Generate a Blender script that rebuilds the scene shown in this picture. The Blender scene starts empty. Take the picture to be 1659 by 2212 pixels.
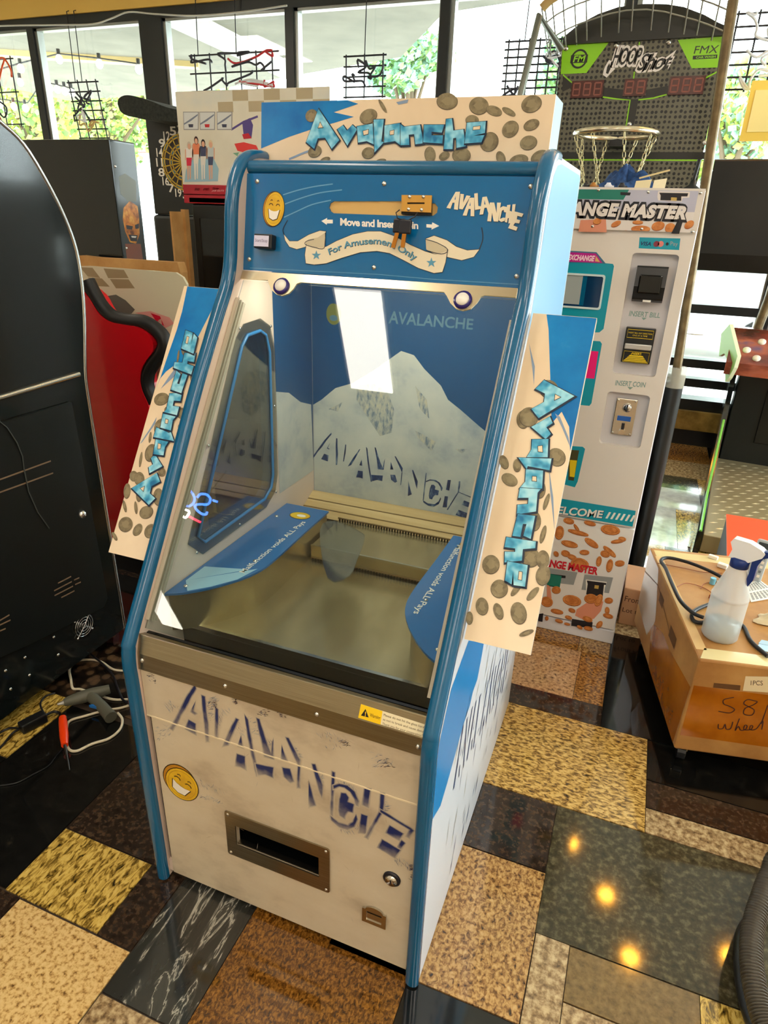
import bpy, bmesh, math, random
from mathutils import Vector, Matrix
random.seed(7)
sc = bpy.context.scene
C = sc.collection
# ------------------------------------------------------------------ camera
FPX, CXP, CYP = 1417.0, 829.5, 1106.0          # focal length and centre in pixels of the 1659 x 2212 frame
CAM = Vector((0, 0, 1.5))
def _axes():
    dn = Vector((-107.5, 3159.0, FPX)).normalized(); up = -dn
    a = Vector((-3300 - CXP, 330 - CYP, FPX)).normalized()
    x = -a; x = (x - up * x.dot(up)).normalized()
    y = up.cross(x)
    if y.z < 0: y = -y
    return x, y, up
AX, AY, AU = _axes()                            # world axes seen from the camera (x right, y down, z forward)
def ray(px, py):
    c = Vector((px - CXP, py - CYP, FPX))
    return Vector((AX.dot(c), AY.dot(c), AU.dot(c)))
RGT, DWN, FWD = ray(CXP + 1, CYP) - ray(CXP, CYP), ray(CXP, CYP + 1) - ray(CXP, CYP), ray(CXP, CYP).normalized()
cam = bpy.data.objects.new('camera', bpy.data.cameras.new('camera')); C.objects.link(cam)
cam.matrix_world = Matrix(((RGT.x, -DWN.x, -FWD.x, CAM.x), (RGT.y, -DWN.y, -FWD.y, CAM.y), (RGT.z, -DWN.z, -FWD.z, CAM.z), (0, 0, 0, 1)))
cam.data.sensor_fit = 'HORIZONTAL'; cam.data.sensor_width = 36.0; cam.data.lens = FPX / 1659 * 36
cam.data.clip_start = 0.02; cam.data.clip_end = 300
sc.camera = cam
# ------------------------------------------------------------------ sky, exposure
w = bpy.data.worlds.new('world'); sc.world = w; w.use_nodes = True
bg = w.node_tree.nodes['Background']
bg.inputs[0].default_value = (0.90, 0.96, 1.0, 1); bg.inputs[1].default_value = 7.5
sc.view_settings.view_transform = 'Standard'; sc.view_settings.look = 'None'
sc.view_settings.gamma = 1; sc.view_settings.use_curve_mapping = False
sc.view_settings.exposure = 0.52
sc.cycles.adaptive_threshold = 0.03; sc.cycles.max_bounces = 7; sc.cycles.transparent_max_bounces = 16; sc.cycles.caustics_reflective = False; sc.cycles.caustics_refractive = False
sc.cycles.use_denoising = True
sc.cycles.sample_clamp_indirect = 6.0
# ------------------------------------------------------------------ pixel helpers: a traced pixel becomes a point on a real plane
def onX(px, py, x): d = ray(px, py); return CAM + d * ((x - CAM.x) / d.x)
def onY(px, py, y): d = ray(px, py); return CAM + d * ((y - CAM.y) / d.y)
def onZ(px, py, z=0.0): d = ray(px, py); return CAM + d * ((z - CAM.z) / d.z)
def crop(ox, oy, s):
    return lambda pts: [(ox + x / s, oy + y / s) for x, y in pts]
class Plane:
    def __init__(s, o, u, v):
        s.o = Vector(o); s.u = Vector(u).normalized(); s.v = Vector(v).normalized(); s.n = s.u.cross(s.v).normalized()
    def P(s, a, b, d=0.0): return s.o + s.u * a + s.v * b + s.n * d
    def px(s, x, y):
        d = ray(x, y); t = s.n.dot(s.o - CAM) / s.n.dot(d); q = CAM + d * t - s.o
        return (q.dot(s.u), q.dot(s.v))
    def pxs(s, pts): return [s.px(*p) for p in pts]
# ------------------------------------------------------------------ materials
def lin(c):
    r = []
    for k in c[:3]:
        k /= 255.0
        r.append(k / 12.92 if k <= 0.04045 else ((k + 0.055) / 1.055) ** 2.4)
    return tuple(r) + (1.0,)
MATS = {}
def M(name, rgb=(200, 200, 200), rough=0.5, metal=0.0, emit=None, estr=0.0, coat=0.0, trans=0.0, ior=1.45, spec=0.5, alpha=1.0):
    if name in MATS: return MATS[name]
    m = bpy.data.materials.new(name); m.use_nodes = True
    b = m.node_tree.nodes['Principled BSDF']
    b.inputs['Base Color'].default_value = lin(rgb); b.inputs['Roughness'].default_value = rough; b.inputs['Metallic'].default_value = metal
    b.inputs['Coat Weight'].default_value = coat; b.inputs['Coat Roughness'].default_value = 0.08
    b.inputs['Transmission Weight'].default_value = trans; b.inputs['IOR'].default_value = ior
    b.inputs['Specular IOR Level'].default_value = spec; b.inputs['Alpha'].default_value = alpha
    if emit: b.inputs['Emission Color'].default_value = lin(emit); b.inputs['Emission Strength'].default_value = estr
    MATS[name] = m; return m
def NM(name, stops, scale=8.0, detail=6.0, stretch=(1, 1, 1), rough=0.4, metal=0.0, kind='noise', bump=0.0, coat=0.0, distort=0.0, mix=None, spec=0.5):
    """a noise or voronoi colour ramp on object coordinates; mix = (stops2, scale2, fac) overlays a second one"""
    if name in MATS: return MATS[name]
    m = M(name, (200, 200, 200), rough, metal, coat=coat, spec=spec); nt = m.node_tree; N = nt.nodes; L = nt.links; b = N['Principled BSDF']
    tc = N.new('ShaderNodeTexCoord'); mp = N.new('ShaderNodeMapping'); mp.inputs['Scale'].default_value = stretch
    L.new(tc.outputs['Object'], mp.inputs['Vector'])
    def tex(sc_, kd, st, dt):
        if kd == 'voronoi':
            t = N.new('ShaderNodeTexVoronoi'); t.inputs['Scale'].default_value = sc_; out = t.outputs['Distance']
        elif kd == 'wave':
            t = N.new('ShaderNodeTexWave'); t.inputs['Scale'].default_value = sc_; t.inputs['Distortion'].default_value = distort; t.inputs['Detail'].default_value = dt; out = t.outputs['Fac']
        else:
            t = N.new('ShaderNodeTexNoise'); t.inputs['Scale'].default_value = sc_; t.inputs['Detail'].default_value = dt; t.inputs['Distortion'].default_value = distort; t.inputs['Roughness'].default_value = 0.6; out = t.outputs['Fac']
        L.new(mp.outputs['Vector'], t.inputs['Vector'])
        r = N.new('ShaderNodeValToRGB'); e = r.color_ramp.elements
        while len(e) < len(st): e.new(0.5)
        for k, (p, c) in enumerate(st): e[k].position = p; e[k].color = lin(c)
        L.new(out, r.inputs['Fac']); return r, out
    r, out = tex(scale, kind, stops, detail); col = r.outputs['Color']
    if mix:
        r2, o2 = tex(mix[1], mix[3] if len(mix) > 3 else 'noise', mix[0], 4.0)
        mx = N.new('ShaderNodeMix'); mx.data_type = 'RGBA'; mx.blend_type = 'MULTIPLY'; mx.inputs['Factor'].default_value = mix[2]
        L.new(col, mx.inputs[6]); L.new(r2.outputs['Color'], mx.inputs[7]); col = mx.outputs[2]
    L.new(col, b.inputs['Base Color'])
    if bump:
        bp = N.new('ShaderNodeBump'); bp.inputs['Strength'].default_value = bump; bp.inputs['Distance'].default_value = 0.004
        L.new(out, bp.inputs['Height']); L.new(bp.outputs['Normal'], b.inputs['Normal'])
    return m
def ink_mat(name, paper, ink, scale=50, rough=.4, amount=.8):
    m = M(name, paper, rough); nt = m.node_tree; N = nt.nodes; L = nt.links
    at = N.new('ShaderNodeAttribute'); at.attribute_name = 'fade'; tc = N.new('ShaderNodeTexCoord'); n = N.new('ShaderNodeTexNoise'); n.inputs['Scale'].default_value = scale; n.inputs['Detail'].default_value = 5; L.new(tc.outputs['Object'], n.inputs['Vector'])
    a = N.new('ShaderNodeMath'); a.operation = 'MULTIPLY_ADD'; a.inputs[1].default_value = amount; L.new(n.outputs['Fac'], a.inputs[0]); L.new(at.outputs['Fac'], a.inputs[2])
    r = N.new('ShaderNodeMapRange'); r.inputs['From Min'].default_value = amount * .55; r.inputs['From Max'].default_value = .85 + amount * .45; L.new(a.outputs[0], r.inputs['Value'])
    mx = N.new('ShaderNodeMix'); mx.data_type = 'RGBA'; mx.inputs[6].default_value = lin(paper); mx.inputs[7].default_value = lin(ink); L.new(r.outputs[0], mx.inputs['Factor']); L.new(mx.outputs[2], N['Principled BSDF'].inputs['Base Color']); return m
def pane_mat(name, tint=(255, 255, 255), refl=0.06, rough=0.0):
    """thin clear sheet: see-through with a mirror reflection that grows at grazing angles"""
    if name in MATS: return MATS[name]
    m = bpy.data.materials.new(name); m.use_nodes = True; nt = m.node_tree; N = nt.nodes; L = nt.links
    N.remove(N['Principled BSDF']); out = N['Material Output']
    t = N.new('ShaderNodeBsdfTransparent'); t.inputs[0].default_value = lin(tint)
    g = N.new('ShaderNodeBsdfGlossy'); g.inputs['Roughness'].default_value = rough; g.inputs[0].default_value = (1, 1, 1, 1)
    lw = N.new('ShaderNodeLayerWeight'); lw.inputs['Blend'].default_value = 0.25
    ma = N.new('ShaderNodeMath'); ma.operation = 'MULTIPLY_ADD'; ma.inputs[1].default_value = 0.36; ma.inputs[2].default_value = refl
    ma.use_clamp = True
    L.new(lw.outputs['Fresnel'], ma.inputs[0])
    mx = N.new('ShaderNodeMixShader'); L.new(ma.outputs[0], mx.inputs[0]); L.new(t.outputs[0], mx.inputs[1]); L.new(g.outputs[0], mx.inputs[2])
    L.new(mx.outputs[0], out.inputs[0]); MATS[name] = m; return m
# ------------------------------------------------------------------ mesh builder
class MB:
    def __init__(s): s.v = []; s.f = []; s.m = []; s.sm = []; s.mats = []; s.fade = {}
    def mi(s, mat):
        if mat not in s.mats: s.mats.append(mat)
        return s.mats.index(mat)
    def add(s, vs, fs, mat, smooth=False):
        o = len(s.v); k = s.mi(mat); s.v += [Vector(p) for p in vs]
        for f in fs: s.f.append([o + i for i in f]); s.m.append(k); s.sm.append(smooth)
        return s
    def box(s, x0, x1, y0, y1, z0, z1, mat):
        vs = [(x0, y0, z0), (x1, y0, z0), (x1, y1, z0), (x0, y1, z0), (x0, y0, z1), (x1, y0, z1), (x1, y1, z1), (x0, y1, z1)]
        return s.add(vs, [(3, 2, 1, 0), (4, 5, 6, 7), (0, 1, 5, 4), (1, 2, 6, 5), (2, 3, 7, 6), (3, 0, 4, 7)], mat)
    def obox(s, c, ux, uy, uz, hx, hy, hz, mat):
        c = Vector(c); ux = Vector(ux).normalized() * hx; uy = Vector(uy).normalized() * hy; uz = Vector(uz).normalized() * hz
        vs = [c + ux * a + uy * b + uz * d for d in (-1, 1) for a, b in ((-1, -1), (1, -1), (1, 1), (-1, 1))]
        return s.add(vs, [(3, 2, 1, 0), (4, 5, 6, 7), (0, 1, 5, 4), (1, 2, 6, 5), (2, 3, 7, 6), (3, 0, 4, 7)], mat)
    def prism(s, poly, vec, mat, side=None, smooth=False):
        n = len(poly); vec = Vector(vec); a = [Vector(p) for p in poly]
        nrm = Vector((0, 0, 0))
        for i in range(n): nrm += a[i].cross(a[(i + 1) % n])
        if nrm.dot(vec) > 0: a = a[::-1]
        s.add(a + [p + vec for p in a], [tuple(range(n)), tuple(range(2 * n - 1, n - 1, -1))], mat)
        s.add(a + [p + vec for p in a], [((i + 1) % n, i, n + i, n + (i + 1) % n) for i in range(n)], side or mat, smooth)
        return s
    def tube(s, path, r, mat, seg=8, closed=False, caps=True):
        P = [Vector(p) for p in path]; n = len(P); rs = r if isinstance(r, (list, tuple)) else [r] * n
        rings = []; prev = None
        for i in range(n):
            a = P[i - 1] if (i > 0 or closed) else P[i]; b = P[(i + 1) % n] if (i < n - 1 or closed) else P[i]
            t = (b - a).normalized() if (b - a).length > 1e-9 else Vector((0, 0, 1))
            if prev is None: q = t.orthogonal().normalized()
            else:
                q = prev - t * prev.dot(t); q = q.normalized() if q.length > 1e-6 else t.orthogonal().normalized()
            prev = q; bb = t.cross(q)
            rings.append([P[i] + (q * math.cos(k * 2 * math.pi / seg) + bb * math.sin(k * 2 * math.pi / seg)) * rs[i] for k in range(seg)])
        vs = [p for rg in rings for p in rg]; fs = []
        for i in range(n if closed else n - 1):
            j = (i + 1) % n
            for k in range(seg):
                l = (k + 1) % seg; fs.append((i * seg + k, i * seg + l, j * seg + l, j * seg + k))
        s.add(vs, fs, mat, True)
        if caps and not closed: s.add(rings[0], [tuple(range(seg))[::-1]], mat); s.add(rings[-1], [tuple(range(seg))], mat)
        return s
    def lathe(s, prof, o, ax, mat, seg=24, smooth=True):
        o = Vector(o); ax = Vector(ax).normalized(); q = ax.orthogonal().normalized(); b = ax.cross(q); vs = []; fs = []; n = len(prof)
        for r, h in prof:
            for k in range(seg):
                a = 2 * math.pi * k / seg; vs.append(o + ax * h + (q * math.cos(a) + b * math.sin(a)) * max(r, 1e-5))
        for i in range(n - 1):
            for k in range(seg):
                l = (k + 1) % seg; fs.append((i * seg + k, i * seg + l, (i + 1) * seg + l, (i + 1) * seg + k))
        s.add(vs, fs, mat, smooth)
        return s
    def cyl(s, o, ax, r, h, mat, seg=20): return s.lathe([(0, 0), (r, 0), (r, h), (0, h)], o, ax, mat, seg, False)
    def ball(s, c, r, mat, seg=12, sq=(1, 1, 1)):
        vs = []; fs = []; n = seg // 2 + 1
        for i in range(n):
            th = math.pi * i / (n - 1)
            for k in range(seg):
                a = 2 * math.pi * k / seg; vs.append(Vector(c) + Vector((math.sin(th) * math.cos(a) * sq[0], math.sin(th) * math.sin(a) * sq[1], math.cos(th) * sq[2])) * r)
        for i in range(n - 1):
            for k in range(seg):
                l = (k + 1) % seg; fs.append((i * seg + l, i * seg + k, (i + 1) * seg + k, (i + 1) * seg + l))
        return s.add(vs, fs, mat, True)
    def plate(s, pl, outer, holes, th, mat, side=None, front=0.0):
        """plate on Plane pl with real holes; outer/holes in plane uv, front face at distance front, thickness th behind it"""
        bm = bmesh.new(); es = []
        for loop in [outer] + list(holes):
            vs = [bm.verts.new((a, b, 0)) for a, b in loop]
            es += [bm.edges.new((vs[i], vs[(i + 1) % len(vs)])) for i in range(len(vs))]
        bmesh.ops.triangle_fill(bm, edges=es, use_beauty=True); bm.verts.index_update()
        co = [v.co.copy() for v in bm.verts]; fs = []
        for f in bm.faces:
            ix = [v.index for v in f.verts]
            if f.normal.z < 0: ix = ix[::-1]
            fs.append(ix)
        bm.free()
        s.add([pl.P(p.x, p.y, front) for p in co], fs, mat)
        s.add([pl.P(p.x, p.y, front - th) for p in co], [f[::-1] for f in fs], mat)
        for k, loop in enumerate([outer] + list(holes)):
            n = len(loop); ar = sum(loop[i][0] * loop[(i + 1) % n][1] - loop[(i + 1) % n][0] * loop[i][1] for i in range(n))
            lp = loop if (ar > 0) == (k == 0) else loop[::-1]
            vs = [pl.P(a, b, front) for a, b in lp] + [pl.P(a, b, front - th) for a, b in lp]
            s.add(vs, [(i, n + i, n + (i + 1) % n, (i + 1) % n) for i in range(n)], side or mat)
        return s
    # flat print: polygons in uv of a plane, each layer 0.3 mm above the last
    def flat(s, pl, pts, mat, layer=1, base=0.0):
        n = len(pts); ar = sum(pts[i][0] * pts[(i + 1) % n][1] - pts[(i + 1) % n][0] * pts[i][1] for i in range(n))
        if ar < 0: pts = pts[::-1]
        return s.add([pl.P(a, b, base + layer * 0.0003) for a, b in pts], [tuple(range(n))], mat)
    def line(s, pl, pts, wd, mat, layer=1, base=0.0, closed=False):
        """a drawn stroke of width wd along uv points"""
        n = len(pts); L = []; R = []
        for i in range(n):
            a = Vector(pts[i - 1] if (i or closed) else pts[i]); b = Vector(pts[(i + 1) % n] if (i < n - 1 or closed) else pts[i])
            t = (b - a); t = t.normalized() if t.length > 1e-9 else Vector((1, 0)); q = Vector((-t.y, t.x)) * wd * 0.5; p = Vector(pts[i])
            L.append(p + q); R.append(p - q)
        vs = [pl.P(p.x, p.y, base + layer * 0.0003) for p in L + R]
        return s.add(vs, [(i, n + i, n + (i + 1) % n, (i + 1) % n) for i in range(n if closed else n - 1)], mat)
    def soft(s, pl, pts, d, mat, layer=1, base=0.0):
        """printed patch whose ink thins out over a border of width d"""
        n = len(pts); ar = sum(pts[i][0] * pts[(i + 1) % n][1] - pts[(i + 1) % n][0] * pts[i][1] for i in range(n))
        if ar < 0: pts = pts[::-1]
        g = grow(pts, d); o = len(s.v)
        s.add([pl.P(a, b, base + layer * 0.0003) for a, b in pts + g], [tuple(range(n))] + [(i, n + i, n + (i + 1) % n, (i + 1) % n) for i in range(n)], mat)
        lo_, hi_ = min(p[1] for p in pts), max(p[1] for p in pts)
        for i in range(n): s.fade[o + i] = .45 + .6 * ((pts[i][1] - lo_) / max(hi_ - lo_, 1e-6)) ** .7; s.fade[o + n + i] = 0.0
        return s
    def text(s, pl, body, fn, mat, layer=2, base=0.0, bold=0.0, shear=0.0, gap=1.0):
        """builtin-font text; fn maps (0..1, 0..1) of the text box to plane uv"""
        vs, fs = text_mesh(body, bold, shear, gap)
        return s.add([pl.P(*fn(a, b), base + layer * 0.0003) for a, b in vs], fs, mat)
def ell(c, rx, ry, ang=0, n=24, a0=0, a1=360):
    t = math.radians(ang); o = []
    k1 = n if abs(a1 - a0) >= 360 else n + 1
    for k in range(k1):
        a = math.radians(a0 + (a1 - a0) * k / n); x = rx * math.cos(a); y = ry * math.sin(a)
        o.append((c[0] + x * math.cos(t) - y * math.sin(t), c[1] + x * math.sin(t) + y * math.cos(t)))
    return o
def rrect(x0, x1, y0, y1, r, n=4):
    o = []
    for cx, cy, a in ((x1 - r, y0 + r, -90), (x1 - r, y1 - r, 0), (x0 + r, y1 - r, 90), (x0 + r, y0 + r, 180)):
        o += [(cx + r * math.cos(math.radians(a + 90 * k / n)), cy + r * math.sin(math.radians(a + 90 * k / n))) for k in range(n + 1)]
    return o
def inside(p, poly):
    c = False; n = len(poly)
    for i in range(n):
        (x0, y0), (x1, y1) = poly[i], poly[i - 1]
        if (y0 > p[1]) != (y1 > p[1]) and p[0] < (x1 - x0) * (p[1] - y0) / (y1 - y0) + x0: c = not c
    return c
def hatch(m, pl, poly, mats, n, ln, wd, slope, layer, rng):
    """short brush strokes scattered inside a printed patch"""
    xs = [p[0] for p in poly]; ys = [p[1] for p in poly]; k = 0; tries = 0
    while k < n and tries < n * 30:
        tries += 1; p = (rng.uniform(min(xs), max(xs)), rng.uniform(min(ys), max(ys)))
        if not inside(p, poly): continue
        a = slope + rng.gauss(0, .35); l = ln * rng.uniform(.4, 1.2); w_ = wd * rng.uniform(.4, 1.3); dx, dy = math.cos(a) * l / 2, math.sin(a) * l / 2
        m.flat(pl, [(p[0] - dx, p[1] - dy), (p[0] - dy / l * w_, p[1] + dx / l * w_), (p[0] + dx, p[1] + dy), (p[0] + dy / l * w_, p[1] - dx / l * w_)], rng.choice(mats), layer + .004 * k); k += 1
def grow(poly, d):
    n = len(poly); ar = sum(poly[i][0] * poly[(i + 1) % n][1] - poly[(i + 1) % n][0] * poly[i][1] for i in range(n))
    s = 1 if ar > 0 else -1; o = []
    for i in range(n):
        a, b, c = Vector(poly[i - 1]), Vector(poly[i]), Vector(poly[(i + 1) % n])
        e1 = (b - a).normalized(); e2 = (c - b).normalized(); n1 = Vector((e1.y, -e1.x)) * s; n2 = Vector((e2.y, -e2.x)) * s
        m = n1 + n2; m = m.normalized() if m.length > 1e-6 else n1; k = min(1 / max(m.dot(n1), 0.4), 2.2); o.append(tuple(b + m * d * k))
    return o
_TX = {}
def text_mesh(body, bold=0.0, shear=0.0, gap=1.0):
    key = (body, bold, shear, gap)
    if key in _TX: return _TX[key]
    cu = bpy.data.curves.new('t', 'FONT'); cu.body = body; cu.size = 1; cu.offset = bold; cu.shear = shear; cu.space_character = gap; cu.resolution_u = 3; cu.fill_mode = 'FRONT'
    ob = bpy.data.objects.new('t', cu); me = ob.to_mesh()
    vs = [(v.co.x, v.co.y) for v in me.vertices]; fs = []
    for p in me.polygons:
        ix = list(p.vertices); ar = sum(vs[ix[i]][0] * vs[ix[(i + 1) % len(ix)]][1] - vs[ix[(i + 1) % len(ix)]][0] * vs[ix[i]][1] for i in range(len(ix)))
        fs.append(ix if ar > 0 else ix[::-1])
    ob.to_mesh_clear(); bpy.data.objects.remove(ob); bpy.data.curves.remove(cu)
    xs = [v[0] for v in vs]; ys = [v[1] for v in vs]; x0, x1, y0, y1 = min(xs), max(xs), min(ys), max(ys)
    vs = [((x - x0) / (x1 - x0), (y - y0) / (y1 - y0)) for x, y in vs]
    _TX[key] = (vs, fs); return _TX[key]
def quad(bl, br, tr, tl):
    def fn(a, b): return tuple(bl[k] * (1 - a) * (1 - b) + br[k] * a * (1 - b) + tr[k] * a * b + tl[k] * (1 - a) * b for k in (0, 1))
    return fn
def pathfn(pts, h):
    """text along a uv polyline, letter height h"""
    P = [Vector(p) for p in pts]; ln = [0]
    for i in range(1, len(P)): ln.append(ln[-1] + (P[i] - P[i - 1]).length)
    def fn(a, b):
        d = a * ln[-1]; i = 1
        while i < len(P) - 1 and ln[i] < d: i += 1
        t = (P[i] - P[i - 1]).normalized(); q = P[i - 1] + t * (d - ln[i - 1]) + Vector((-t.y, t.x)) * b * h
        return (q.x, q.y)
    return fn
def smooth(pts, n=6, closed=False):
    """Catmull-Rom through 2-D or 3-D points"""
    P = [Vector(p) for p in pts]; o = []; m = len(P)
    for i in range(m if closed else m - 1):
        if closed: p0, p1, p2, p3 = P[i - 1], P[i], P[(i + 1) % m], P[(i + 2) % m]
        else: p0, p1, p2, p3 = P[max(i - 1, 0)], P[i], P[i + 1], P[min(i + 2, m - 1)]
        for k in range(n):
            t = k / n; o.append(0.5 * ((2 * p1) + (p2 - p0) * t + (2 * p0 - 5 * p1 + 4 * p2 - p3) * t * t + (3 * p1 - p0 - 3 * p2 + p3) * t ** 3))
    if not closed: o.append(P[-1])
    return [tuple(p) for p in o]
# ------------------------------------------------------------------ objects
ROOT = {}
def tag(o, label=None, cat=None, group=None, kind=None):
    if label: o['label'] = label
    if cat: o['category'] = cat
    if group: o['group'] = group
    if kind: o['kind'] = kind
    return o
def thing(name, loc, label, cat, group=None):
    o = bpy.data.objects.new(name, None); o.empty_display_size = 0.1; C.objects.link(o); o.location = loc
    ROOT[o] = Vector(loc); return tag(o, label, cat, group)
def part(name, mb, parent=None, loc=None, bevel=0.0, label=None, kind=None, merge=False):
    """link a builder as ONE mesh; geometry is given in world coordinates"""
    org = ROOT[parent] if parent is not None else Vector(loc or (0, 0, 0))
    me = bpy.data.meshes.new(name); me.from_pydata([tuple(p - org) for p in mb.v], [], mb.f)
    for m in mb.mats: me.materials.append(m)
    me.polygons.foreach_set('material_index', mb.m); me.polygons.foreach_set('use_smooth', mb.sm); me.update()
    if mb.fade:
        at = me.attributes.new('fade', 'FLOAT', 'POINT'); at.data.foreach_set('value', [mb.fade.get(i, 1.0) for i in range(len(mb.v))])
    o = bpy.data.objects.new(name, me); C.objects.link(o)
    if parent is not None: o.parent = parent
    else: o.location = org
    ROOT[o] = org
    if bevel:
        b = o.modifiers.new('bevel', 'BEVEL'); b.width = bevel; b.segments = 2; b.limit_method = 'ANGLE'; b.angle_limit = math.radians(40)
    if label: o['label'] = label
    if kind: o['kind'] = kind
    return o
def copy_tree(o, off, parent=None):
    c = o.copy(); C.objects.link(c); c.parent = parent
    if parent is None: c.location = o.location + Vector(off)
    ROOT[c] = ROOT[o] + Vector(off)
    for ch in [q for q in C.objects if q.parent == o]: copy_tree(ch, off, c)
    return c
def screw(parent, p, n, r=0.004, name='screw', mat=None):
    m = MB(); m.lathe([(r * 1.25, 0), (r * 1.2, r * 0.35), (r * 0.8, r * 0.75), (0, r * 0.9)], p, n, mat or M('screw_steel', (205, 205, 200), 0.25, 1.0), 10)
    return part(name, m, parent)
# ------------------------------------------------------------------ the room
XW0, XW1, YB, YF, ZC = -7.2, 3.4, 5.3, -4.2, 3.2
black_frame = M('window_frame_black', (26, 28, 28), 0.35)
alu = M('window_aluminium', (150, 152, 148), 0.35, 0.8)
cream = M('wall_cream', (226, 220, 204), 0.7)
yellow_wall = M('wall_yellow', (224, 184, 92), 0.65)
win_pane = pane_mat('window_pane', (250, 255, 253), 0.03)
# floor base with its granite tiles
m = MB(); m.box(XW0, XW1, YF, YB + 0.2, -0.12, -0.004, M('grout', (58, 46, 34), 0.6)); floor = tag(part('floor', m), kind='structure')
GR = dict(rough=0.07, spec=0.9)
TM = {
 'gold': NM('granite_gold_streak', [(0.30, (36, 28, 16)), (0.43, (120, 88, 36)), (0.54, (204, 164, 88)), (0.75, (232, 200, 128))], 46, 8, (1.2, 2.6, 1), distort=0.6, **GR),
 'goldy': NM('granite_gold_diag', [(0.32, (30, 26, 14)), (0.44, (130, 102, 38)), (0.55, (206, 172, 84)), (0.8, (226, 200, 120))], 40, 8, (2.4, 0.9, 1), distort=0.9, **GR),
 'yellow': NM('granite_yellow', [(0.30, (96, 68, 36)), (0.42, (184, 146, 86)), (0.52, (216, 182, 120)), (0.8, (228, 200, 144))], 100, 5, **GR),
 'pink': NM('granite_pink_tan', [(0.32, (86, 62, 44)), (0.46, (178, 136, 96)), (0.6, (206, 164, 118)), (0.8, (222, 186, 142))], 85, 5, **GR),
 'gdark': NM('granite_gold_dark', [(0.34, (28, 18, 10)), (0.47, (128, 84, 36)), (0.60, (192, 140, 70)), (0.8, (214, 172, 100))], 85, 8, (1, 1.6, 1), **GR),
 'speck': NM('granite_gold_speckle', [(0.32, (34, 22, 14)), (0.44, (130, 92, 50)), (0.57, (184, 144, 86)), (0.8, (206, 174, 118))], 85, 9, (1.3, 1, 1), distort=0.5, **GR),
 'brown': NM('granite_brown', [(0.32, (14, 11, 9)), (0.5, (46, 34, 26)), (0.7, (84, 64, 46))], 70, 8, **GR),
 'bgold': NM('granite_brown_gold', [(0.30, (26, 15, 6)), (0.46, (90, 56, 18)), (0.62, (142, 96, 36)), (0.8, (176, 126, 60))], 100, 8, (1.5, 1, 1), distort=0.7, **GR),
 'olive': NM('granite_olive', [(0.3, (84, 66, 36)), (0.55, (120, 96, 54)), (0.8, (140, 116, 70))], 70, 6, **GR),
 'black': NM('granite_black', [(0.35, (8, 9, 9)), (0.6, (20, 20, 18)), (0.75, (44, 40, 32))], 30, 9, **GR),
 'vein': NM('marble_black_vein', [(0.0, (30, 30, 28)), (0.53, (46, 46, 42)), (0.565, (70, 70, 64)), (0.585, (176, 172, 158)), (0.605, (60, 60, 54)), (1.0, (34, 34, 32))], 6, 6, (3.2, 0.7, 1), distort=1.2, **GR),
 'grey': NM('granite_grey', [(0.3, (42, 38, 26)), (0.5, (64, 58, 40)), (0.72, (110, 102, 74))], 60, 8, rough=.07, spec=.5),
 'tan': NM('granite_tan_grey', [(0.3, (70, 54, 36)), (0.47, (146, 120, 84)), (0.6, (190, 166, 124)), (0.8, (210, 190, 150))], 62, 6, **GR),
 'baltic': NM('granite_baltic', [(0.05, (96, 74, 52)), (0.35, (76, 58, 42)), (0.55, (30, 24, 18)), (0.8, (16, 13, 11))], 28, 4, kind='voronoi', **GR),
 'white': NM('marble_white_grey', [(0.3, (150, 152, 146)), (0.6, (196, 198, 192)), (0.8, (216, 216, 208))], 12, 6, **GR),
}
HAND = [(-.66, .243, 1.457, 1.835, 'gold'), (-.66, .096, 1.835, 1.94, 'brown'), (-.42, -.005, 1.94, 2.235, 'pink'), (-.005, .096, 1.94, 2.235, 'gdark'),
 (.096, .62, 1.835, 2.42, 'black'), (.243, .66, 1.657, 1.833, 'black'), (.243, .70, 1.548, 1.655, 'brown'), (.243, .74, 1.457, 1.546, 'tan'),
 (-.21, .009, 1.23, 1.455, 'brown'), (.009, .56, 1.066, 1.455, 'grey'), (-.226, .012, .86, 1.228, 'speck'), (.013, .09, .62, 1.066, 'tan'),
 (.09, .362, .94, 1.064, 'olive'), (.09, .30, .70, .938, 'tan'), (.362, .62, .80, 1.064, 'goldy'), (-.228, .012, .62, .858, 'black'), (-.42, -.228, .86, 1.0, 'bgold'),
 (-.614, -.228, .42, 1.20, 'bgold'), (-.815, -.614, .588, 1.20, 'vein'), (-.914, -.817, .678, .868, 'brown'), (-1.193, -.914, .680, .868, 'goldy'),
 (-1.141, -.817, .36, .676, 'yellow'), (-.815, -.616, .34, .586, 'tan'), (-1.45, -1.143, .40, .678, 'brown'), (-1.54, -1.195, .682, 1.24, 'black'),
 (-1.193, -.88, .870, 1.25, 'brown'), (-1.86, -1.542, .99, 1.262, 'goldy'), (-1.86, -.90, 1.264, 1.72, 'baltic'), (-1.86, -1.542, .72, .988, 'black'),
 (.096, .30, 2.42, 2.75, 'tan'), (.30, .62, 2.42, 2.75, 'grey'), (.05, .30, 2.75, 3.2, 'white'), (.30, .52, 2.75, 3.05, 'white'), (.30, .42, 3.05, 3.35, 'grey'), (.42, .80, 3.05, 3.40, 'goldy'),
 (.10, .36, 3.35, 3.9, 'white'), (.36, .80, 3.40, 3.9, 'goldy'), (.10, .50, 3.9, 4.25, 'white'), (.10, .50, 4.25, 4.5, 'grey'), (.10, .60, 4.5, 4.85, 'tan'), (.10, .60, 4.85, 5.28, 'gdark')]
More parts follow.
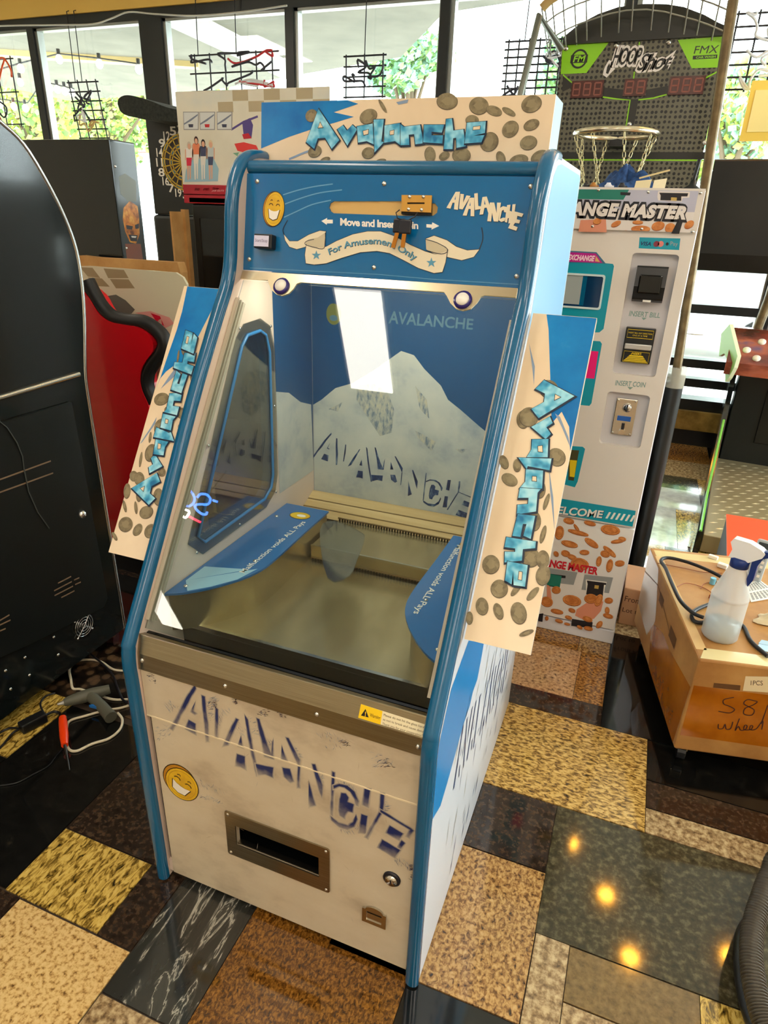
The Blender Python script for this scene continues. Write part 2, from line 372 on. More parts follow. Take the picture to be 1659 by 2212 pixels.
def sub(r, h):
    x0, x1, y0, y1 = r; a0, a1, b0, b1 = h[:4]
    if a1 <= x0 or a0 >= x1 or b1 <= y0 or b0 >= y1: return [r]
    o = []
    if b0 > y0: o.append((x0, x1, y0, b0))
    if b1 < y1: o.append((x0, x1, b1, y1))
    u, v = max(y0, b0), min(y1, b1)
    if a0 > x0: o.append((x0, a0, u, v))
    if a1 < x1: o.append((a1, x1, u, v))
    return o
tiles = [h for h in HAND]
kinds = ['gold', 'brown', 'speck', 'black', 'tan', 'gdark', 'grey', 'yellow', 'baltic', 'bgold']
yy = -0.6
while yy < YB:
    xx = -2.6
    while xx < 1.7:
        ps = [(xx, min(xx + .43, 1.7), yy, min(yy + .37, YB))]
        for h in HAND: ps = [q for p in ps for q in sub(p, h)]
        k = random.choice(kinds)
        tiles += [q + (k,) for q in ps if q[1] - q[0] > .02 and q[3] - q[2] > .02]
        xx += .43
    yy += .37
for x0, x1, y0, y1, k in tiles:
    m = MB(); m.box(x0 + .0009, x1 - .0009, y0 + .0009, y1 - .0009, -.02, 0.0, TM[k]); t = part('tile', m, floor)
for (x0, x1, y0, y1) in ((XW0, -2.6, YF, YB), (1.7, XW1, YF, YB), (-2.6, 1.7, YF, -.6)):
    m = MB(); m.box(x0, x1, y0, y1, -.02, -.001, TM['speck']); part('tile', m, floor)
# storefront window wall
ZG0, ZG1 = 0.34, 2.905
m = MB(); m.box(XW0, XW1, YB, YB + .18, 2.98, ZC + .1, yellow_wall); m.box(XW0, XW1, YB + .02, YB + .16, ZG1, 2.98, black_frame)
m.box(XW0, XW1, YB - .02, YB + .16, 0, .12, black_frame); m.box(XW0, XW1, YB - .04, YB + .16, .12, .26, NM('sill_stone', [(0.3, (120, 92, 40)), (0.7, (196, 160, 84))], 9, 5, rough=0.3)); m.box(XW0, XW1, YB, YB + .16, .26, ZG0, black_frame)
tag(part('wall_back', m), kind='structure')
MUL = [XW0 + .05, -5.43, -4.15, -2.88, -1.66, -.43, .76, 1.98, XW1 - .05]
n = 0
for a, b in zip(MUL[:-1], MUL[1:]):
    n += 1
    wa = .11 if abs(a + 4.15) < .01 else .035; wb = .11 if abs(b + 4.15) < .01 else .035
    m = MB(); m.box(a, a + wa, YB + .01, YB + .13, ZG0, ZG1, black_frame); m.box(b - wb, b, YB + .01, YB + .13, ZG0, ZG1, black_frame)
    m.box(a + wa, a + wa + .03, YB + .03, YB + .10, ZG0, ZG1, alu); m.box(b - wb - .012, b - wb, YB + .03, YB + .10, ZG0, ZG1, alu)
    m.box(a + wa, b - wb, YB + .03, YB + .10, ZG1 - .02, ZG1, alu)
    if a > .7 or n == 6: 
        for z in (.98, .60, .46): m.box(a + wa, b - wb, YB + .01, YB + .12, z - .03, z + .03, black_frame)
    win = tag(part('window_%d' % n, m), kind='structure')
    m = MB(); m.box(a + wa, b - wb, YB + .06, YB + .066, ZG0, ZG1, win_pane); part('pane', m, win)
# other walls: right one has storefront windows too
m = MB(); m.box(XW1, XW1 + .15, YF, YB, 0, .5, cream); m.box(XW1, XW1 + .15, YF, YB, 2.7, ZC + .1, cream); m.box(XW1, XW1 + .15, YF, 1.5, .5, 2.7, cream); tag(part('wall_right', m), kind='structure')
ys = [1.5, 3.4, YB]
for a, b in zip(ys[:-1], ys[1:]):
    n += 1; m = MB()
    m.box(XW1 + .02, XW1 + .12, a, a + .05, .5, 2.7, black_frame); m.box(XW1 + .02, XW1 + .12, b - .05, b, .5, 2.7, black_frame); m.box(XW1 + .02, XW1 + .12, a, b, 2.65, 2.7, black_frame); m.box(XW1 + .02, XW1 + .12, a, b, .5, .55, black_frame)
    win = tag(part('window_%d' % n, m), kind='structure')
    m = MB(); m.box(XW1 + .06, XW1 + .066, a + .05, b - .05, .55, 2.65, win_pane); part('pane', m, win)
m = MB(); m.box(XW0 - .15, XW0, YF, YB, 0, ZC + .1, cream); tag(part('wall_left', m), kind='structure')
m = MB(); m.box(XW0, XW1, YF - .15, YF, 0, ZC + .1, cream); tag(part('wall_front', m), kind='structure')
m = MB(); m.box(XW0, XW1, YF, YB, ZC, ZC + .12, M('ceiling_paint', (230, 224, 208), 0.8)); tag(part('ceiling', m), kind='structure')
# recessed ceiling lamps (four of them mirror in the polished floor)
lamp_glow = M('lamp_glow', (255, 255, 255), 0.5, emit=(255, 172, 52), estr=110.0)
ring = M('lamp_ring', (230, 226, 214), 0.4)
def can_lamp(x, y, label, energy, grp='recessed ceiling lamps'):
    t = thing('ceiling_lamp', (x, y, ZC - .03), label, 'lamp', grp)
    m = MB(); m.lathe([(.052, 0), (.072, .004), (.072, .03), (.052, .03), (.052, 0)], (x, y, ZC - .03), (0, 0, 1), ring, 24); part('trim_ring', m, t)
    m = MB(); m.cyl((x, y, ZC - .012), (0, 0, 1), .050, .01, lamp_glow, 24); part('bulb', m, t)
for (px, py), nm in zip(((1232, 1825), (1308, 1938), (1360, 2072), (1575, 2070)), ('farthest of the four lamps mirrored in the floor', 'second of the four lamps mirrored in the floor', 'nearest of the three lamps in a row mirrored in the floor', 'single lamp mirrored beside the black hose')):
    g = onZ(px, py); d = ray(px, py); d.z = -d.z; p = g + d * (ZC / d.z)
    can_lamp(p.x, p.y, 'round recessed ceiling lamp, ' + nm, 12)
# fluorescent troffers over the room; the last few are unseen, added as fill light
tube_glow = M('fluorescent_glow', (255, 255, 255), 0.5, emit=(255, 243, 226), estr=14.0)
for k, (x, y, w_) in enumerate(((-1.44, .345, 'above the coin pusher, mirrored in its glass'), (2.6, -2.4, 'in the rear right corner of the room'), (-6.0, .345, 'along the left wall'), (1.5, .345, 'over the right side of the room'), (-4.3, .345, 'over the left side of the room'), (-4.3, -3.2, 'in the far rear left of the room'), (-4.3, 3.1, 'by the left windows'), (.35, -.9, 'added as unseen fill just behind the photographer'), (.35, -2.9, 'added as unseen fill well behind the photographer'), (1.7, -1.2, 'added as unseen fill over the rear right of the room'), (-.5, -3.5, 'added as unseen fill near the rear wall'))):
    t = thing('ceiling_light', (x, y, ZC - .06), 'long white fluorescent ceiling light ' + w_, 'light', 'fluorescent ceiling lights')
    m = MB(); m.box(x - .15, x + .15, y - .63, y + .63, ZC - .05, ZC - .001, ring); part('housing', m, t)
    m = MB(); m.box(x - .132, x + .132, y - .61, y + .61, ZC - .06, ZC - .05, tube_glow); part('diffuser', m, t)
# ------------------------------------------------------------------ coin pusher machine (the main thing)
XL, XR, TH = -.878, -.205, .026
xl, xr = XL + TH, XR - TH
steel = NM('brushed_steel', [(0.3, (150, 138, 112)), (0.7, (176, 164, 136))], 30, 3, (0.2, 1, 30), rough=0.32, metal=1.0)
steel_b = M('bright_steel', (206, 200, 186), 0.22, 1.0)
blue_trim = M('blue_edge_trim', (16, 92, 134), 0.24, coat=0.3)
side_white = M('side_white', (206, 210, 218), 0.4)
liner = M('liner_pinkish_white', (222, 200, 184), 0.45)
panel_white = NM('front_panel_print', [(0.30, (176, 160, 136)), (0.48, (204, 190, 164)), (0.75, (214, 202, 178))], 5, 5, (1, 1, 1.6), rough=0.38)
ink_blue = NM('ink_blue', [(0.34, (22, 30, 66)), (0.52, (36, 66, 116)), (0.70, (130, 150, 172))], 42, 5, (1.6, 1, .7), rough=0.4)
ink_pale = NM('ink_pale_blue', [(0.36, (112, 128, 146)), (0.52, (176, 178, 172)), (0.7, (204, 194, 170))], 60, 5, (2, 1, .8), rough=0.4)
ink_black = M('ink_black', (24, 22, 30), 0.45)
header_blue = M('header_blue', (10, 102, 160), 0.16, coat=0.5)
cream_print = M('cream_print', (226, 216, 188), 0.35)
white_print = M('white_print', (236, 232, 222), 0.35)
sky_blue = NM('sign_sky_blue', [(0.35, (0, 104, 176)), (0.6, (18, 128, 196)), (0.8, (84, 160, 208))], 7, 5, rough=0.25)
sign_snow = NM('sign_snow', [(0.3, (214, 190, 156)), (0.6, (232, 212, 180)), (0.8, (240, 224, 196))], 4, 4, (1, 1, .4), rough=0.3)
ice = NM('ice_letter', [(0.30, (26, 112, 160)), (0.46, (76, 168, 204)), (0.60, (150, 214, 232)), (0.8, (190, 232, 240))], 34, 2, (1, 1, 1), rough=0.3)
coin_m = NM('printed_coin', [(0.35, (104, 92, 66)), (0.55, (132, 120, 90)), (0.75, (152, 140, 108))], 60, 4, rough=0.4)
coin_rim = M('printed_coin_rim', (84, 74, 56), 0.4)
gold_p = NM('gold_print', [(0.3, (206, 158, 14)), (0.7, (236, 196, 30))], 20, 3, rough=0.3)
black_plastic = M('black_plastic', (18, 20, 22), 0.35)
chrome = M('chrome', (220, 220, 220), 0.12, 1.0)
pit_black = M('pit_black', (8, 10, 10), 0.25)
glass_m = pane_mat('machine_glass', (236, 242, 240), 0.02)
window_m = pane_mat('side_window_sheet', (214, 216, 212), 0.10)

PROF = [(.853, .006), (.850, .45), (.849, .60), (.848, .645), (.853, .682), (.866, .71), (.98, .887), (1.122, 1.119), (1.235, 1.285), (1.283, 1.352), (1.303, 1.40), (1.312, 1.45), (1.322, 1.515), (1.338, 1.56), (1.366, 1.595), (1.405, 1.613), (1.46, 1.616)]
pusher = thing('coin_pusher_machine', ((XL + XR) / 2, 1.3, 0), 'blue and white coin pusher arcade machine with snowy mountain art and angled glass front', 'arcade machine')
pl_side_r = Plane((XR, 0, 0), (0, 1, 0), (0, 0, 1)); pl_side_l = Plane((xl, 0, 0), (0, 1, 0), (0, 0, 1))
outer = PROF + [(1.80, 1.616), (1.82, 1.598), (1.82, .006)]
winhole = [(1.085, .836), (1.108, .813), (1.37, .818), (1.405, .838), (1.416, .87), (1.424, 1.19), (1.41, 1.232), (1.385, 1.245), (1.33, 1.242), (1.305, 1.222), (1.262, 1.146)]
for pl, nm, lb in ((Plane((xl, 0, 0), (0, 1, 0), (0, 0, 1)), 'side_panel', None), (pl_side_r, 'side_panel', None)):
    m = MB(); m.plate(pl, outer, [winhole], TH, liner if pl.o.x < -.5 else side_white, blue_trim); part(nm, m, pusher)
# blue rounded edge strip along front and top
def sweep(xc, path, sect, mat):
    m = MB(); rings = []
    for i, (y, z) in enumerate(path):
        a = Vector(path[max(i - 1, 0)]); b = Vector(path[min(i + 1, len(path) - 1)]); t = (b - a).normalized(); nn = Vector((-t.y, t.x))
        rings.append([(xc + dx, y + nn.x * dn, z + nn.y * dn) for dx, dn in sect])
    k = len(sect); vs = [p for r in rings for p in r]
    m.add(vs, [(i * k + j, i * k + j + 1, (i + 1) * k + j + 1, (i + 1) * k + j) for i in range(len(path) - 1) for j in range(k - 1)], mat, True)
    m.add(rings[0], [tuple(range(k))], mat); m.add(rings[-1], [tuple(range(k))[::-1]], mat); return m
SECT = [(-.0145, -.004), (-.0145, .004), (-.0115, .009), (-.006, .012), (0, .013), (.006, .012), (.0115, .009), (.0145, .004), (.0145, -.004)]
tp = smooth(PROF, 4)
for x in (XL + TH / 2, XR - TH / 2): part('edge_trim', sweep(x, tp, SECT, blue_trim), pusher)
# outer right side print
c4 = crop(860, 1300, 5.265)
m = MB(); uv = pl_side_r.pxs
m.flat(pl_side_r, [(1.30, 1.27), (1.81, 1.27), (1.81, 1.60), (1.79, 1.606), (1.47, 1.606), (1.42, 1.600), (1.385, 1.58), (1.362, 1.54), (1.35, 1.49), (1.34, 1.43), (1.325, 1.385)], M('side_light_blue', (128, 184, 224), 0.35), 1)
m.flat(pl_side_r, uv(c4([(800, 440), (975, 470), (945, 640), (900, 880), (850, 1020), (815, 1180), (740, 1400), (690, 1580), (630, 1800), (560, 2050), (480, 2320)])) + uv([(931, 1775), (933, 1720), (944, 1627), (974, 1490), (1012, 1384)]), M('side_blue', (22, 132, 200), 0.3), 1)
random.seed(11)
for k in range(95):
    y = random.uniform(1.0, 1.76); z = random.uniform(.06, .72)
    if z > .78 - .9 * (1.8 - y) * .2 and random.random() < .5: continue
    if y < .92 + .62 * max(0, z - .42): continue
    ln = random.uniform(.02, .10); wd = random.uniform(.002, .009)
    m.flat(pl_side_r, [(y - wd, z), (y, z + ln * .5), (y + wd * 2.5, z + ln), (y + wd * 1.4, z + ln * .3)], random.choice([ink_blue, ink_pale, ink_pale]), 1)
for ch, y, z in zip('AVALANCHE', (1.02, 1.08, 1.14, 1.21, 1.28, 1.36, 1.44, 1.52, 1.60), (.40, .385, .37, .345, .325, .30, .275, .25, .215)):
    m2 = MB(); m2.text(pl_side_r, ch, lambda a, b, y=y, z=z: (y + a * .058 + b * .01, z + b * .15 - a * .01), ink_blue, 2, bold=.02)
    m2.text(pl_side_r, ch, lambda a, b, y=y, z=z: (y + .010 + a * .056 + b * .01, z - .006 + b * .15 - a * .01), side_white, 3, bold=.03); part('letter', m2, pusher)
part('side_print', m, pusher, kind='stuff')
# carcass: back, top, floor, casters
m = MB(); m.box(xl, xr, 1.795, 1.815, .04, 1.61, black_plastic); m.box(xl, xr, 1.405, 1.815, 1.588, 1.606, header_blue); m.box(xl, xr, .875, 1.80, .05, .068, black_plastic); part('carcass', m, pusher)
for x in (XL + .08, XR - .08):
    for y in (.93, 1.74):
        m = MB(); m.cyl((x - .012, y, .025), (1, 0, 0), .024, .024, black_plastic, 16); m.box(x - .018, x + .018, y - .015, y + .015, .035, .06, steel); part('caster', m, pusher)
# --- blue header panel with slot
PH = Plane((xl, 1.333, 1.385), (1, 0, 0), (0, .035, .19)); W = xr - xl
c6 = crop(540, 380, 2.5136); hp = PH.pxs
slot = hp(c6([(455, 137), (830, 137), (1005, 150), (1020, 170), (1016, 200), (995, 216), (820, 216), (455, 203), (436, 190), (428, 170), (436, 148)]))
m = MB(); m.plate(PH, [(0, 0), (W, 0), (W, .196), (0, .196)], [slot], .006, header_blue); hd = part('header_panel', m, pusher)
m = MB(); m.box(xl, xr, 1.362, 1.375, 1.44, 1.54, M('slider_board', (214, 176, 108), 0.45)); part('slot_backing', m, pusher)
m = MB(); m.tube([(xl, 1.382, 1.590), (xr, 1.382, 1.590)], .014, blue_trim, 14); m.box(xl, xr, 1.382, 1.42, 1.578, 1.604, blue_trim); part('top_rail', m, pusher)
m = MB(); ink_out = M('outline_navy', (12, 34, 58), 0.4)
pale = M('header_pale_line', (96, 158, 196), 0.3)
for pts in ([(180, 103), (260, 78), (350, 58), (450, 44)], [(190, 153), (280, 120), (380, 92), (500, 76)], [(185, 225), (260, 190), (340, 155), (440, 132)]):
    q = smooth(hp(c6(pts)), 5); m.line(PH, q, .0022, pale, 1)
m.line(PH, hp(c6([(0, 500), (300, 515), (700, 535), (1000, 562), (1470, 590)])), .0012, pale, 1); m.line(PH, hp(c6([(1470, 590), (1500, 470), (1570, 60)])), .0012, pale, 1)
rib = [(415, 385), (470, 355), (560, 318), (640, 302), (710, 302), (790, 330), (870, 375), (950, 410), (1010, 428), (1072, 408), (1062, 470), (1045, 522), (1000, 528), (915, 500), (840, 460), (760, 420), (690, 408), (600, 415), (500, 445), (415, 475), (350, 482), (305, 475), (300, 430), (308, 372), (350, 388)]
lt = [(185, 318), (215, 355), (260, 355), (320, 320), (380, 298), (412, 302), (405, 370), (350, 350), (310, 352), (302, 385), (255, 398), (215, 385), (192, 350)]
rt = [(955, 342), (1000, 325), (1070, 350), (1120, 385), (1180, 405), (1245, 400), (1215, 440), (1150, 458), (1070, 440), (1076, 402), (1030, 392), (960, 376)]
for q, ly in ((lt, 1), (rt, 1), (rib, 3)):
    u = hp(c6(q)); m.flat(PH, grow(u, .0012), ink_out, ly); m.flat(PH, u, cream_print, ly + 1)
m.flat(PH, hp(c6([(308, 372), (350, 388), (405, 392), (411, 308), (370, 335), (320, 345), (302, 360)])), M('ribbon_shade', (196, 186, 156), 0.4), 5)
m.flat(PH, hp(c6([(955, 345), (1010, 360), (1066, 385), (1072, 408), (1010, 428), (958, 400)])), M('ribbon_shade', (196, 186, 156), 0.4), 5)
for q in ([(350, 345), (310, 355), (302, 372), (350, 388), (405, 392), (411, 308)], [(955, 345), (1020, 365), (1076, 402), (1040, 425), (960, 405)]): m.line(PH, smooth(hp(c6(q)), 4), .0013, ink_out, 6)
for q in ([(186, 320), (180, 290), (205, 240)], [(1245, 400), (1265, 340), (1258, 280)]): m.line(PH, smooth(hp(c6(q)), 4), .0022, ink_out, 1)
star_m = M('star_blue', (86, 150, 178), 0.4)
for cx, cy, r in ((362, 432, 27), (986, 472, 29)):
    m.flat(PH, hp(c6([(cx + r * (1 if k % 2 == 0 else .4) * math.sin(k * math.pi / 5), cy - r * (1 if k % 2 == 0 else .4) * math.cos(k * math.pi / 5)) for k in range(10)])), star_m, 5)
base = smooth(hp(c6([(436, 440), (520, 404), (620, 384), (710, 384), (790, 412), (892, 470)])), 6)
m.text(PH, 'For Amusement Only', pathfn([(a + .0008, b - .0008) for a, b in base], .0165), ink_out, 5, bold=.02, gap=.95); m.text(PH, 'For Amusement Only', pathfn(base, .0165), star_m, 6, bold=.012, gap=.95)
qf = lambda *p: quad(*hp(c6(p)))
m.text(PH, 'Move and Insert Coin', qf((490, 270), (914, 290), (914, 248), (490, 228)), white_print, 1, bold=.03, gap=.92)
for q in ([(388, 245), (420, 228), (418, 238), (450, 238), (450, 258), (418, 258), (417, 266)], [(958, 262), (988, 264), (990, 252), (1028, 272), (985, 292), (987, 282), (958, 280)]): m.flat(PH, hp(c6(q)), white_print, 1)
HL = crop(940, 400, 7.9)
AV = [[(350, 115), (425, 112), (388, 422), (322, 412), (332, 300), (298, 300), (262, 402), (192, 388)], [(432, 148), (492, 155), (478, 300), (535, 175), (605, 185), (470, 415), (408, 405)],
 [(590, 215), (668, 215), (668, 532), (605, 528), (608, 410), (572, 405), (540, 522), (470, 518)], [(668, 145), (728, 135), (738, 355), (785, 365), (790, 400), (760, 412), (680, 425)],
 [(808, 205), (882, 195), (945, 390), (935, 470), (905, 470), (880, 385), (842, 390), (820, 500), (758, 505)], [(935, 298), (1010, 298), (1050, 480), (1058, 300), (1125, 300), (1075, 625), (1000, 620), (972, 470), (955, 620), (890, 615)],
 [(1110, 390), (1160, 360), (1225, 375), (1240, 420), (1225, 470), (1175, 460), (1170, 420), (1140, 440), (1110, 580), (1160, 555), (1200, 560), (1185, 610), (1130, 630), (1085, 600)],
 [(1230, 342), (1288, 335), (1275, 440), (1310, 455), (1322, 330), (1375, 325), (1330, 650), (1250, 655), (1260, 560), (1240, 570), (1228, 640), (1190, 630)],
 [(1355, 450), (1510, 490), (1480, 545), (1405, 525), (1395, 585), (1455, 600), (1435, 655), (1365, 645), (1335, 690), (1410, 720), (1385, 780), (1245, 735), (1310, 600)]]
AVH = [[(356, 185), (334, 250), (352, 250)], [(606, 295), (588, 355), (608, 355)], [(845, 255), (840, 330), (862, 332)]]
for k, q in enumerate(AV): m.flat(PH, [(a + .001, b - .001) for a, b in hp(HL(q))], ink_out, 1 + .4 * k); m.flat(PH, hp(HL(q)), cream_print, 1.2 + .4 * k)
for q in AVH: m.flat(PH, hp(HL(q)), header_blue, 6)
part('header_print', m, pusher)
def smiley(m, pl, cx, cy, rx, ry, ang, base=0.0, edge=(-.22, .06)):
    """grinning gold coin printed flat; uv coordinates"""
    out = M('coin_outline', (58, 38, 8), 0.4); t = math.radians(ang)
    def P(x, y): return (cx + x * rx * math.cos(t) - y * ry * math.sin(t), cy + x * rx * math.sin(t) + y * ry * math.cos(t))
    E = lambda s, dx=0, dy=0: [P(dx + s * math.cos(a * math.pi / 14), dy + s * math.sin(a * math.pi / 14)) for a in range(28)]
    m.flat(pl, E(1.06, *edge), out, 1, base); m.flat(pl, E(1.0, *edge), M('gold_edge', (186, 128, 16), 0.35), 2, base); m.flat(pl, E(1.05), out, 3, base); m.flat(pl, E(1.0), gold_p, 4, base)
    m.line(pl, E(.86), rx * .03, M('gold_line', (190, 140, 16), 0.4), 5, base, True)
    for s in (-1, 1):
        m.line(pl, [P(s * .36 - .2, .20), P(s * .36 - .1, .30), P(s * .36 + .1, .30), P(s * .36 + .2, .20)], rx * .07, out, 6, base)
        m.line(pl, [P(s * .34 - .12, .46), P(s * .34, .54), P(s * .34 + .1, .48)], rx * .06, out, 6, base)
    mouth = [(-.6, 0), (-.3, -.1), (0, -.13), (.3, -.1), (.6, 0), (.5, -.3), (.42, -.55), (0, -.66), (-.42, -.55), (-.5, -.3)]
    m.flat(pl, [P(a * 1.07, b * 1.05) for a, b in mouth], out, 6, base); m.flat(pl, [P(a * .95, b * .97 - .01) for a, b in mouth], white_print, 7, base)
sc_c = PH.px(593, 452); m = MB(); r1 = abs(PH.px(614, 452)[0] - sc_c[0]); r2 = abs(PH.px(593, 415)[1] - sc_c[1]); smiley(m, PH, sc_c[0], sc_c[1], r1, r2, -4, edge=(-.16, -.01)); part('smiling_coin_emblem', m, pusher)
for p in ((556, 392), (830, 397), (1147, 403), (539, 560), (808, 578), (1116, 597)): screw(pusher, PH.P(*PH.px(*p)), PH.n, .0042)
# start / stop button box
a, b = PH.px(575, 524); m = MB(); m.obox(PH.P(a + .003, b, .010), PH.u, PH.v, PH.n, .022, .0145, .010, black_plastic); o = part('button_box', m, pusher, bevel=.002)
m = MB(); q = Plane(PH.P(a, b, .0202), PH.u, PH.v); m.flat(q, [(-.018, -.011), (.018, -.011), (.018, .011), (-.018, .011)], M('label_white', (214, 212, 236), 0.4), .5); m.text(q, 'Start/Stop', quad((-.015, -.004), (.015, -.004), (.015, .004), (-.015, .004)), M('label_ink', (90, 84, 130), 0.5), 1.5); part('button_label', m, o)
# brass coin slide with slot and screws
q = hp(c6([(832, 110), (995, 112), (990, 205), (830, 198)])); m = MB(); m.plate(PH, q, [hp(c6([(862, 150), (956, 150), (956, 159), (862, 159)]))], .004, M('brass_plate', (224, 172, 84), 0.28, 0.6), front=.010); cs = part('coin_slide', m, pusher)
m = MB(); m.plate(PH, [(x - .001, y - .004) for x, y in q], [], .010, black_plastic, front=.0055); part('slide_block', m, cs)
for p in c6([(876, 120), (950, 120), (870, 187), (940, 190)]): screw(cs, PH.P(*PH.px(*p), .010), PH.n, .003)
# keys hanging from the slide (lie against the panel: a thing of its own)
kr = thing('key_ring', PH.P(*PH.px(870, 500), .02), 'pair of black-headed keys on a loop hanging from the brass coin slide', 'keys')
m = MB(); m.tube([PH.P(*PH.px(x, y), d) for x, y, d in ((908, 462, .016), (902, 472, .017), (885, 482, .02), (866, 476, .02), (862, 464, .019), (869, 457, .016))], .0012, black_plastic, 6); part('loop', m, kr)
for cx, cy, bx, by, d in ((866, 490, 853, 535, .010), (882, 494, 876, 536, .018)):
    m = MB(); a = PH.px(cx, cy); m.obox(PH.P(*a, d), PH.u, PH.v, PH.n, .013, .0135, .003, M('key_head_black', (22, 24, 34), 0.4)); o = part('key_head', m, kr, bevel=.003)
    b = PH.px(bx, by); va = PH.P(*a, d); vb = PH.P(*b, d); m = MB(); m.obox((va * .35 + vb * .65), vb - va, PH.n, (vb - va).cross(PH.n), (vb - va).length * .40, .0012, .0042, M('key_brass', (186, 122, 44), 0.35, 0.8)); part('key_blade', m, kr)
# --- bright steel bar with two locks
PG = Plane((xl, .880, .705), (1, 0, 0), (0, .442, .657)); gp = PG.pxs
bar = [(515, 604), (581, 608), (583, 616), (590, 630), (600, 639), (612, 642), (626, 637), (637, 626), (643, 616), (652, 613), (960, 634), (966, 642), (974, 658), (986, 670), (1001, 674), (1018, 670), (1032, 656), (1040, 644), (1048, 641), (1129, 647), (1134, 627), (518, 587)]
ub = gp(bar); ub[0] = (.001, ub[0][1]); ub[-1] = (.001, ub[-1][1]); ub[-3] = (W - .001, ub[-3][1]); ub[-2] = (W - .001, ub[-2][1])
bright_bar = M('polished_bar', (214, 200, 168), 0.24, 0.9)
m = MB(); m.plate(PG, ub, [], .004, bright_bar, front=.006); part('lock_bar', m, pusher)
for x, y in ((611, 622), (1001, 652)):
    a, b = PG.px(x, y); m = MB(); o_ = PG.P(a, b, .006); m.lathe([(.0185, 0), (.0185, .004), (.0135, .006)], o_, PG.n, M('lock_purple', (44, 34, 110), 0.25), 24); m.lathe([(.0135, .004), (.0125, .008), (0, .0085)], o_, PG.n, white_print, 24)
    m.obox(PG.P(a, b, .0088), PG.u, PG.v, PG.n, .0014, .0055, .0006, ink_black); part('lock', m, pusher)
# --- glass with its channels
gt = min(p[1] for p in ub) - .0; m = MB(); m.plate(PG, [(.004, .012), (W - .004, .012), (W - .004, ub[0][1]), (.004, ub[0][1])], [], .004, glass_m, front=0.0); part('front_glass', m, pusher)
chan = M('clear_channel', (206, 196, 176), 0.15, alpha=.55)
for u0 in (.0015, W - .0105):
    m = MB()
    for d0, d1 in ((-.024, -.016), (-.010, -.006), (.001, .004)): m.add([PG.P(a, b, d) for d in (d0, d1) for a, b in ((u0, .03), (u0 + .009, .03), (u0 + .009, .75), (u0, .75))], [(3, 2, 1, 0), (4, 5, 6, 7), (0, 1, 5, 4), (1, 2, 6, 5), (2, 3, 7, 6), (3, 0, 4, 7)], chan)
    part('glass_channel', m, pusher)
# LED strip lighting the inside of the case, tucked under the header
t_ = M('led_strip_glow', (255, 255, 255), .5, emit=(255, 238, 205), estr=14.0)
m = MB(); m.box(xl + .05, xr - .05, 1.352, 1.362, 1.388, 1.402, t_); part('led_strip', m, pusher)
l = bpy.data.lights.new('led_light', 'AREA'); l.shape = 'RECTANGLE'; l.size = .5; l.size_y = .02; l.energy = 1.8; l.color = (1.0, .92, .78)
o = bpy.data.objects.new('led_light', l); C.objects.link(o); o.parent = pusher; o.location = Vector(((xl + xr) / 2, 1.365, 1.385)) - ROOT[pusher]; o.rotation_euler = (math.radians(12), 0, 0)
# --- steel front ledge with sticker
lp = [(.873, .709), (.860, .669), (.857, .630), (.872, .630), (.892, .70)]
m = MB(); m.prism([(xl, y, z) for y, z in lp], (xr - xl, 0, 0), steel); part('steel_ledge', m, pusher, bevel=.002)
PT = Plane((xl, .860, .669), (1, 0, 0), (0, .013, .040)); tpx = PT.pxs; c2 = crop(260, 1000, 2.023)
m = MB(); m.flat(PT, tpx(c2([(1040, 1113), (1052, 1053), (1355, 1150), (1345, 1206)])), M('sticker_white', (236, 226, 190), 0.4), 1); m.flat(PT, tpx(c2([(1040, 1113), (1052, 1053), (1146, 1084), (1137, 1143)])), M('sticker_yellow', (246, 206, 22), 0.4), 2)
m.flat(PT, tpx(c2([(1072, 1074), (1086, 1112), (1052, 1103)])), ink_black, 3); m.text(PT, '!', quad(*tpx(c2([(1069, 1106), (1073, 1107), (1075, 1086), (1071, 1085)]))), M('sticker_yellow'), 4, bold=.04)
m.text(PT, 'Warning', quad(*tpx(c2([(1089, 1112), (1134, 1126), (1138, 1106), (1092, 1092)]))), M('sticker_orange', (150, 110, 10), 0.5), 3, bold=.02)
for k, tx in enumerate(('Please do not hit the glass hard,so', 'as not to break and cause damage.', 'Thank you for your cooperation!')):
    y = k * 19; m.text(PT, tx, quad(*tpx(c2([(1150 - k * 3, 1108 + y), (1343 - k * 3 - (20 if k == 2 else 0), 1168 + y - (7 if k == 2 else 0)), (1345 - k * 3 - (20 if k == 2 else 0), 1155 + y - (7 if k == 2 else 0)), (1152 - k * 3, 1095 + y)]))), M('sticker_text', (96, 76, 40), 0.5), 2)
part('warning_sticker', m, pusher)
PF = Plane((xl, .8605, 0), (1, 0, 0), (0, 0, 1)); fp = PF.pxs; c3 = crop(260, 1380, 1.975)
PTF = Plane((xl, .857, .63), (1, 0, 0), (0, .003, .039))
for p in c3([(93, 92), (447, 201), (838, 322), (1270, 460)]): screw(pusher, PTF.P(*PTF.px(*p)), PTF.n, .004)
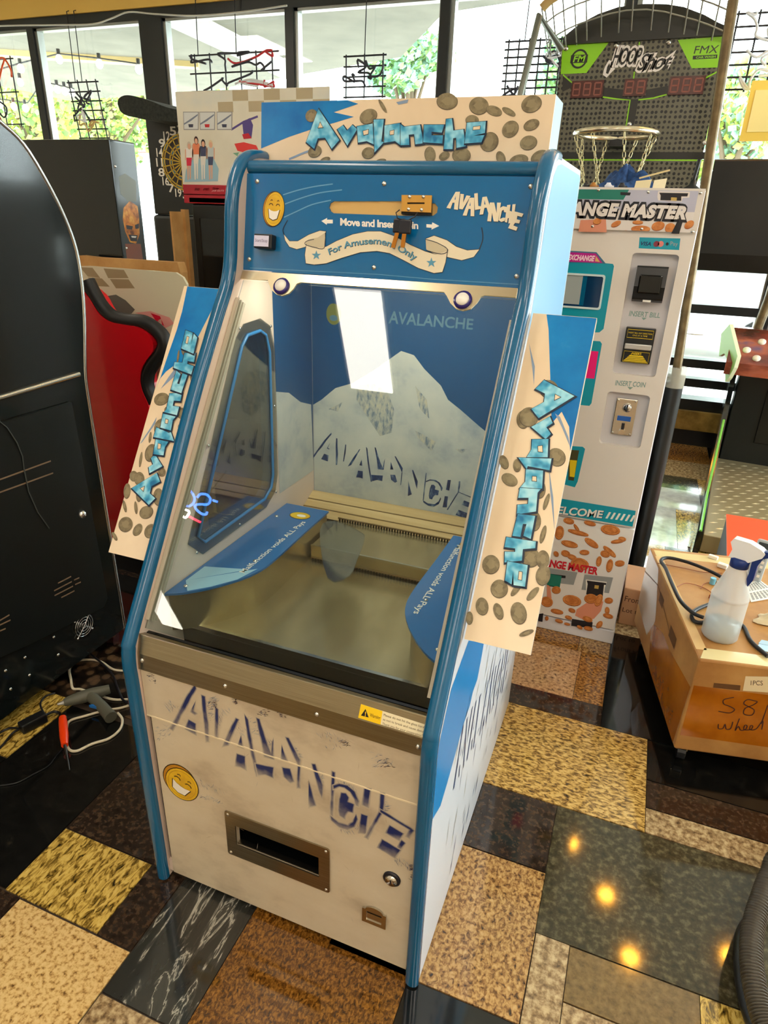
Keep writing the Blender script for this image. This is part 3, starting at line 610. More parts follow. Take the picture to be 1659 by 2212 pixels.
# --- front door and upper strip with printed artwork
zs = .507
hole = fp(c3([(488, 772), (852, 916), (850, 1030), (497, 884)]))
u0, u1 = min(p[0] for p in hole), max(p[0] for p in hole); v0, v1 = min(p[1] for p in hole) + .012, max(p[1] for p in hole) - .012
m = MB(); m.plate(PF, [(.012, .022), (W - .002, .022), (W - .002, zs), (.012, zs)], [[(u0, v0), (u1, v0), (u1, v1), (u0, v1)]], .016, panel_white); door = part('front_door', m, pusher)
m = MB(); m.plate(PF, [(.002, zs + .003), (W - .002, zs + .003), (W - .002, .632), (.002, .632)], [], .016, panel_white); part('front_strip', m, pusher)
m = MB(); m.box(xl + .002, xr - .002, .8595, .862, zs - .0002, zs + .0032, M('seam_edge', (232, 218, 186), 0.3)); part('door_seam', m, pusher)
m = MB(); m.box(xl + .003, xl + .011, .868, .874, .06, zs, pit_black); m.box(xl + .001, xl + .012, .8615, .875, .024, .06, liner); part('hinge_gap', m, pusher)
FA = crop(360, 1460, 5.53); FB = crop(600, 1560, 5.184)
ART = [FA(q) for q in ([(340, 115), (348, 150), (275, 270), (215, 395), (165, 470), (125, 560), (70, 640), (50, 625), (110, 520), (160, 420), (240, 260), (300, 170)], [(428, 240), (452, 250), (468, 400), (492, 560), (502, 780), (478, 780), (458, 560), (438, 400)],
 [(268, 528), (345, 572), (345, 692), (300, 668), (232, 630)], [(345, 310), (316, 418), (350, 445), (335, 452), (300, 428)], [(592, 385), (608, 400), (614, 560), (603, 730), (590, 722)],
 [(835, 515), (848, 522), (795, 660), (730, 815), (675, 838), (750, 670)], [(850, 940), (930, 965), (942, 1110), (885, 1080), (832, 1070)], [(890, 730), (912, 856), (863, 838)],
 [(940, 480), (965, 520), (1020, 820), (1062, 1020), (1098, 1190), (1078, 1190), (1040, 1020), (985, 760)], [(1085, 512), (1105, 520), (1160, 700), (1205, 830), (1250, 935), (1266, 820), (1278, 760), (1272, 985), (1175, 962), (1140, 760)],
 [(1072, 1055), (1268, 1098), (1265, 1205), (1180, 1170), (1100, 1182)], [(1392, 1100), (1470, 1115), (1515, 1255), (1480, 1268), (1410, 1200)], [(1380, 840), (1434, 1004), (1382, 996)],
 [(1435, 740), (1455, 745), (1590, 1000), (1585, 1090), (1530, 960)], [(1577, 1085), (1590, 1085), (1583, 1327), (1570, 1327)])] + [FB(q) for q in ([(350, 670), (368, 740), (420, 925), (360, 942)], [(395, 475), (414, 478), (500, 700), (495, 840), (470, 760)],
 [(620, 560), (633, 565), (614, 1060), (597, 1060), (606, 800)], [(630, 712), (690, 692), (780, 712), (855, 778), (905, 880), (897, 932), (878, 925), (868, 862), (820, 776), (750, 724), (690, 712), (632, 734)],
 [(600, 1055), (680, 1125), (790, 1158), (850, 1115), (878, 1045), (888, 1080), (855, 1165), (780, 1198), (690, 1168), (608, 1095)], [(720, 795), (760, 800), (788, 840), (780, 890), (848, 920), (836, 1004), (785, 992), (762, 1020), (745, 1066), (700, 1042), (688, 980), (700, 860)],
 [(980, 745), (1032, 752), (1012, 948), (958, 920)], [(945, 1035), (997, 1052), (986, 1245), (918, 1232)], [(1163, 795), (1188, 800), (1184, 900), (1168, 1000), (1004, 1294), (988, 1284), (1148, 1000)],
 [(1160, 988), (1490, 1186), (1518, 1210), (1470, 1288), (1448, 1276), (1488, 1202), (1160, 1000)], [(1260, 1163), (1400, 1245), (1362, 1314), (1222, 1236)], [(1393, 1328), (1418, 1350), (1372, 1428), (1343, 1416)], [(1175, 1318), (1368, 1430), (1312, 1510), (1132, 1400)])]
SMEAR = [FA(q) for q in ([(0, 320), (60, 300), (130, 370), (40, 420), (0, 400)], [(505, 300), (560, 240), (625, 270), (580, 370), (520, 340)], [(716, 398), (748, 400), (650, 500), (612, 640), (614, 560), (650, 470)], [(470, 300), (500, 360), (590, 390), (580, 540), (500, 560)], [(800, 560), (850, 540), (985, 600), (975, 720), (800, 680)], [(965, 500), (1085, 510), (1140, 720), (1010, 690)], [(1110, 560), (1200, 760), (1265, 800), (1250, 930), (1200, 830)], [(1460, 760), (1600, 960), (1590, 1000)])] + [FB(q) for q in ([(420, 120), (560, 110), (700, 180), (780, 240), (720, 270), (600, 300), (540, 280), (640, 240), (500, 180)], [(1040, 330), (1140, 330), (1230, 400), (1290, 480), (1190, 490), (1050, 510), (1140, 440), (1030, 390)], [(640, 660), (760, 680), (870, 740), (880, 820), (780, 720), (660, 695)], [(1190, 850), (1250, 960), (1220, 1000), (1175, 980)], [(1330, 1500), (1480, 1590), (1500, 1640), (1400, 1620), (1310, 1560)], [(420, 500), (500, 560), (490, 700)], [(700, 1185), (820, 1210), (880, 1150), (900, 1180), (800, 1240), (690, 1200)])] + [c3(q) for q in ([(150, 380), (200, 370), (215, 420), (160, 430)], [(330, 600), (440, 650), (440, 662), (335, 625)], [(350, 660), (440, 700), (440, 710), (340, 676)])]
ROCK = [FB(q) for q in ([(715, 215), (755, 205), (790, 252), (725, 245)], [(1200, 425), (1240, 412), (1295, 492), (1180, 485)], [(1500, 1600), (1530, 1620), (1490, 1650)])] + [FA(q) for q in ([(805, 265), (830, 265), (825, 315), (805, 305)], [(1080, 435), (1215, 405), (1225, 415), (1150, 445), (1180, 460), (1150, 468)], [(515, 315), (590, 310), (580, 365), (540, 345)], [(1330, 430), (1460, 460), (1380, 485)])] + [c3(q) for q in ([(115, 150), (135, 145), (150, 185), (140, 190), (125, 165)], [(1500 / 1.2, 1000), (1255, 1010), (1240, 1020)])]
m = MB()
ik1 = ink_mat('front_ink_pale', (202, 188, 162), (134, 146, 160), 70, amount=1.6); ik2 = ink_mat('front_ink_blue', (198, 186, 162), (24, 42, 98), 40, amount=.7); ik3 = ink_mat('front_ink_dark', (190, 178, 160), (20, 20, 34), 90, amount=.6)
rng = random.Random(3); pal = [M('brush_pale', (150, 160, 166), .45), M('brush_mid', (110, 126, 146), .45), M('brush_deep', (52, 66, 104), .45), M('brush_light', (176, 176, 170), .45)]
for k, q in enumerate(SMEAR): hatch(m, PF, grow(fp(q), .002), pal, 34, .016, .0009, math.radians(35 if k % 2 else 120), .5 + .02 * k, rng)
for k, q in enumerate(ART): m.soft(PF, grow(fp(q), -.0008), .0048, ik2, 2 + .03 * k)
for k, q in enumerate(ROCK): hatch(m, PF, grow(fp(q), .003), [ink_black, pal[2], M('brush_rust', (96, 66, 60), .5)], 26, .009, .0012, math.radians(20), 3.5 + .03 * k, rng)
for k in range(60): hatch(m, PF, [(.02, .03), (.6, .03), (.6, .62), (.02, .62)], [M('fleck_tan', (170, 150, 120), .5), M('fleck_grey', (180, 172, 158), .5)], 1, .02, .0008, math.radians(rng.choice([-20, 30, 100])), .4 + .003 * k, rng)
part('front_print', m, pusher, kind='stuff')
ce = PF.px(391, 1693); m = MB(); smiley(m, PF, ce[0] + .003, ce[1], .042, .047, -24, edge=(-.2, .1)); part('smiling_coin_emblem', m, pusher)
# coin return window with steel frame
fo = fp(c3([(442, 710), (900, 890), (898, 1098), (460, 920)])); a0, a1 = min(p[0] for p in fo) + .003, max(p[0] for p in fo) - .003; b0, b1 = min(p[1] for p in fo) + .012, max(p[1] for p in fo) - .012
m = MB(); m.plate(PF, rrect(a0, a1, b0, b1, .006), [[(u0 + .002, v0 + .002), (u1 - .002, v0 + .002), (u1 - .002, v1 - .002), (u0 + .002, v1 - .002)]], .003, steel, front=.0035); fr = part('return_frame', m, door)
for a, b in ((a0 + .008, b0 + .008), (a1 - .008, b0 + .008), (a0 + .008, b1 - .008), (a1 - .008, b1 - .008)): m = MB(); m.lathe([(.004, 0), (.003, .0015), (0, .002)], PF.P(a, b, .0035), PF.n, steel_b, 10); part('screw', m, fr)
m = MB(); P = PF.P
m.add([P(u0, v0, -.014), P(u1, v0, -.014), P(u1, v1, -.014), P(u0, v1, -.014), P(u0, v0, -.10), P(u1, v0, -.10), P(u1, v1, -.10), P(u0, v1, -.10)], [(4, 5, 6, 7), (0, 1, 5, 4), (1, 2, 6, 5), (2, 3, 7, 6), (3, 0, 4, 7)], pit_black); part('return_bin', m, pusher)
m = MB(); m.box(P(u0, 0, 0).x + .002, P(u1, 0, 0).x - .002, .862, .874, v0, v0 + .004, steel_b); part('return_lip', m, door)
a, b = PF.px(847, 1897); m = MB(); m.lathe([(.0185, 0), (.0185, .004), (.013, .006), (.013, .003)], PF.P(a, b), PF.n, ink_black, 24); m.lathe([(.0135, .003), (.0125, .009), (0, .0095)], PF.P(a, b), PF.n, steel_b, 24); m.obox(PF.P(a, b, .0098), PF.u, PF.v, PF.n, .0013, .005, .0006, ink_black); part('door_lock', m, door)
a, b = PF.px(809, 1979)
m = MB(); ol = [(a - .027, b - .024), (a + .027, b - .024), (a + .027, b + .018)] + [(a + .020 * math.cos(t * math.pi / 8), b + .018 + .011 * math.sin(t * math.pi / 8)) for t in range(9)] + [(a - .027, b + .018)]
m.plate(PF, ol, [[(a - .017, b - .014), (a + .017, b - .014), (a + .017, b + .013), (a - .017, b + .013)]], .003, steel_b, front=.004); o = part('coin_cup_plate', m, door)
m = MB(); m.prism([PF.P(a - .017, b - .014, .002), PF.P(a - .017, b + .004, .001), PF.P(a - .017, b - .012, -.02), PF.P(a - .017, b - .016, -.02)], (.034, 0, 0), steel_b); m.flat(PF, [(a - .017, b + .002), (a + .017, b + .002), (a + .017, b + .013), (a - .017, b + .013)], pit_black, 1); part('coin_cup', m, o)
# --- inside the case
PBK = Plane((xl, 1.662, 0), (1, 0, 0), (0, 0, 1)); bp = PBK.pxs; c1 = crop(340, 580, 1.975)
back_blue = M('back_blue', (20, 76, 124), 0.45); back_snow = NM('back_snow', [(0.3, (150, 160, 170)), (0.5, (190, 192, 188)), (0.75, (208, 206, 196))], 9, 6, rough=0.45)
m = MB(); m.box(xl, xr, 1.662, 1.675, .70, 1.585, back_blue); bpn = part('back_panel', m, pusher)
m = MB(); MT = [(655, 580), (700, 560), (760, 510), (830, 490), (930, 430), (1000, 380), (1040, 352), (1095, 370), (1140, 430), (1210, 500), (1240, 560), (1290, 600), (1370, 670), (1420, 712), (1500, 770)]
mu = bp(c1(MT)); mu = [(max(.001, min(W - .001, a)), b) for a, b in mu] + [(W - .001, .72), (.001, .72)]; mu[0] = (.001, mu[0][1]); m.flat(PBK, mu, back_snow, 1)
for q in ([(850, 500), (920, 490), (980, 520), (1010, 600), (1000, 700), (950, 715), (900, 640), (850, 560)], [(1100, 500), (1150, 560), (1160, 640), (1120, 600)], [(730, 600), (790, 570), (770, 610)], [(1100, 690), (1190, 740), (1170, 780), (1110, 720)], [(1270, 770), (1320, 770), (1300, 790)]): m.flat(PBK, bp(c1(q)), ink_pale, 2)
fA, fE = fp([(415, 1565), (845, 1835)]); bA, bE = bp([(704.6, 985), (1003, 1112)]); sx = (bE[0] - bA[0]) / (fE[0] - fA[0]); sz = (bE[1] - bA[1]) / (fE[1] - fA[1])
for q in ART: m.flat(PBK, [(bA[0] + (a - fA[0]) * sx, bA[1] + (b - fA[1]) * sz) for a, b in fp(q)], ink_blue, 3)
part('back_print', m, bpn)
pale_ghost = M('back_pale_print', (86, 122, 144), 0.5)
m = MB(); m.text(PBK, 'AVALANCHE', quad(*bp(c1([(985, 235), (1345, 262), (1350, 215), (990, 180)]))), pale_ghost, 1, bold=.02); part('back_ghost_lettering', m, bpn); m = MB(); g = bp(c1([(752, 195)]))[0]; m.flat(PBK, ell(g, .022, .028), M('back_ghost_coin', (120, 124, 70), 0.5), 1); m.flat(PBK, ell((g[0], g[1] - .01), .012, .008), pale_ghost, 2); part('back_ghost_print', m, bpn)
# left inner wall print and window sheets
m = MB(); wl = pl_side_l
m.flat(wl, [(1.455, .80), (1.66, .80), (1.66, 1.38), (1.455, 1.38)], back_blue, 1)
m.flat(wl, [(1.455, .80), (1.66, .80)] + [(min(1.66, max(1.455, a)), b) for a, b in wl.pxs(c1([(655, 580), (610, 570), (560, 530), (500, 528)]))], back_snow, 2); part('side_inner_print', m, pusher)
for pl, d in ((pl_side_l, .004), (Plane((XR, 0, 0), (0, 1, 0), (0, 0, 1)), .004)):
    m = MB(); m.plate(pl, grow(winhole, .028), [], .003, window_m, front=d); o = part('side_window', m, pusher)
    for a, b in ((1.075, .80), (1.25, .795), (1.43, .815), (1.44, 1.05), (1.435, 1.25), (1.30, 1.262), (1.15, 1.03)): screw(o, pl.P(a, b, d), pl.n, .003)
    m = MB(); k = len(winhole); m.tube([pl.P(a, b, .004) for a, b in grow(winhole, .001)], .0042, M('window_molding', (52, 120, 178), 0.3), 8, True); part('window_molding', m, o)
# pusher shelf, playfield, combs, bins
plate_steel = NM('playfield_steel', [(0.3, (176, 158, 118)), (0.7, (206, 188, 146))], 14, 4, (1, .3, 1), rough=0.26, metal=.75)
sheet_refl = NM('backboard_reflections', [(0.3, (176, 146, 98)), (0.6, (206, 178, 128)), (0.8, (218, 194, 148))], 5, 5, (.3, 6, 6), rough=0.22)  # beige streaks stand for reflections, painted into the sloped steel backboard
m = MB(); m.box(xl + .001, xr - .001, 1.012, 1.40, .645, .655, plate_steel); part('playfield', m, pusher)
m = MB(); m.box(xl + .13, xr - .12, 1.386, 1.56, .66, .70, plate_steel); m.box(xl + .13, xr - .12, 1.384, 1.39, .698, .703, steel_b); part('pusher_shelf', m, pusher)
for y, z in ((1.385, .6565), (1.557, .7015)):
    m = MB()
    for k in range(46): x = xl + .135 + k * (W - .26) / 45; m.box(x, x + .004, y - .006, y, z, z + .008, pit_black)
    m.box(xl + .13, xr - .12, y - .002, y + .002, z + .006, z + .010, M('comb_and_reflection', (120, 96, 60), 0.4)); part('comb', m, pusher)
m = MB(); m.prism([(xl, 1.562, .698), (xl, 1.652, .735), (xl, 1.66, .735), (xl, 1.572, .69)], (W, 0, 0), sheet_refl)
for k in range(2): t = (k + 1) / 3; y = 1.562 + .09 * t; z = .698 + .037 * t; m.box(xl, xr, y - .0015, y + .003, z - .001, z + .0012, M('comb_and_reflection'))  # thin strips drawn for the step lines mirrored in the steel sheet
part('backboard', m, pusher)
m = MB(); m.box(xl + .001, xr - .001, .90, 1.012, .52, .53, pit_black); m.box(xl + .001, xr - .001, 1.005, 1.011, .53, .645, pit_black); m.box(xl + .001, xr - .001, .893, .90, .52, .70, pit_black); part('coin_pit', m, pusher)
m = MB(); m.box(xl + .001, xr - .001, 1.006, 1.014, .640, .658, steel_b); part('playfield_edge', m, pusher)
plate_blue = M('bin_cover_blue', (22, 102, 168), 0.2, coat=.4)
plate_pale = M('bin_cover_pale', (150, 192, 216), 0.3)
wallc = (XL + XR) / 2
for sgn in (-1, 1):
    fx = lambda d: wallc + sgn * d
    edge = smooth([(.178, 1.49), (.176, 1.35), (.172, 1.20), (.176, 1.13), (.195, 1.075), (.235, 1.015), (.275, .975), (.308, .955)], 3)
    pts = [(fx(d), y) for d, y in edge] + [(fx(.309), 1.49)]
    PZ = Plane((0, 0, .758), (1, 0, 0), (0, 1, 0)); m = MB(); m.plate(PZ, pts, [], .005, plate_blue); o = part('bin_cover', m, pusher)
    m = MB(); yy0 = (1.14, 1.44)
    if sgn < 0:
        m.flat(PZ, [(fx(.185), 1.13), (fx(.30), 1.02), (fx(.27), .985), (fx(.235), 1.02), (fx(.20), 1.07)], plate_pale, 1)
        m.flat(PZ, [(fx(.20), 1.12), (fx(.30), 1.09), (fx(.30), 1.02)], plate_pale, 1)
        m.text(PZ, 'Malfunction voids ALL Pays', quad((fx(.197), 1.10), (fx(.197), 1.40), (fx(.216), 1.40), (fx(.216), 1.10)), white_print, 2, bold=.01)
    else: m.text(PZ, 'Malfunction voids ALL Pays', quad((fx(.197), 1.44), (fx(.197), 1.10), (fx(.216), 1.10), (fx(.216), 1.44)), white_print, 2, bold=.01)
    cc = (fx(.235), 1.43 if sgn < 0 else 1.45); m.flat(PZ, ell(cc, .03, .022), M('coin_outline', (58, 38, 8)), 1); m.flat(PZ, ell(cc, .028, .020), gold_p, 2); m.flat(PZ, ell((cc[0] + .004, cc[1]), .013, .008), white_print, 3)
    part('bin_cover_print', m, o)
    for d, y in ((.285, 1.0), (.21, 1.16), (.29, 1.4)): screw(o, (fx(d), y, .758), (0, 0, 1), .004)
    m = MB(); e2 = [(fx(d + .012), y + .012) for d, y in edge[:-1]]
    for (x0, y0), (x1, y1) in zip(e2[:-1], e2[1:]): m.add([(x0, y0, .655), (x1, y1, .655), (x1, y1, .753), (x0, y0, .753)], [(0, 1, 2, 3)], plate_steel)
    part('bin_wall', m, pusher)
m = MB(); PGd = Plane((0, 0, .762), (1, 0, 0), (0, 1, 0)); m.plate(PGd, smooth(PGd.pxs(c2([(872, 290), (935, 252), (1052, 302), (1066, 335), (1035, 420), (1000, 492), (905, 500)])), 3, True), [], .003, pane_mat('clear_guard', (214, 216, 210), .10, .08)); part('coin_guard', m, pusher)
# --- marquee sign on top
mq = Plane((-.872, 1.462, 1.608), (1, 0, 0), (0, .012, .118)); mqp = mq.pxs; MW, MH = .640, .116
m = MB(); m.plate(mq, [(0, 0), (MW, 0), (MW, MH), (0, MH)], [], .004, sign_snow); m.prism([mq.P(0, 0, -.004), mq.P(MW, 0, -.004), mq.P(MW, MH, -.004), mq.P(0, MH, -.004)], (0, .10, 0), M('acrylic_pale_blue', (170, 206, 224), 0.2)); sg = part('marquee_sign', m, pusher)
cm = crop(480, 180, 2.074); CL = crop(640, 210, 3.858)
LOGO = [[(188, 98), (362, 358), (298, 432), (243, 340), (182, 345), (152, 432), (85, 375)], [(345, 268), (392, 235), (425, 280), (470, 232), (510, 268), (428, 405)], [(508, 245), (640, 222), (648, 395), (590, 368), (518, 380)], [(648, 188), (733, 186), (712, 372), (735, 375), (655, 462)],
 [(738, 238), (868, 218), (868, 400), (825, 368), (735, 382)], [(872, 402), (872, 228), (900, 248), (1035, 232), (1065, 385), (995, 395), (985, 310), (940, 315), (945, 400)], [(1068, 232), (1235, 232), (1215, 298), (1130, 290), (1130, 320), (1225, 320), (1220, 388), (1060, 378)],
 [(1252, 185), (1300, 180), (1312, 280), (1395, 270), (1415, 410), (1338, 425), (1335, 340), (1310, 345), (1305, 435), (1232, 435)], [(1425, 215), (1582, 203), (1575, 300), (1475, 325), (1570, 318), (1545, 378), (1405, 388)]]
LHOLE = [[(203, 212), (226, 255), (186, 258)], [(560, 285), (605, 272), (603, 308), (566, 318)], [(785, 285), (818, 277), (816, 312), (785, 316)], [(1478, 250), (1535, 243), (1532, 270), (1475, 275)]]
def logo(m, pl, fn, layer, out=.0022):
    for k, q in enumerate(LOGO):
        u = [fn(p) for p in q]; m.flat(pl, [(a + out * .5, b - out * .6) for a, b in grow(u, out)], ink_out, layer + .3 * k); m.flat(pl, u, ice, layer + .3 * k + .15)
    for q in LHOLE: u = [fn(p) for p in q]; m.flat(pl, grow(u, out * .4), ink_out, layer + 3); m.flat(pl, u, sign_snow, layer + 3.3)
def coins(m, pl, lst, layer):
    for i, (x, y, rx, ry, an) in enumerate(lst):
        c = pl.px(x, y); ex = pl.px(x + rx * math.cos(math.radians(an)), y + rx * math.sin(math.radians(an))); ey = pl.px(x - ry * math.sin(math.radians(an)), y + ry * math.cos(math.radians(an)))
        A = Vector((ex[0] - c[0], ex[1] - c[1])); B = Vector((ey[0] - c[0], ey[1] - c[1])); cv = Vector(c)
        E = lambda s, ox=0: [tuple(cv + A * s * math.cos(t * math.pi / 12) + B * (s * math.sin(t * math.pi / 12) + ox)) for t in range(24)]
        m.flat(pl, E(1.0, .05), coin_rim, layer + .12 * i); m.flat(pl, E(.96), coin_m, layer + .12 * i + .04); m.flat(pl, [tuple(cv + A * .45 * math.cos(t * math.pi / 5) * (1.3 if t % 2 else .8) + B * .5 * math.sin(t * math.pi / 5)) for t in range(10)], M('coin_relief', (140, 128, 96), 0.4), layer + .12 * i + .08)
m = MB(); sky = mqp(cm([(160, 80), (560, 76), (610, 92), (500, 130), (590, 150), (500, 178), (420, 200), (300, 240), (165, 292)])); m.flat(mq, [(max(0, a), min(MH, b)) for a, b in sky], sky_blue, 1)
m.line(mq, smooth(mqp(cm([(300, 340), (370, 310), (430, 290)])), 4), .004, M('ridge_blue', (128, 150, 176), 0.4), 2); m.flat(mq, mqp(cm([(780, 85), (835, 72), (830, 88), (790, 96)])), M('ridge_blue'), 2)
MC = [(1008, 80, 48, 38, 0), (1150, 100, 44, 40, 0), (1218, 123, 38, 22, 20), (1285, 127, 34, 14, 30), (1385, 92, 48, 38, -25), (1120, 165, 30, 24, 0), (1290, 205, 42, 34, -50), (1385, 186, 38, 24, -25), (1372, 266, 40, 32, -20), (1195, 262, 46, 40, -60), (1420, 328, 42, 26, -30), (1328, 345, 44, 26, -15), (1250, 335, 32, 20, 70), (1072, 322, 42, 36, 0), (995, 325, 26, 18, -30), (933, 320, 36, 25, 85), (655, 148, 42, 32, -30), (415, 305, 32, 26, -30), (655, 312, 30, 26, -20), (720, 102, 34, 8, 60), (400, 145, 30, 26, -60), (462, 343, 24, 12, -20), (712, 348, 24, 10, -10)]
MCp = [((480 + x / 2.074), (180 + y / 2.074), a / 2.074, b / 2.074, t) for x, y, a, b, t in MC]
coins(m, mq, [q for q in MCp if q[1] + q[3] * .3 < 352 and q[1] - q[3] * .5 > 205], 2); logo(m, mq, lambda p: mq.px(*CL([p])[0]), 6); part('marquee_print', m, sg)
# --- two wing signs on the flanks
PW = Plane((0, .964, .822), (1, 0, 0), (0, .341, .522)); WL = math.hypot(.341, .522)
def wing(x0, x1, sky_q, coin_l, P0, D, U, cr, streak):
    m = MB(); m.plate(PW, [(x0, 0), (x1, 0), (x1, WL), (x0, WL)], [], .014, sign_snow, M('wing_edge', (222, 216, 200), 0.3)); wg = part('wing_sign', m, pusher)
    m = MB(); cl = lambda q: [(max(x0 + .0008, min(x1 - .0008, a)), max(.0008, min(WL - .0008, b))) for a, b in PW.pxs(cr(q))]
    m.flat(PW, cl(sky_q), sky_blue, 1)
    for q in streak: m.flat(PW, cl(q), M('ridge_blue'), 1.5)
    s = cr([(1, 0)])[0][0] - cr([(0, 0)])[0][0]
    coins(m, PW, [cr([(x, y)])[0] + (a * s, b * s, t) for x, y, a, b, t in coin_l], 2)
    logo(m, PW, lambda p: PW.px(*cr([((P0[0] + (p[0] - 85) / 1500 * D[0] + (462 - p[1]) / 364 * U[0]), (P0[1] + (p[0] - 85) / 1500 * D[1] + (462 - p[1]) / 364 * U[1]))])[0]), 7, .0024)
    part('wing_print', m, wg); return wg
cwr = crop(960, 640, 2.764)
RC = [(625, 555, 62, 55, 40), (470, 735, 40, 55, 0), (505, 720, 58, 60, 30), (668, 960, 52, 58, -40), (390, 1095, 52, 36, 30), (565, 1150, 40, 58, 0), (535, 1340, 42, 62, 0), (610, 1225, 14, 52, 18), (590, 1420, 16, 56, 15), (515, 1560, 58, 58, 0), (588, 1570, 40, 56, 0), (278, 1600, 52, 58, 0), (590, 1665, 44, 62, 10), (328, 1745, 52, 56, 0), (430, 1750, 18, 48, 38), (530, 1775, 20, 52, 42), (225, 1850, 38, 54, -8), (322, 1880, 28, 52, -18), (443, 1890, 48, 68, -12), (490, 2010, 46, 16, -20), (435, 1010, 24, 40, 0), (355, 990, 26, 44, -20), (150, 1920, 22, 40, 0)]
wing(-.200, -.083, [(612, 98), (910, 130), (770, 930), (745, 780), (700, 690), (640, 760), (632, 480), (622, 200)], RC, (532, 499), (-236, 1228), (261, 15), cwr, [[(505, 280), (540, 420), (535, 530), (525, 430)], [(625, 1030), (650, 1200), (665, 1400), (655, 1380), (630, 1150)], [(660, 700), (690, 720), (740, 840), (750, 900), (700, 780)]])
cwl = crop(220, 600, 3.456)
LC = [(445, 905, 58, 46, -25), (495, 985, 28, 26, 0), (595, 1010, 36, 42, 0), (435, 1110, 40, 62, 20), (600, 1115, 32, 34, 0), (362, 1190, 10, 42, 8), (368, 1305, 44, 68, 15), (292, 1355, 10, 58, 8), (240, 1480, 32, 40, 0), (282, 1500, 38, 52, 0), (190, 1590, 26, 58, 5), (282, 1620, 24, 52, 5), (425, 1635, 40, 66, 0), (172, 1705, 12, 46, -12), (256, 1715, 12, 48, -5), (332, 1750, 54, 46, -35), (180, 1840, 52, 58, 20), (270, 1880, 30, 50, 30), (365, 1890, 42, 56, 25), (97, 1930, 14, 36, -28), (450, 1450, 28, 34, 0), (630, 545, 34, 40, 0), (572, 590, 8, 52, 8), (690, 745, 28, 46, 0)]
wing(-.993, -.879, [(640, 62), (905, 70), (730, 420), (690, 500), (600, 660), (560, 640), (480, 700), (430, 760), (405, 830), (440, 740), (500, 560), (560, 390), (600, 250)], LC, (403, 1709), (372, -1281), (-201, -49), cwl, [[(410, 1040), (400, 1090), (300, 1230), (285, 1240), (370, 1110)], [(560, 660), (540, 740), (440, 830), (420, 860), (500, 740)], [(815, 400), (790, 480), (760, 520), (795, 440)]])
# ------------------------------------------------------------------ change machine behind the pusher
CX0, CX1, CY0, CY1, CZ = -.43, .100, 2.33, 2.74, 1.606
cm_white = M('cabinet_white', (224, 216, 206), 0.35); cm_side = M('cabinet_side_white', (228, 228, 232), 0.35)
recess_w = M('recess_white', (206, 202, 204), 0.4)
teal = M('print_teal', (0, 150, 172), 0.35); magenta = M('print_magenta', (190, 24, 140), 0.35)
copper = NM('print_copper', [(0.3, (186, 104, 44)), (0.55, (214, 136, 70)), (0.8, (232, 168, 104))], 40, 3, rough=0.35); copper_d = M('print_copper_dark', (150, 78, 28), 0.4)
skin_print = M('print_peach', (222, 146, 116), 0.4); green_print = M('print_green', (26, 122, 104), 0.4); grey_print = M('print_grey', (150, 154, 154), 0.4); lilac = M('print_lilac', (186, 186, 204), 0.35)
chg = thing('change_machine', ((CX0 + CX1) / 2, 2.5, 0), 'tall white change machine with copper coin graphics behind the coin pusher', 'change machine')
PC = Plane((CX0, CY0, 0), (1, 0, 0), (0, 0, 1)); CWD = CX1 - CX0; k4 = crop(1140, 380, 3.1965); k5 = crop(1100, 950, 2.95); cp = PC.pxs
def bb(q):
    u = cp(q); xs = sorted(p[0] for p in u); ys = sorted(p[1] for p in u); h = len(u) // 2
    return (sum(xs[:h]) / h, sum(xs[h:]) / h, sum(ys[:h]) / h, sum(ys[h:]) / h)
rb = bb(k4([(725, 530), (1050, 545), (880, 1390), (580, 1365)])); rc = bb(k4([(550, 1485), (848, 1520), (775, 1885), (495, 1845)]))
rect = lambda b: [(b[0], b[2]), (b[1], b[2]), (b[1], b[3]), (b[0], b[3])]
m = MB(); m.box(CX0, CX1, CY0 + .02, CY1, .06, CZ, cm_side); m.box(CX0 + .004, CX1 + .002, CY0 + .004, CY1 - .004, 0, .06, cm_side); part('cabinet_body', m, chg, bevel=.004)
m = MB(); m.plate(PC, [(.004, .505), (CWD - .004, .505), (CWD - .004, 1.487), (.004, 1.487)], [rrect(*rb, .012), rrect(*rc, .012)], .02, cm_white); dr = part('cabinet_door', m, chg)
m = MB()
for r in (rb, rc): m.add([PC.P(a, b, -.0195) for a, b in rrect(*r, .012)], [tuple(range(20))], recess_w)
part('door_recess', m, dr)
m = MB(); m.plate(PC, [(.002, 1.492), (CWD - .002, 1.492), (CWD - .002, CZ), (.002, CZ)], [], .02, cm_white, front=.008); hdp = part('header_box', m, chg, bevel=.003)
PCH = Plane((CX0, CY0 - .0085, 0), (1, 0, 0), (0, 0, 1)); ch = PCH.pxs
m = MB(); h0, h1 = PCH.px(*k4([(1170, 405)])[0])[1] + .004, PCH.px(*k4([(1205, 105)])[0])[1]
m.flat(PCH, [(.01, h0), (CWD - .02, h0), (CWD - .02, h1), (.01, h1)], M('print_offwhite', (228, 220, 214), 0.3), 1)
hm = (h0 + h1) / 2; m.flat(PCH, [(.01, hm), (CWD - .02, hm), (CWD - .02, h1), (.01, h1)], lilac, 2)
m.flat(PCH, ch(k4([(120, 92), (700, 95), (660, 165), (100, 155)])), green_print, 3); m.flat(PCH, ch(k4([(640, 112), (712, 115), (705, 135), (640, 132)])), ink_black, 4)
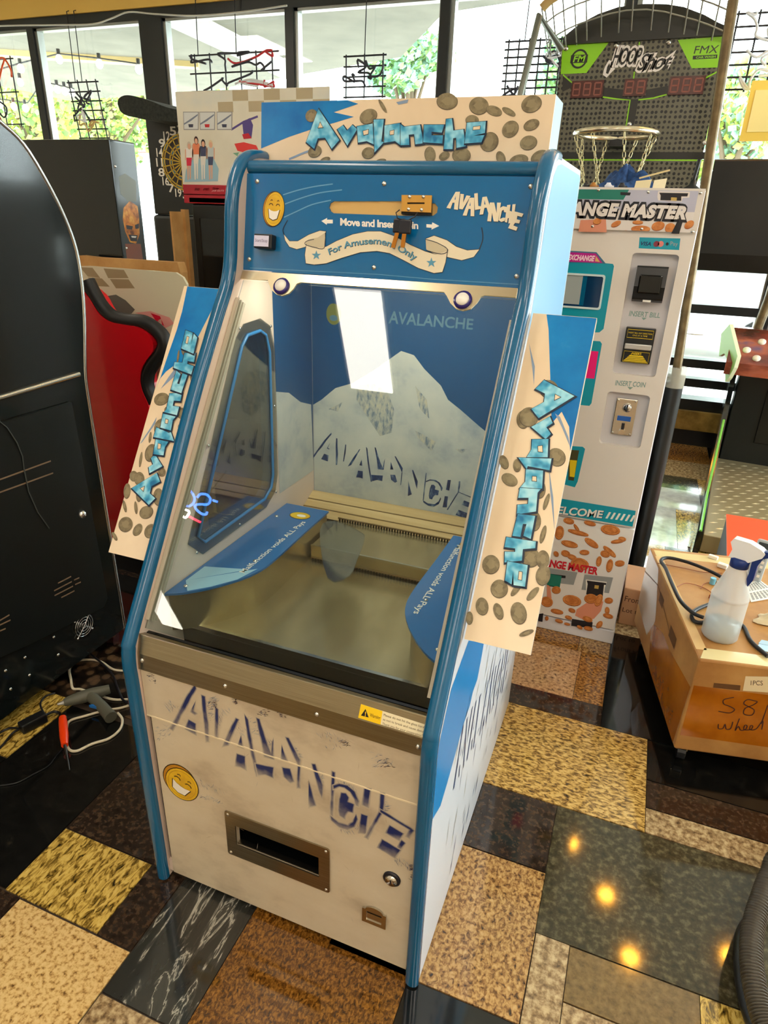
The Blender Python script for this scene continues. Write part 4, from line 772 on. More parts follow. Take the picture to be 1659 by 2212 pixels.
m.flat(PCH, ch(k4([(900, 105), (1120, 110), (1116, 150), (1070, 152), (1062, 178), (900, 170), (895, 145)])), M('print_offwhite'), 3); m.flat(PCH, ch(k4([(908, 116), (1108, 120), (1102, 142), (1060, 142), (1060, 172), (915, 168), (918, 136)])), ink_black, 4); m.flat(PCH, ch(k4([(990, 148), (1030, 150), (1028, 172), (988, 170)])), M('chip_gold', (200, 170, 90), 0.4), 5)
m.flat(PCH, ch(k4([(365, 305), (540, 300), (545, 390), (350, 385)])), skin_print, 3)
for x, y, a, b, t in ((610, 330, 48, 24, -25), (780, 365, 90, 30, 0), (900, 345, 60, 40, -10), (985, 360, 50, 44, 20), (1115, 335, 44, 32, -35), (480, 312, 40, 28, -10), (300, 320, 30, 26, 0), (690, 395, 50, 22, 20), (760, 320, 50, 16, 0)):
    P2 = k4([(x, y)])[0]; c_ = PCH.px(*P2); s_ = .000205; m.flat(PCH, [(p, max(h0 + .0005, q)) for p, q in ell((c_[0], c_[1] - .002), a * s_ * 1.5, b * s_ * 1.5, -t, 18)], copper_d, 4); m.flat(PCH, [(p, max(h0 + .0005, q)) for p, q in ell(c_, a * s_ * 1.5, b * s_ * 1.5, -t, 18)], copper, 5)
m.flat(PCH, ch(k4([(1040, 300), (1075, 300), (1045, 400), (990, 398)])), ink_black, 6)
fq = quad(*ch(k4([(146, 268), (1088, 306), (1108, 202), (156, 163)])))
m.text(PCH, 'CHANGE MASTER', lambda a, b: fq(a * 1.03 - .015, b * 1.26 - .16), ink_black, 7, bold=.16, shear=.2, gap=1.08); m.text(PCH, 'CHANGE MASTER', lambda a, b: fq(a, b * .92 + .02), M('print_offwhite'), 8, bold=.055, shear=.2, gap=1.08)
part('header_print', m, hdp)
for p in k4([(488, 97), (833, 112), (1193, 117), (447, 348), (787, 366), (1138, 385), (120, 85), (100, 330)]): screw(hdp, PCH.P(*PCH.px(*p), .0), PCH.n, .004)
# card sticker, screen, labels
m = MB(); q = lambda *p: cp(k4(p)); qq = lambda *p: quad(*cp(k4(p)))
m.flat(PC, q((766, 500), (1045, 512), (1054, 432), (772, 424)), teal, 1); m.text(PC, 'VISA', qq((778, 480), (850, 484), (854, 456), (782, 452)), M('print_navy', (20, 40, 90), .4), 2, bold=.03, shear=.2)
for x, c in ((888, 'print_dark_red'), (918, 'print_salmon')): m.flat(PC, ell(PC.px(*k4([(x, 470)])[0]), .0085, .0085, 0, 18), M(c, (130, 40, 60) if x < 900 else (226, 130, 120), .4), 2)
m.flat(PC, ell(PC.px(*k4([(963, 470)])[0]), .0042, .0046, 0, 14), ink_black, 2); m.text(PC, 'Pay', qq((984, 488), (1035, 492), (1038, 456), (986, 452)), grey_print, 2, bold=.01)
part('card_sticker', m, dr)
s7 = crop(1200, 480, 7.9); q7 = lambda *p: cp(s7(p))
m = MB(); r_ = PC.px(*s7([(995, 740)])[0]); l_ = .03
m.flat(PC, [(l_, r_[1] + .002)] + q7((860, 700), (980, 712), (998, 750), (820, 1820), (750, 1880), (690, 1880)) + [(l_, PC.px(*s7([(690, 1880)])[0])[1])], teal, 1)
m.flat(PC, [(l_, PC.px(*s7([(200, 480)])[0])[1])] + q7((700, 512), (860, 708)) + [(l_, PC.px(*s7([(190, 700)])[0])[1] - .001)], M('print_slate', (60, 110, 140), .4), 2); m.flat(PC, [(l_ + .004, PC.px(*s7([(200, 505)])[0])[1])] + q7((690, 535), (800, 695)) + [(l_ + .004, PC.px(*s7([(185, 680)])[0])[1])], magenta, 3)
m.text(PC, 'EXCHANGE', quad(*q7((205, 645), (660, 672), (678, 570), (222, 548))), M('print_pinkwhite', (246, 210, 226), .4), 4, bold=.05, shear=.15); m.flat(PC, q7((672, 668), (690, 575), (760, 680)), M('print_sand', (220, 176, 110), .4), 4)
part('screen_print', m, dr)
m = MB(); sx0 = l_ + .012; A = q7((860, 900), (790, 1500)); sx1 = A[0][0]; z1, z0 = A[0][1], A[1][1]
m.plate(PC, rrect(sx0, sx1, z0, z1, .008), [rrect(sx0 + .006, sx1 - .006, z0 + .006, z1 - .006, .006)], .004, M('screen_bezel', (206, 226, 230), .3), front=.004); part('screen_bezel', m, dr)
m = MB(); e0 = PC.px(*s7([(430, 1200)])[0])[0]; m.flat(PC, [(sx0 + .006, z0 + .006), (sx1 - .006, z0 + .006), (sx1 - .006, z1 - .006), (sx0 + .006, z1 - .006)], M('screen_navy', (6, 46, 84), .12), 2); m.flat(PC, [(sx0 + .006, z0 + .012), (e0, z0 + .012), (e0, z1 - .006), (sx0 + .006, z1 - .006)], M('screen_grey', (160, 170, 170), .2), 3); m.flat(PC, [(e0, z0 + .010), (e0 + .014, z0 + .010), (e0 + .014, z1 - .006), (e0, z1 - .006)], M('screen_teal', (0, 92, 130), .2), 3); part('screen', m, dr)
m = MB(); m.flat(PC, q((300, 1135), (440, 1138), (500, 1142), (512, 1160), (440, 1570), (425, 1588), (300, 1575)), teal, 1); m.flat(PC, q((380, 1205), (488, 1212), (460, 1400), (380, 1395)), M('print_hotpink', (240, 10, 120), .4), 2)
part('side_label', m, dr); m = MB(); m.flat(PC, q((250, 1862), (380, 1870), (396, 1885), (345, 2110), (325, 2150), (250, 2130)), teal, 1); m.flat(PC, q((280, 1890), (355, 1895), (318, 2105), (280, 2100)), M('print_olive', (70, 66, 30), .4), 2); m.flat(PC, q((290, 1960), (340, 1965), (322, 2080), (290, 2075)), M('print_yellow', (230, 200, 20), .4), 3); part('side_label', m, dr)
# bill acceptors, coin mechanism
PR_ = Plane((CX0, CY0 + .0195, 0), (1, 0, 0), (0, 0, 1))
b_ = bb(k4([(755, 620), (975, 628), (925, 885), (718, 870)])); x0, x1, z0, z1 = CX0 + b_[0], CX0 + b_[1], b_[2], b_[3]
m = MB(); m.prism([(x0, CY0 + .019, z0), (x0, CY0 - .012, z0 + .01), (x0, CY0 - .025, z0 + .05), (x0, CY0 - .012, z1), (x0, CY0 + .019, z1)], (x1 - x0, 0, 0), black_plastic); m.box(x0 + .012, x1 - .012, CY0 - .030, CY0 - .014, z0 + .03, z0 + .085, M('glossy_black', (10, 11, 12), .1)); o = part('card_reader', m, dr, bevel=.004)
m = MB(); m.box((x0 + x1) / 2 - .012, (x0 + x1) / 2 + .012, CY0 - .016, CY0 - .012, z0 + .004, z0 + .010, white_print); part('reader_arrow', m, o)
b_ = bb(k4([(683, 1045), (888, 1058), (840, 1300), (640, 1285)])); x0, x1, z0, z1 = CX0 + b_[0], CX0 + b_[1], b_[2], b_[3]; H_ = z1 - z0
m = MB(); m.box(x0, x1, CY0 - .004, CY0 + .019, z0, z1, black_plastic); o = part('bill_acceptor', m, dr, bevel=.002)
PA = Plane((x0, CY0 - .0042, z0), (1, 0, 0), (0, 0, 1)); Wd = x1 - x0; ylw = M('print_yellow', (230, 200, 20), .4)
m = MB(); m.line(PA, [(.006, H_ * .72), (Wd - .006, H_ * .72), (Wd - .006, H_ * .95), (.006, H_ * .95)], .0014, ylw, 1, closed=True); m.line(PA, [(.006, H_ * .03), (Wd - .006, H_ * .03), (Wd - .006, H_ * .33), (.006, H_ * .33)], .0014, ylw, 1, closed=True)
m.flat(PA, [(.008, H_ * .05), (Wd - .008, H_ * .05), (Wd * .72, H_ * .23), (Wd * .28, H_ * .23)], ylw, 1)
for k in range(3): m.line(PA, [(.008, H_ * (.09 + .045 * k)), (Wd - .008, H_ * (.09 + .045 * k))], .0014, ink_black, 2)
m.text(PA, 'INSERT', quad((Wd * .3, H_ * .245), (Wd * .7, H_ * .245), (Wd * .66, H_ * .31), (Wd * .34, H_ * .31)), ylw, 2, bold=.03, shear=.1)
m.text(PA, 'INSERT BILL ANY DIRECTION', quad((.009, H_ * .84), (Wd - .009, H_ * .84), (Wd - .009, H_ * .88), (.009, H_ * .88)), ylw, 2); m.text(PA, 'ONE AT A TIME', quad((Wd * .25, H_ * .77), (Wd * .75, H_ * .77), (Wd * .75, H_ * .81), (Wd * .25, H_ * .81)), ylw, 2); part('acceptor_print', m, o)
m = MB(); m.box(x0 + .004, x1 - .004, CY0 - .014, CY0 - .004, z0 + H_ * .40, z0 + H_ * .56, M('slot_silver', (190, 188, 184), .3, .5)); part('bill_slot', m, o, bevel=.003)
b_ = bb(k4([(612, 1540), (760, 1552), (715, 1805), (575, 1785)])); x0, x1, z0, z1 = CX0 + b_[0], CX0 + b_[1], b_[2], b_[3]; H_ = z1 - z0; xm = (x0 + x1) / 2
m = MB(); m.box(x0, x1, CY0 + .011, CY0 + .0195, z0, z1, steel_b); o = part('coin_mechanism', m, dr, bevel=.002)
m = MB(); m.lathe([(.015, 0), (.015, .006), (.011, .010), (0, .011)], (xm + .004, CY0 + .011, z0 + H_ * .77), (0, -1, 0), chrome, 20); m.box(xm + .001, xm + .006, CY0 - .001, CY0 + .004, z0 + H_ * .68, z0 + H_ * .86, ink_black); part('coin_knob', m, o)
m = MB(); m.box(x0 + .012, x1 - .012, CY0 + .008, CY0 + .011, z0 + H_ * .40, z0 + H_ * .53, M('mech_blue_label', (30, 92, 176), .3)); part('mech_label', m, o)
m = MB(); m.box(xm - .004, xm + .006, CY0 + .006, CY0 + .011, z0 + H_ * .10, z0 + H_ * .34, ink_black); m.cyl((xm + .001, CY0 + .011, z0 + H_ * .10), (0, -1, 0), .010, .010, chrome, 14); part('coin_slot', m, o)
for a in (x0 + .006, x1 - .006):
    for b in (z0 + .006, z1 - .006): screw(o, (a, CY0 + .011, b), (0, -1, 0), .003)
m = MB(); gt_ = M('print_grey_green', (128, 158, 150), .4)
fA_ = quad(*PR_.pxs(k4([(697, 968), (912, 982), (916, 946), (702, 930)]))); m.text(PR_, 'INSERT BILL', fA_, gt_, 1, bold=.02, shear=.15); fA2 = lambda a, b: fA_(a * .99 + .005, b * .82 + .09); m.flat(PR_, PR_.pxs(k4([(785, 978), (822, 980), (800, 996)])), gt_, 1); part('insert_bill_print', m, dr)
m = MB(); m.text(PC, 'INSERT COIN', quad(*cp(k4([(602, 1446), (812, 1462), (818, 1426), (606, 1410)]))), gt_, 1, bold=.02, shear=.15); m.flat(PC, cp(k4([(688, 1456), (728, 1460), (705, 1476)])), gt_, 1); part('insert_coin_print', m, dr)
# lower printed panel
m = MB(); m.plate(PC, [(.004, .07), (CWD - .004, .07), (CWD - .004, .50), (.004, .50)], [], .02, M('lower_panel_white', (232, 228, 222), .3), front=.003); lo = part('lower_panel', m, chg, bevel=.002)
PL = Plane((CX0, CY0 - .0032, 0), (1, 0, 0), (0, 0, 1)); lq = lambda p: PL.pxs(k5(p)); m = MB()
w0 = PL.px(*k5([(775, 552)])[0])[1]; w1 = PL.px(*k5([(798, 452)])[0])[1]; m.flat(PL, [(.004, w0), (CWD - .012, w0), (CWD - .012, w1), (.004, w1)], teal, 1)
fw = quad(*lq([(218, 465), (590, 500), (604, 452), (232, 412)])); m.text(PL, 'WELCOME', lambda a, b: fw(a + .01, b - .06), M('print_navy'), 2, bold=.03); m.text(PL, 'WELCOME', fw, white_print, 3, bold=.03)
for k in range(6): x = 612 + k * 31; m.flat(PL, lq([(x, 500 + k * 4), (x + 14, 502 + k * 4), (x + 38, 462 + k * 4), (x + 24, 460 + k * 4)]), white_print, 2)
LCO = [(380, 515, 36, 18, 5), (515, 530, 40, 14, 5), (645, 572, 64, 32, 0), (440, 590, 70, 14, 5), (430, 560, 10, 30, -40), (320, 590, 30, 44, 0), (385, 662, 56, 20, 5), (525, 655, 54, 20, 28), (690, 645, 44, 12, -20), (720, 630, 26, 14, 0), (360, 722, 30, 20, 10), (400, 745, 32, 16, 10), (480, 715, 32, 16, -10), (640, 710, 56, 16, 35), (612, 725, 32, 22, 10), (572, 772, 18, 34, 0), (640, 800, 22, 44, 0), (705, 785, 32, 20, -20), (450, 790, 60, 40, 0), (300, 955, 30, 24, -30), (400, 1022, 62, 36, 0), (305, 1092, 42, 16, 0), (400, 1085, 24, 14, 10), (520, 1010, 44, 32, -20), (570, 1020, 24, 44, 10), (635, 1022, 28, 20, -20), (630, 1120, 34, 16, 5), (625, 1085, 16, 24, -10), (318, 1152, 26, 12, 5), (378, 1130, 24, 12, 5), (500, 1140, 34, 18, 10), (575, 1175, 18, 28, 20), (240, 1030, 40, 34, 0), (240, 1135, 12, 14, 0), (370, 1172, 20, 8, 0), (505, 1200, 30, 14, 0), (300, 725, 16, 18, -40), (450, 1192, 20, 10, 20)]
def put(m, lst, pl, k, lay):
    for i, (x, y, a, b, t) in enumerate(lst):
        c_ = pl.px(*k([(x, y)])[0]); ea = pl.px(*k([(x + a, y)])[0])[0] - c_[0]; r2 = ea * b / a * 1.12
        m.flat(pl, ell((c_[0], c_[1] - .003), ea, r2, -t, 16), copper_d, lay); m.flat(pl, ell(c_, ea, r2, -t, 16), copper, lay + .5 + .05 * i); m.line(pl, ell(c_, ea * .7, r2 * .7, -t, 14), .0012, copper_d, lay + 2.6, closed=True)
for q_, c_, l in (([(240, 815), (435, 845), (410, 925), (240, 905)], grey_print, 1), ([(480, 858), (662, 878), (635, 978), (460, 955)], grey_print, 1), ([(488, 890), (622, 905), (610, 940), (600, 1010), (560, 1010), (490, 985)], white_print, 2), ([(494, 896), (618, 912), (616, 925), (604, 924), (596, 1000), (490, 985), (500, 918)], ink_black, 3), ([(545, 925), (572, 928), (568, 950), (542, 946)], M('chip_gold'), 4),
    ([(240, 850), (360, 866), (358, 882), (332, 880), (320, 945), (240, 930)], ink_black, 2), ([(240, 850), (335, 868), (322, 940), (240, 925)], green_print, 3), ([(430, 1080), (520, 1020), (600, 1030), (585, 1090), (540, 1140), (480, 1150), (420, 1120)], skin_print, 3), ([(240, 920), (262, 935), (270, 1010), (240, 1040)], skin_print, 3), ([(400, 1140), (532, 1162), (528, 1200), (395, 1185)], ink_black, 3), ([(180, 1110), (218, 1105), (212, 1160), (185, 1155)], ink_black, 3)): m.flat(PL, lq(q_), c_, l)
put(m, LCO, PL, k5, 4)
m.text(PL, 'CHANGE MASTER', quad(*lq([(150, 792), (562, 862), (572, 812), (160, 742)])), M('print_red', (206, 24, 44), .4), 9, bold=.035, gap=.95)
part('lower_print', m, lo)
# things left on top of it
def cloth_blob(name, loc, rx, ry, h, mat, label, cat, seed):
    random.seed(seed); m = MB(); n, k = 12, 26; vs = []; fs = []
    ph = [random.uniform(0, 6.28) for _ in range(6)]
    for i in range(n + 1):
        r = i / n
        for j in range(k):
            a = 2 * math.pi * j / k; w = 1 + .18 * math.sin(3 * a + ph[0]) + .12 * math.sin(5 * a + ph[1])
            z = h * (1 - r ** 2) * (.75 + .3 * math.sin(4 * a + ph[2] + 3 * r) + .22 * math.sin(9 * r + 2 * a + ph[3])) + .003
            vs.append((loc[0] + rx * r * w * math.cos(a), loc[1] + ry * r * w * math.sin(a), loc[2] + max(z, .001)))
    for i in range(n):
        for j in range(k): l = (j + 1) % k; fs.append((i * k + j, (i + 1) * k + j, (i + 1) * k + l, i * k + l))
    m.add(vs, fs, mat, True); o = part(name, m, loc=loc); return tag(o, label, cat)
p = onY(1352, 375, 2.48)
cloth_blob('cleaning_cloth', (p.x, 2.53, CZ), .105, .055, .062, NM('cloth_navy', [(0.3, (16, 36, 74)), (0.7, (44, 84, 140))], 60, 4, rough=.9), 'crumpled navy blue cloth heaped on top of the white change machine', 'cloth', 3)
en = thing('paper_envelope', (onY(1405, 385, 2.39).x, 2.39, CZ), 'torn cream paper envelopes leaning beside the blue cloth', 'envelope'); ex = ROOT[en].x
for k, (dx, w_, h_, dy, c) in enumerate(((-.02, .045, .026, 0, (222, 208, 168)), (.028, .036, .030, .012, (236, 224, 190)))):
    m = MB(); m.prism([(ex + dx - w_ * .5, 2.39 + dy, CZ + .001), (ex + dx + w_ * .5, 2.39 + dy, CZ + .001), (ex + dx + w_ * .55, 2.395 + dy, CZ + h_), (ex + dx - w_ * .45, 2.392 + dy, CZ + h_ * .8)], (0, .003, .001), M('paper_%d' % k, c, .7)); part('sheet', m, en)
sk = onY(1400, 372, 2.46); m = MB(); m.obox((sk.x + .02, 2.46, CZ + .045), (1, .1, .28), (0, 1, 0), (-.28, 0, 1), .045, .006, .0022, M('stick_wood', (214, 192, 140), .6)); part('wooden_stick', m, en)
an = thing('router_antenna', (onY(1497, 392, 2.45).x, 2.45, CZ), 'upright black antenna on a round foot at the right corner of the change machine', 'antenna'); ax_ = ROOT[an].x
m = MB(); m.lathe([(.026, 0), (.026, .006), (.010, .016), (.006, .03), (.005, .03)], (ax_, 2.45, CZ), (0, 0, 1), black_plastic, 18); part('antenna_foot', m, an)
m = MB(); m.tube([(ax_, 2.45, CZ + .02), (ax_ + .006, 2.45, CZ + .085)], [.0045, .006], black_plastic, 10); part('antenna_rod', m, an)
for k, (px, c, lb) in enumerate(((1268, (40, 40, 42), 'small black plug lying at the left end on top of the change machine'), (1283, (168, 110, 40), 'small brass fitting lying on top of the change machine'), (1316, (220, 220, 230), 'small white clip lying on top of the change machine in front of the blue cloth'), (1345, (30, 30, 40), 'small black connector lying on top of the change machine in front of the cloth'))):
    xx = onY(px, 390, 2.37).x; m = MB(); m.lathe([(.0, 0), (.010, 0), (.012, .005), (.007, .010), (.006, .014), (0, .014)], (xx, 2.37, CZ + .001), (0, 0, 1) , M('bit_%d' % k, c, .4), 10); m.tube([(xx, 2.37, CZ + .005), (xx + .016, 2.375, CZ + .004)], .003, M('bit_%d' % k, c, .4), 6)
    tag(part('spare_fitting', m, loc=(xx, 2.37, CZ)), lb, 'fitting')
# ------------------------------------------------------------------ basketball machine behind the change machine
YH = 3.30
hp_ = thing('basketball_machine', (-.2, 3.2, 0), 'black and lime green basketball hoop arcade machine with chain net rim', 'arcade machine')
PB = Plane((0, YH, 0), (1, 0, 0), (0, 0, 1)); kb = crop(1100, 0, 2.968); B = PB.pxs; q = lambda *p: B(kb(p))
def dots_mat():
    m = M('perforated_print', (80, 78, 66), .3); nt = m.node_tree; N = nt.nodes; L = nt.links; b = N['Principled BSDF']
    tc = N.new('ShaderNodeTexCoord'); mp = N.new('ShaderNodeMapping'); mp.inputs['Scale'].default_value = (1, 0, 1); L.new(tc.outputs['Object'], mp.inputs[0])
    v = N.new('ShaderNodeTexVoronoi'); v.inputs['Scale'].default_value = 54; v.inputs['Randomness'].default_value = .22; L.new(mp.outputs[0], v.inputs['Vector'])
    r = N.new('ShaderNodeValToRGB'); e = r.color_ramp.elements; e[0].position = .30; e[0].color = lin((10, 11, 10)); e[1].position = .36; e[1].color = lin((96, 92, 76)); L.new(v.outputs['Distance'], r.inputs[0])
    n = N.new('ShaderNodeTexNoise'); n.inputs['Scale'].default_value = 3.0; L.new(tc.outputs['Object'], n.inputs['Vector']); L.new(r.outputs[0], b.inputs['Base Color']); return m
dots = dots_mat(); lime = M('lime_print', (140, 206, 16), .3); dark_b = M('board_dark', (26, 26, 22), .3)
TLx, TRx = PB.px(1215, 97)[0], PB.px(1570, 77)[0]; zt = PB.px(1390, 87)[1]; zb = PB.px(1400, 420)[1] - .25
m = MB(); m.box(TLx, TRx, YH, YH + .02, zb, zt, dots); bd = part('backboard', m, hp_)
m = MB()
m.flat(PB, q((342, 292), (637, 274), (495, 468), (330, 476)), lime, 2); m.flat(PB, q((1080, 256), (1395, 232), (1362, 432), (1170, 438)), lime, 2)
m.flat(PB, q((345, 478), (400, 520), (402, 560), (340, 590)), dark_b, 1); m.flat(PB, q((600, 560), (735, 575), (735, 620), (780, 636), (825, 636), (875, 615), (880, 575), (1020, 550), (1015, 605), (828, 640), (800, 800), (752, 812), (772, 640), (600, 622)), dark_b, 1)
m.flat(PB, q((330, 975), (1270, 975), (1265, 1022), (330, 1018)), dark_b, 1)
for l in ([(345, 480), (402, 530)], [(600, 622), (680, 634), (775, 642), (748, 815)], [(828, 640), (920, 630), (1010, 606)], [(1250, 505), (1350, 452)], [(835, 268), (832, 300)], [(803, 460), (797, 505)], [(330, 1024), (1265, 1028)]): m.line(PB, q(*l), .005, lime, 2)
# logos
c0 = PB.px(*kb([(448, 378)])[0]); m.flat(PB, ell(c0, .034, .034), dark_b, 3); m.flat(PB, ell(c0, .027, .027), lime, 4); m.flat(PB, [(c0[0] - .034, c0[1] - .014), (c0[0] + .034, c0[1] - .014), (c0[0] + .034, c0[1] + .014), (c0[0] - .034, c0[1] + .014)], dark_b, 5)
m.text(PB, 'FM', quad((c0[0] - .024, c0[1] - .011), (c0[0] + .024, c0[1] - .011), (c0[0] + .026, c0[1] + .012), (c0[0] - .022, c0[1] + .012)), lime, 6, bold=.02, shear=.1)
m.text(PB, 'FMX', quad(*q((1182, 345), (1335, 340), (1348, 290), (1190, 296))), dark_b, 3, bold=.0, shear=.1); m.flat(PB, q((1178, 358), (1335, 350), (1332, 374), (1176, 382)), dark_b, 3); m.text(PB, 'CAR WASH', quad(*q((1196, 376), (1322, 370), (1324, 356), (1198, 362))), lime, 4, bold=.03)
crm = M('print_offwhite')
for b_, mt, ly, g in ((.16, crm, 3, .10), (.015, dark_b, 4, 0)):
    f1 = quad(*q((655, 420), (835, 415), (860, 305), (680, 305))); f2 = quad(*q((815, 455), (1030, 440), (1060, 335), (840, 345)))
    m.text(PB, 'HOOP', lambda a, b: f1(a * (1 + g) - g / 2, b * (1 + 3 * g) - 1.5 * g), mt, ly, bold=b_, shear=.2); m.text(PB, 'Shot', lambda a, b: f2(a * (1 + g) - g / 2, b * (1 + 3 * g) - 1.5 * g), mt, ly + .4, bold=b_ * .9, shear=.35)
m.flat(PB, q((618, 420), (640, 385), (662, 395), (658, 430), (680, 440), (650, 470), (625, 498), (600, 480), (608, 445)), crm, 3); m.flat(PB, q((628, 430), (642, 405), (650, 440), (634, 475), (620, 470)), dark_b, 4)
part('board_print', m, bd)
seg_m = M('display_red', (74, 26, 20), .25); seg_l = M('segment_off', (138, 74, 60), .35)
for quad_px, nd in (([(402, 520), (605, 518), (600, 630), (398, 628)], 3), ([(740, 512), (885, 502), (876, 614), (730, 622)], 2), ([(1030, 495), (1258, 486), (1245, 606), (1016, 610)], 3)):
    u = q(*quad_px); a0 = (u[0][0] + u[3][0]) / 2; a1 = (u[1][0] + u[2][0]) / 2; b1 = (u[0][1] + u[1][1]) / 2; b0 = (u[2][1] + u[3][1]) / 2
    m = MB(); m.plate(PB, [(a0, b0), (a1, b0), (a1, b1), (a0, b1)], [], .01, seg_m, front=.01); o = part('score_display', m, bd)
    m = MB(); P9 = Plane((0, YH - .0105, 0), (1, 0, 0), (0, 0, 1)); dw = (a1 - a0) / nd
    for k in range(nd):
        x0, x1 = a0 + dw * (k + .2), a0 + dw * (k + .8); z0, zm, z1 = b0 + (b1 - b0) * .15, (b0 + b1) / 2, b0 + (b1 - b0) * .85
        for s in ([(x0, z0), (x1, z0)], [(x0, zm), (x1, zm)], [(x0, z1), (x1, z1)], [(x0, z0), (x0, zm)], [(x0, zm), (x0, z1)], [(x1, z0), (x1, zm)], [(x1, zm), (x1, z1)]): m.line(P9, s, .0055, seg_l, 1)
    part('digit_segments', m, o)
for p in kb([(686, 293), (1022, 272), (1335, 200), (415, 262), (770, 797), (1380, 258), (365, 312), (1252, 915)]): screw(hp_, PB.P(*PB.px(*p), .002), PB.n, .008)
# arched crown and side posts
m = MB(); arch = q((342, 290), (350, 240), (450, 160), (570, 95), (700, 50), (870, 30), (1010, 32), (1120, 50), (1250, 100), (1340, 150), (1398, 175), (1395, 230)); m.plate(PB, arch, [], .03, M('crown_black', (28, 30, 26), .3), front=.012); part('crown', m, hp_)
tan_rail = M('rail_tan', (176, 146, 92), .45)
m = MB(); ap = smooth([PB.P(*PB.px(*p), .25) for p in kb([(270, 165), (330, 110), (440, 50), (560, 5), (740, -50), (950, -60), (1130, -20), (1270, 20), (1425, 85)])], 5); m.tube(ap, .016, tan_rail, 10); part('arch_rail', m, hp_)
m = MB(); wire = M('net_wire', (150, 150, 140), .4)
for k in range(15):
    t = k / 14; i = int(t * (len(ap) - 1)); p = Vector(ap[i]); m.tube([p, (p.x, YH + .02, p.z - .10 - .05 * math.sin(math.pi * t))], .003, wire, 5)
for f in (.3, .65): m.tube([(Vector(p).x, Vector(p).y + .27 * f, Vector(p).z - .12 * f) for p in ap[::3]], .003, wire, 5)
part('top_net', m, hp_)
gp_ = M('post_grey', (120, 122, 112), .35, .5)
m = MB(); a = onY(1165, 35, 3.05); m.tube([onY(1122, 215, 3.05), a, onY(1212, 105, 3.2)], .014, gp_, 10); m.tube([(onY(1122, 215, 3.05).x, 3.05, onY(1122, 215, 3.05).z), (onY(1122, 215, 3.05).x - .02, 3.05, 0.0)], .014, gp_, 10); part('left_post', m, hp_)
bz = NM('post_bronze', [(0.3, (86, 70, 44)), (0.7, (126, 106, 72))], 20, 3, rough=.35, metal=.4)
pt, pb_ = onY(1584, 0, 2.86), onY(1458, 825, 2.86)
m = MB(); m.tube([pt, pb_], .017, bz, 14); part('right_post', m, hp_)
m = MB(); m.tube([(pb_.x, 2.86, pb_.z), (pb_.x, 2.86, .02)], .035, M('pad_black', (22, 24, 24), .4), 18); m.tube([(pb_.x, 2.86, pb_.z + .06), (pb_.x, 2.86, pb_.z - .02)], .036, M('clear_collar', (190, 186, 170), .2, alpha=.6), 18); part('post_pad', m, hp_)
m = MB(); m.box(TLx + .02, TRx - .02, YH - .02, YH + .04, 0, zb + .02, M('pad_black')); m.prism([(TLx, 2.80, .0), (TLx, 2.80, .55), (TLx, YH - .02, .95), (TLx, YH - .02, 0)], (pb_.x - .04 - TLx, 0, 0), M('pad_black')); part('ramp_body', m, hp_)
# rim with chain net
rcx = onY(1330, 289, 3.05); m = MB(); R_ = .152
m.tube([(rcx.x + R_ * math.cos(t * math.pi / 18), 3.05 + R_ * math.sin(t * math.pi / 18), rcx.z) for t in range(36)], .0105, M('rim_chrome', (216, 204, 176), .2, .9), 10, True); m.box(rcx.x - .03, rcx.x + .03, 3.05 + R_ - .01, YH, rcx.z - .03, rcx.z + .01, M('pad_black')); rim = part('rim', m, hp_)
link_m = M('chain_brass', (206, 194, 150), .3, .8)
for k in range(8):
    a = 2 * math.pi * (k + .35) / 8; top = Vector((rcx.x + R_ * math.cos(a), 3.05 + R_ * math.sin(a), rcx.z - .01)); s = .35 if k % 2 else .55
    bot = Vector((rcx.x + R_ * .62 * math.cos(a + s), 3.05 + R_ * .62 * math.sin(a + s), rcx.z - .235)); m = MB(); n_ = 11; d = (bot - top) / n_; o1 = d.cross(Vector((0, 0, 1))).normalized() if d.cross(Vector((0, 0, 1))).length > 1e-6 else Vector((1, 0, 0)); o2 = d.cross(o1).normalized()
    for i in range(n_):
        c = top + d * (i + .5); w_ = (o1 if i % 2 else o2) * .0055; h = d * .62
        m.tube([c - h * .9, c - h * .6 + w_, c + h * .6 + w_, c + h * .9, c + h * .6 - w_, c - h * .6 - w_], .0019, link_m, 5, True)
    part('chain', m, rim)
# ------------------------------------------------------------------ black cabinet at the left
XB = -1.635
gloss_black = M('gloss_black_cabinet', (15, 22, 23), .16, coat=.3); satin_black = M('satin_black_cabinet', (13, 20, 20), .38); slot_tan = M('vent_tan', (134, 112, 88), .6)
bc = thing('arcade_cabinet', (-2.0, 1.0, 0), 'big black arcade cabinet with curved chrome-edged side at the left edge', 'arcade machine')
PX = Plane((XB, 0, 0), (0, 1, 0), (0, 0, 1)); X = PX.pxs
edge = X([(268, 1352), (213, 1000), (196, 890), (186, 820), (184, 770), (183, 700), (178, 620), (165, 540), (140, 470), (100, 390), (50, 310), (0, 262), (-60, 215), (-140, 180)])
edge[0] = (edge[0][0] + .004, .05); eds = smooth(edge[2:], 4)
prof = [edge[0], edge[1]] + eds + [(.35, eds[-1][1] + .05), (.35, .05)]
m = MB(); m.prism([(XB, a, b) for a, b in prof], (-.72, 0, 0), gloss_black); part('cabinet_side', m, bc)
m = MB(); m.tube([(XB - .004, a, b) for a, b in [edge[0], edge[1]] + eds], .0075, M('chrome_edge', (200, 200, 196), .15, 1.0), 10); part('chrome_trim', m, bc)
st = X([(168, 808), (0, 858), (-80, 880)]); m = MB(); m.tube([(XB + .004, a, b) for a, b in st], .008, M('chrome_edge'), 10); part('chrome_strip', m, bc)
zA = st[1][1] - .02; dz = edge[1]
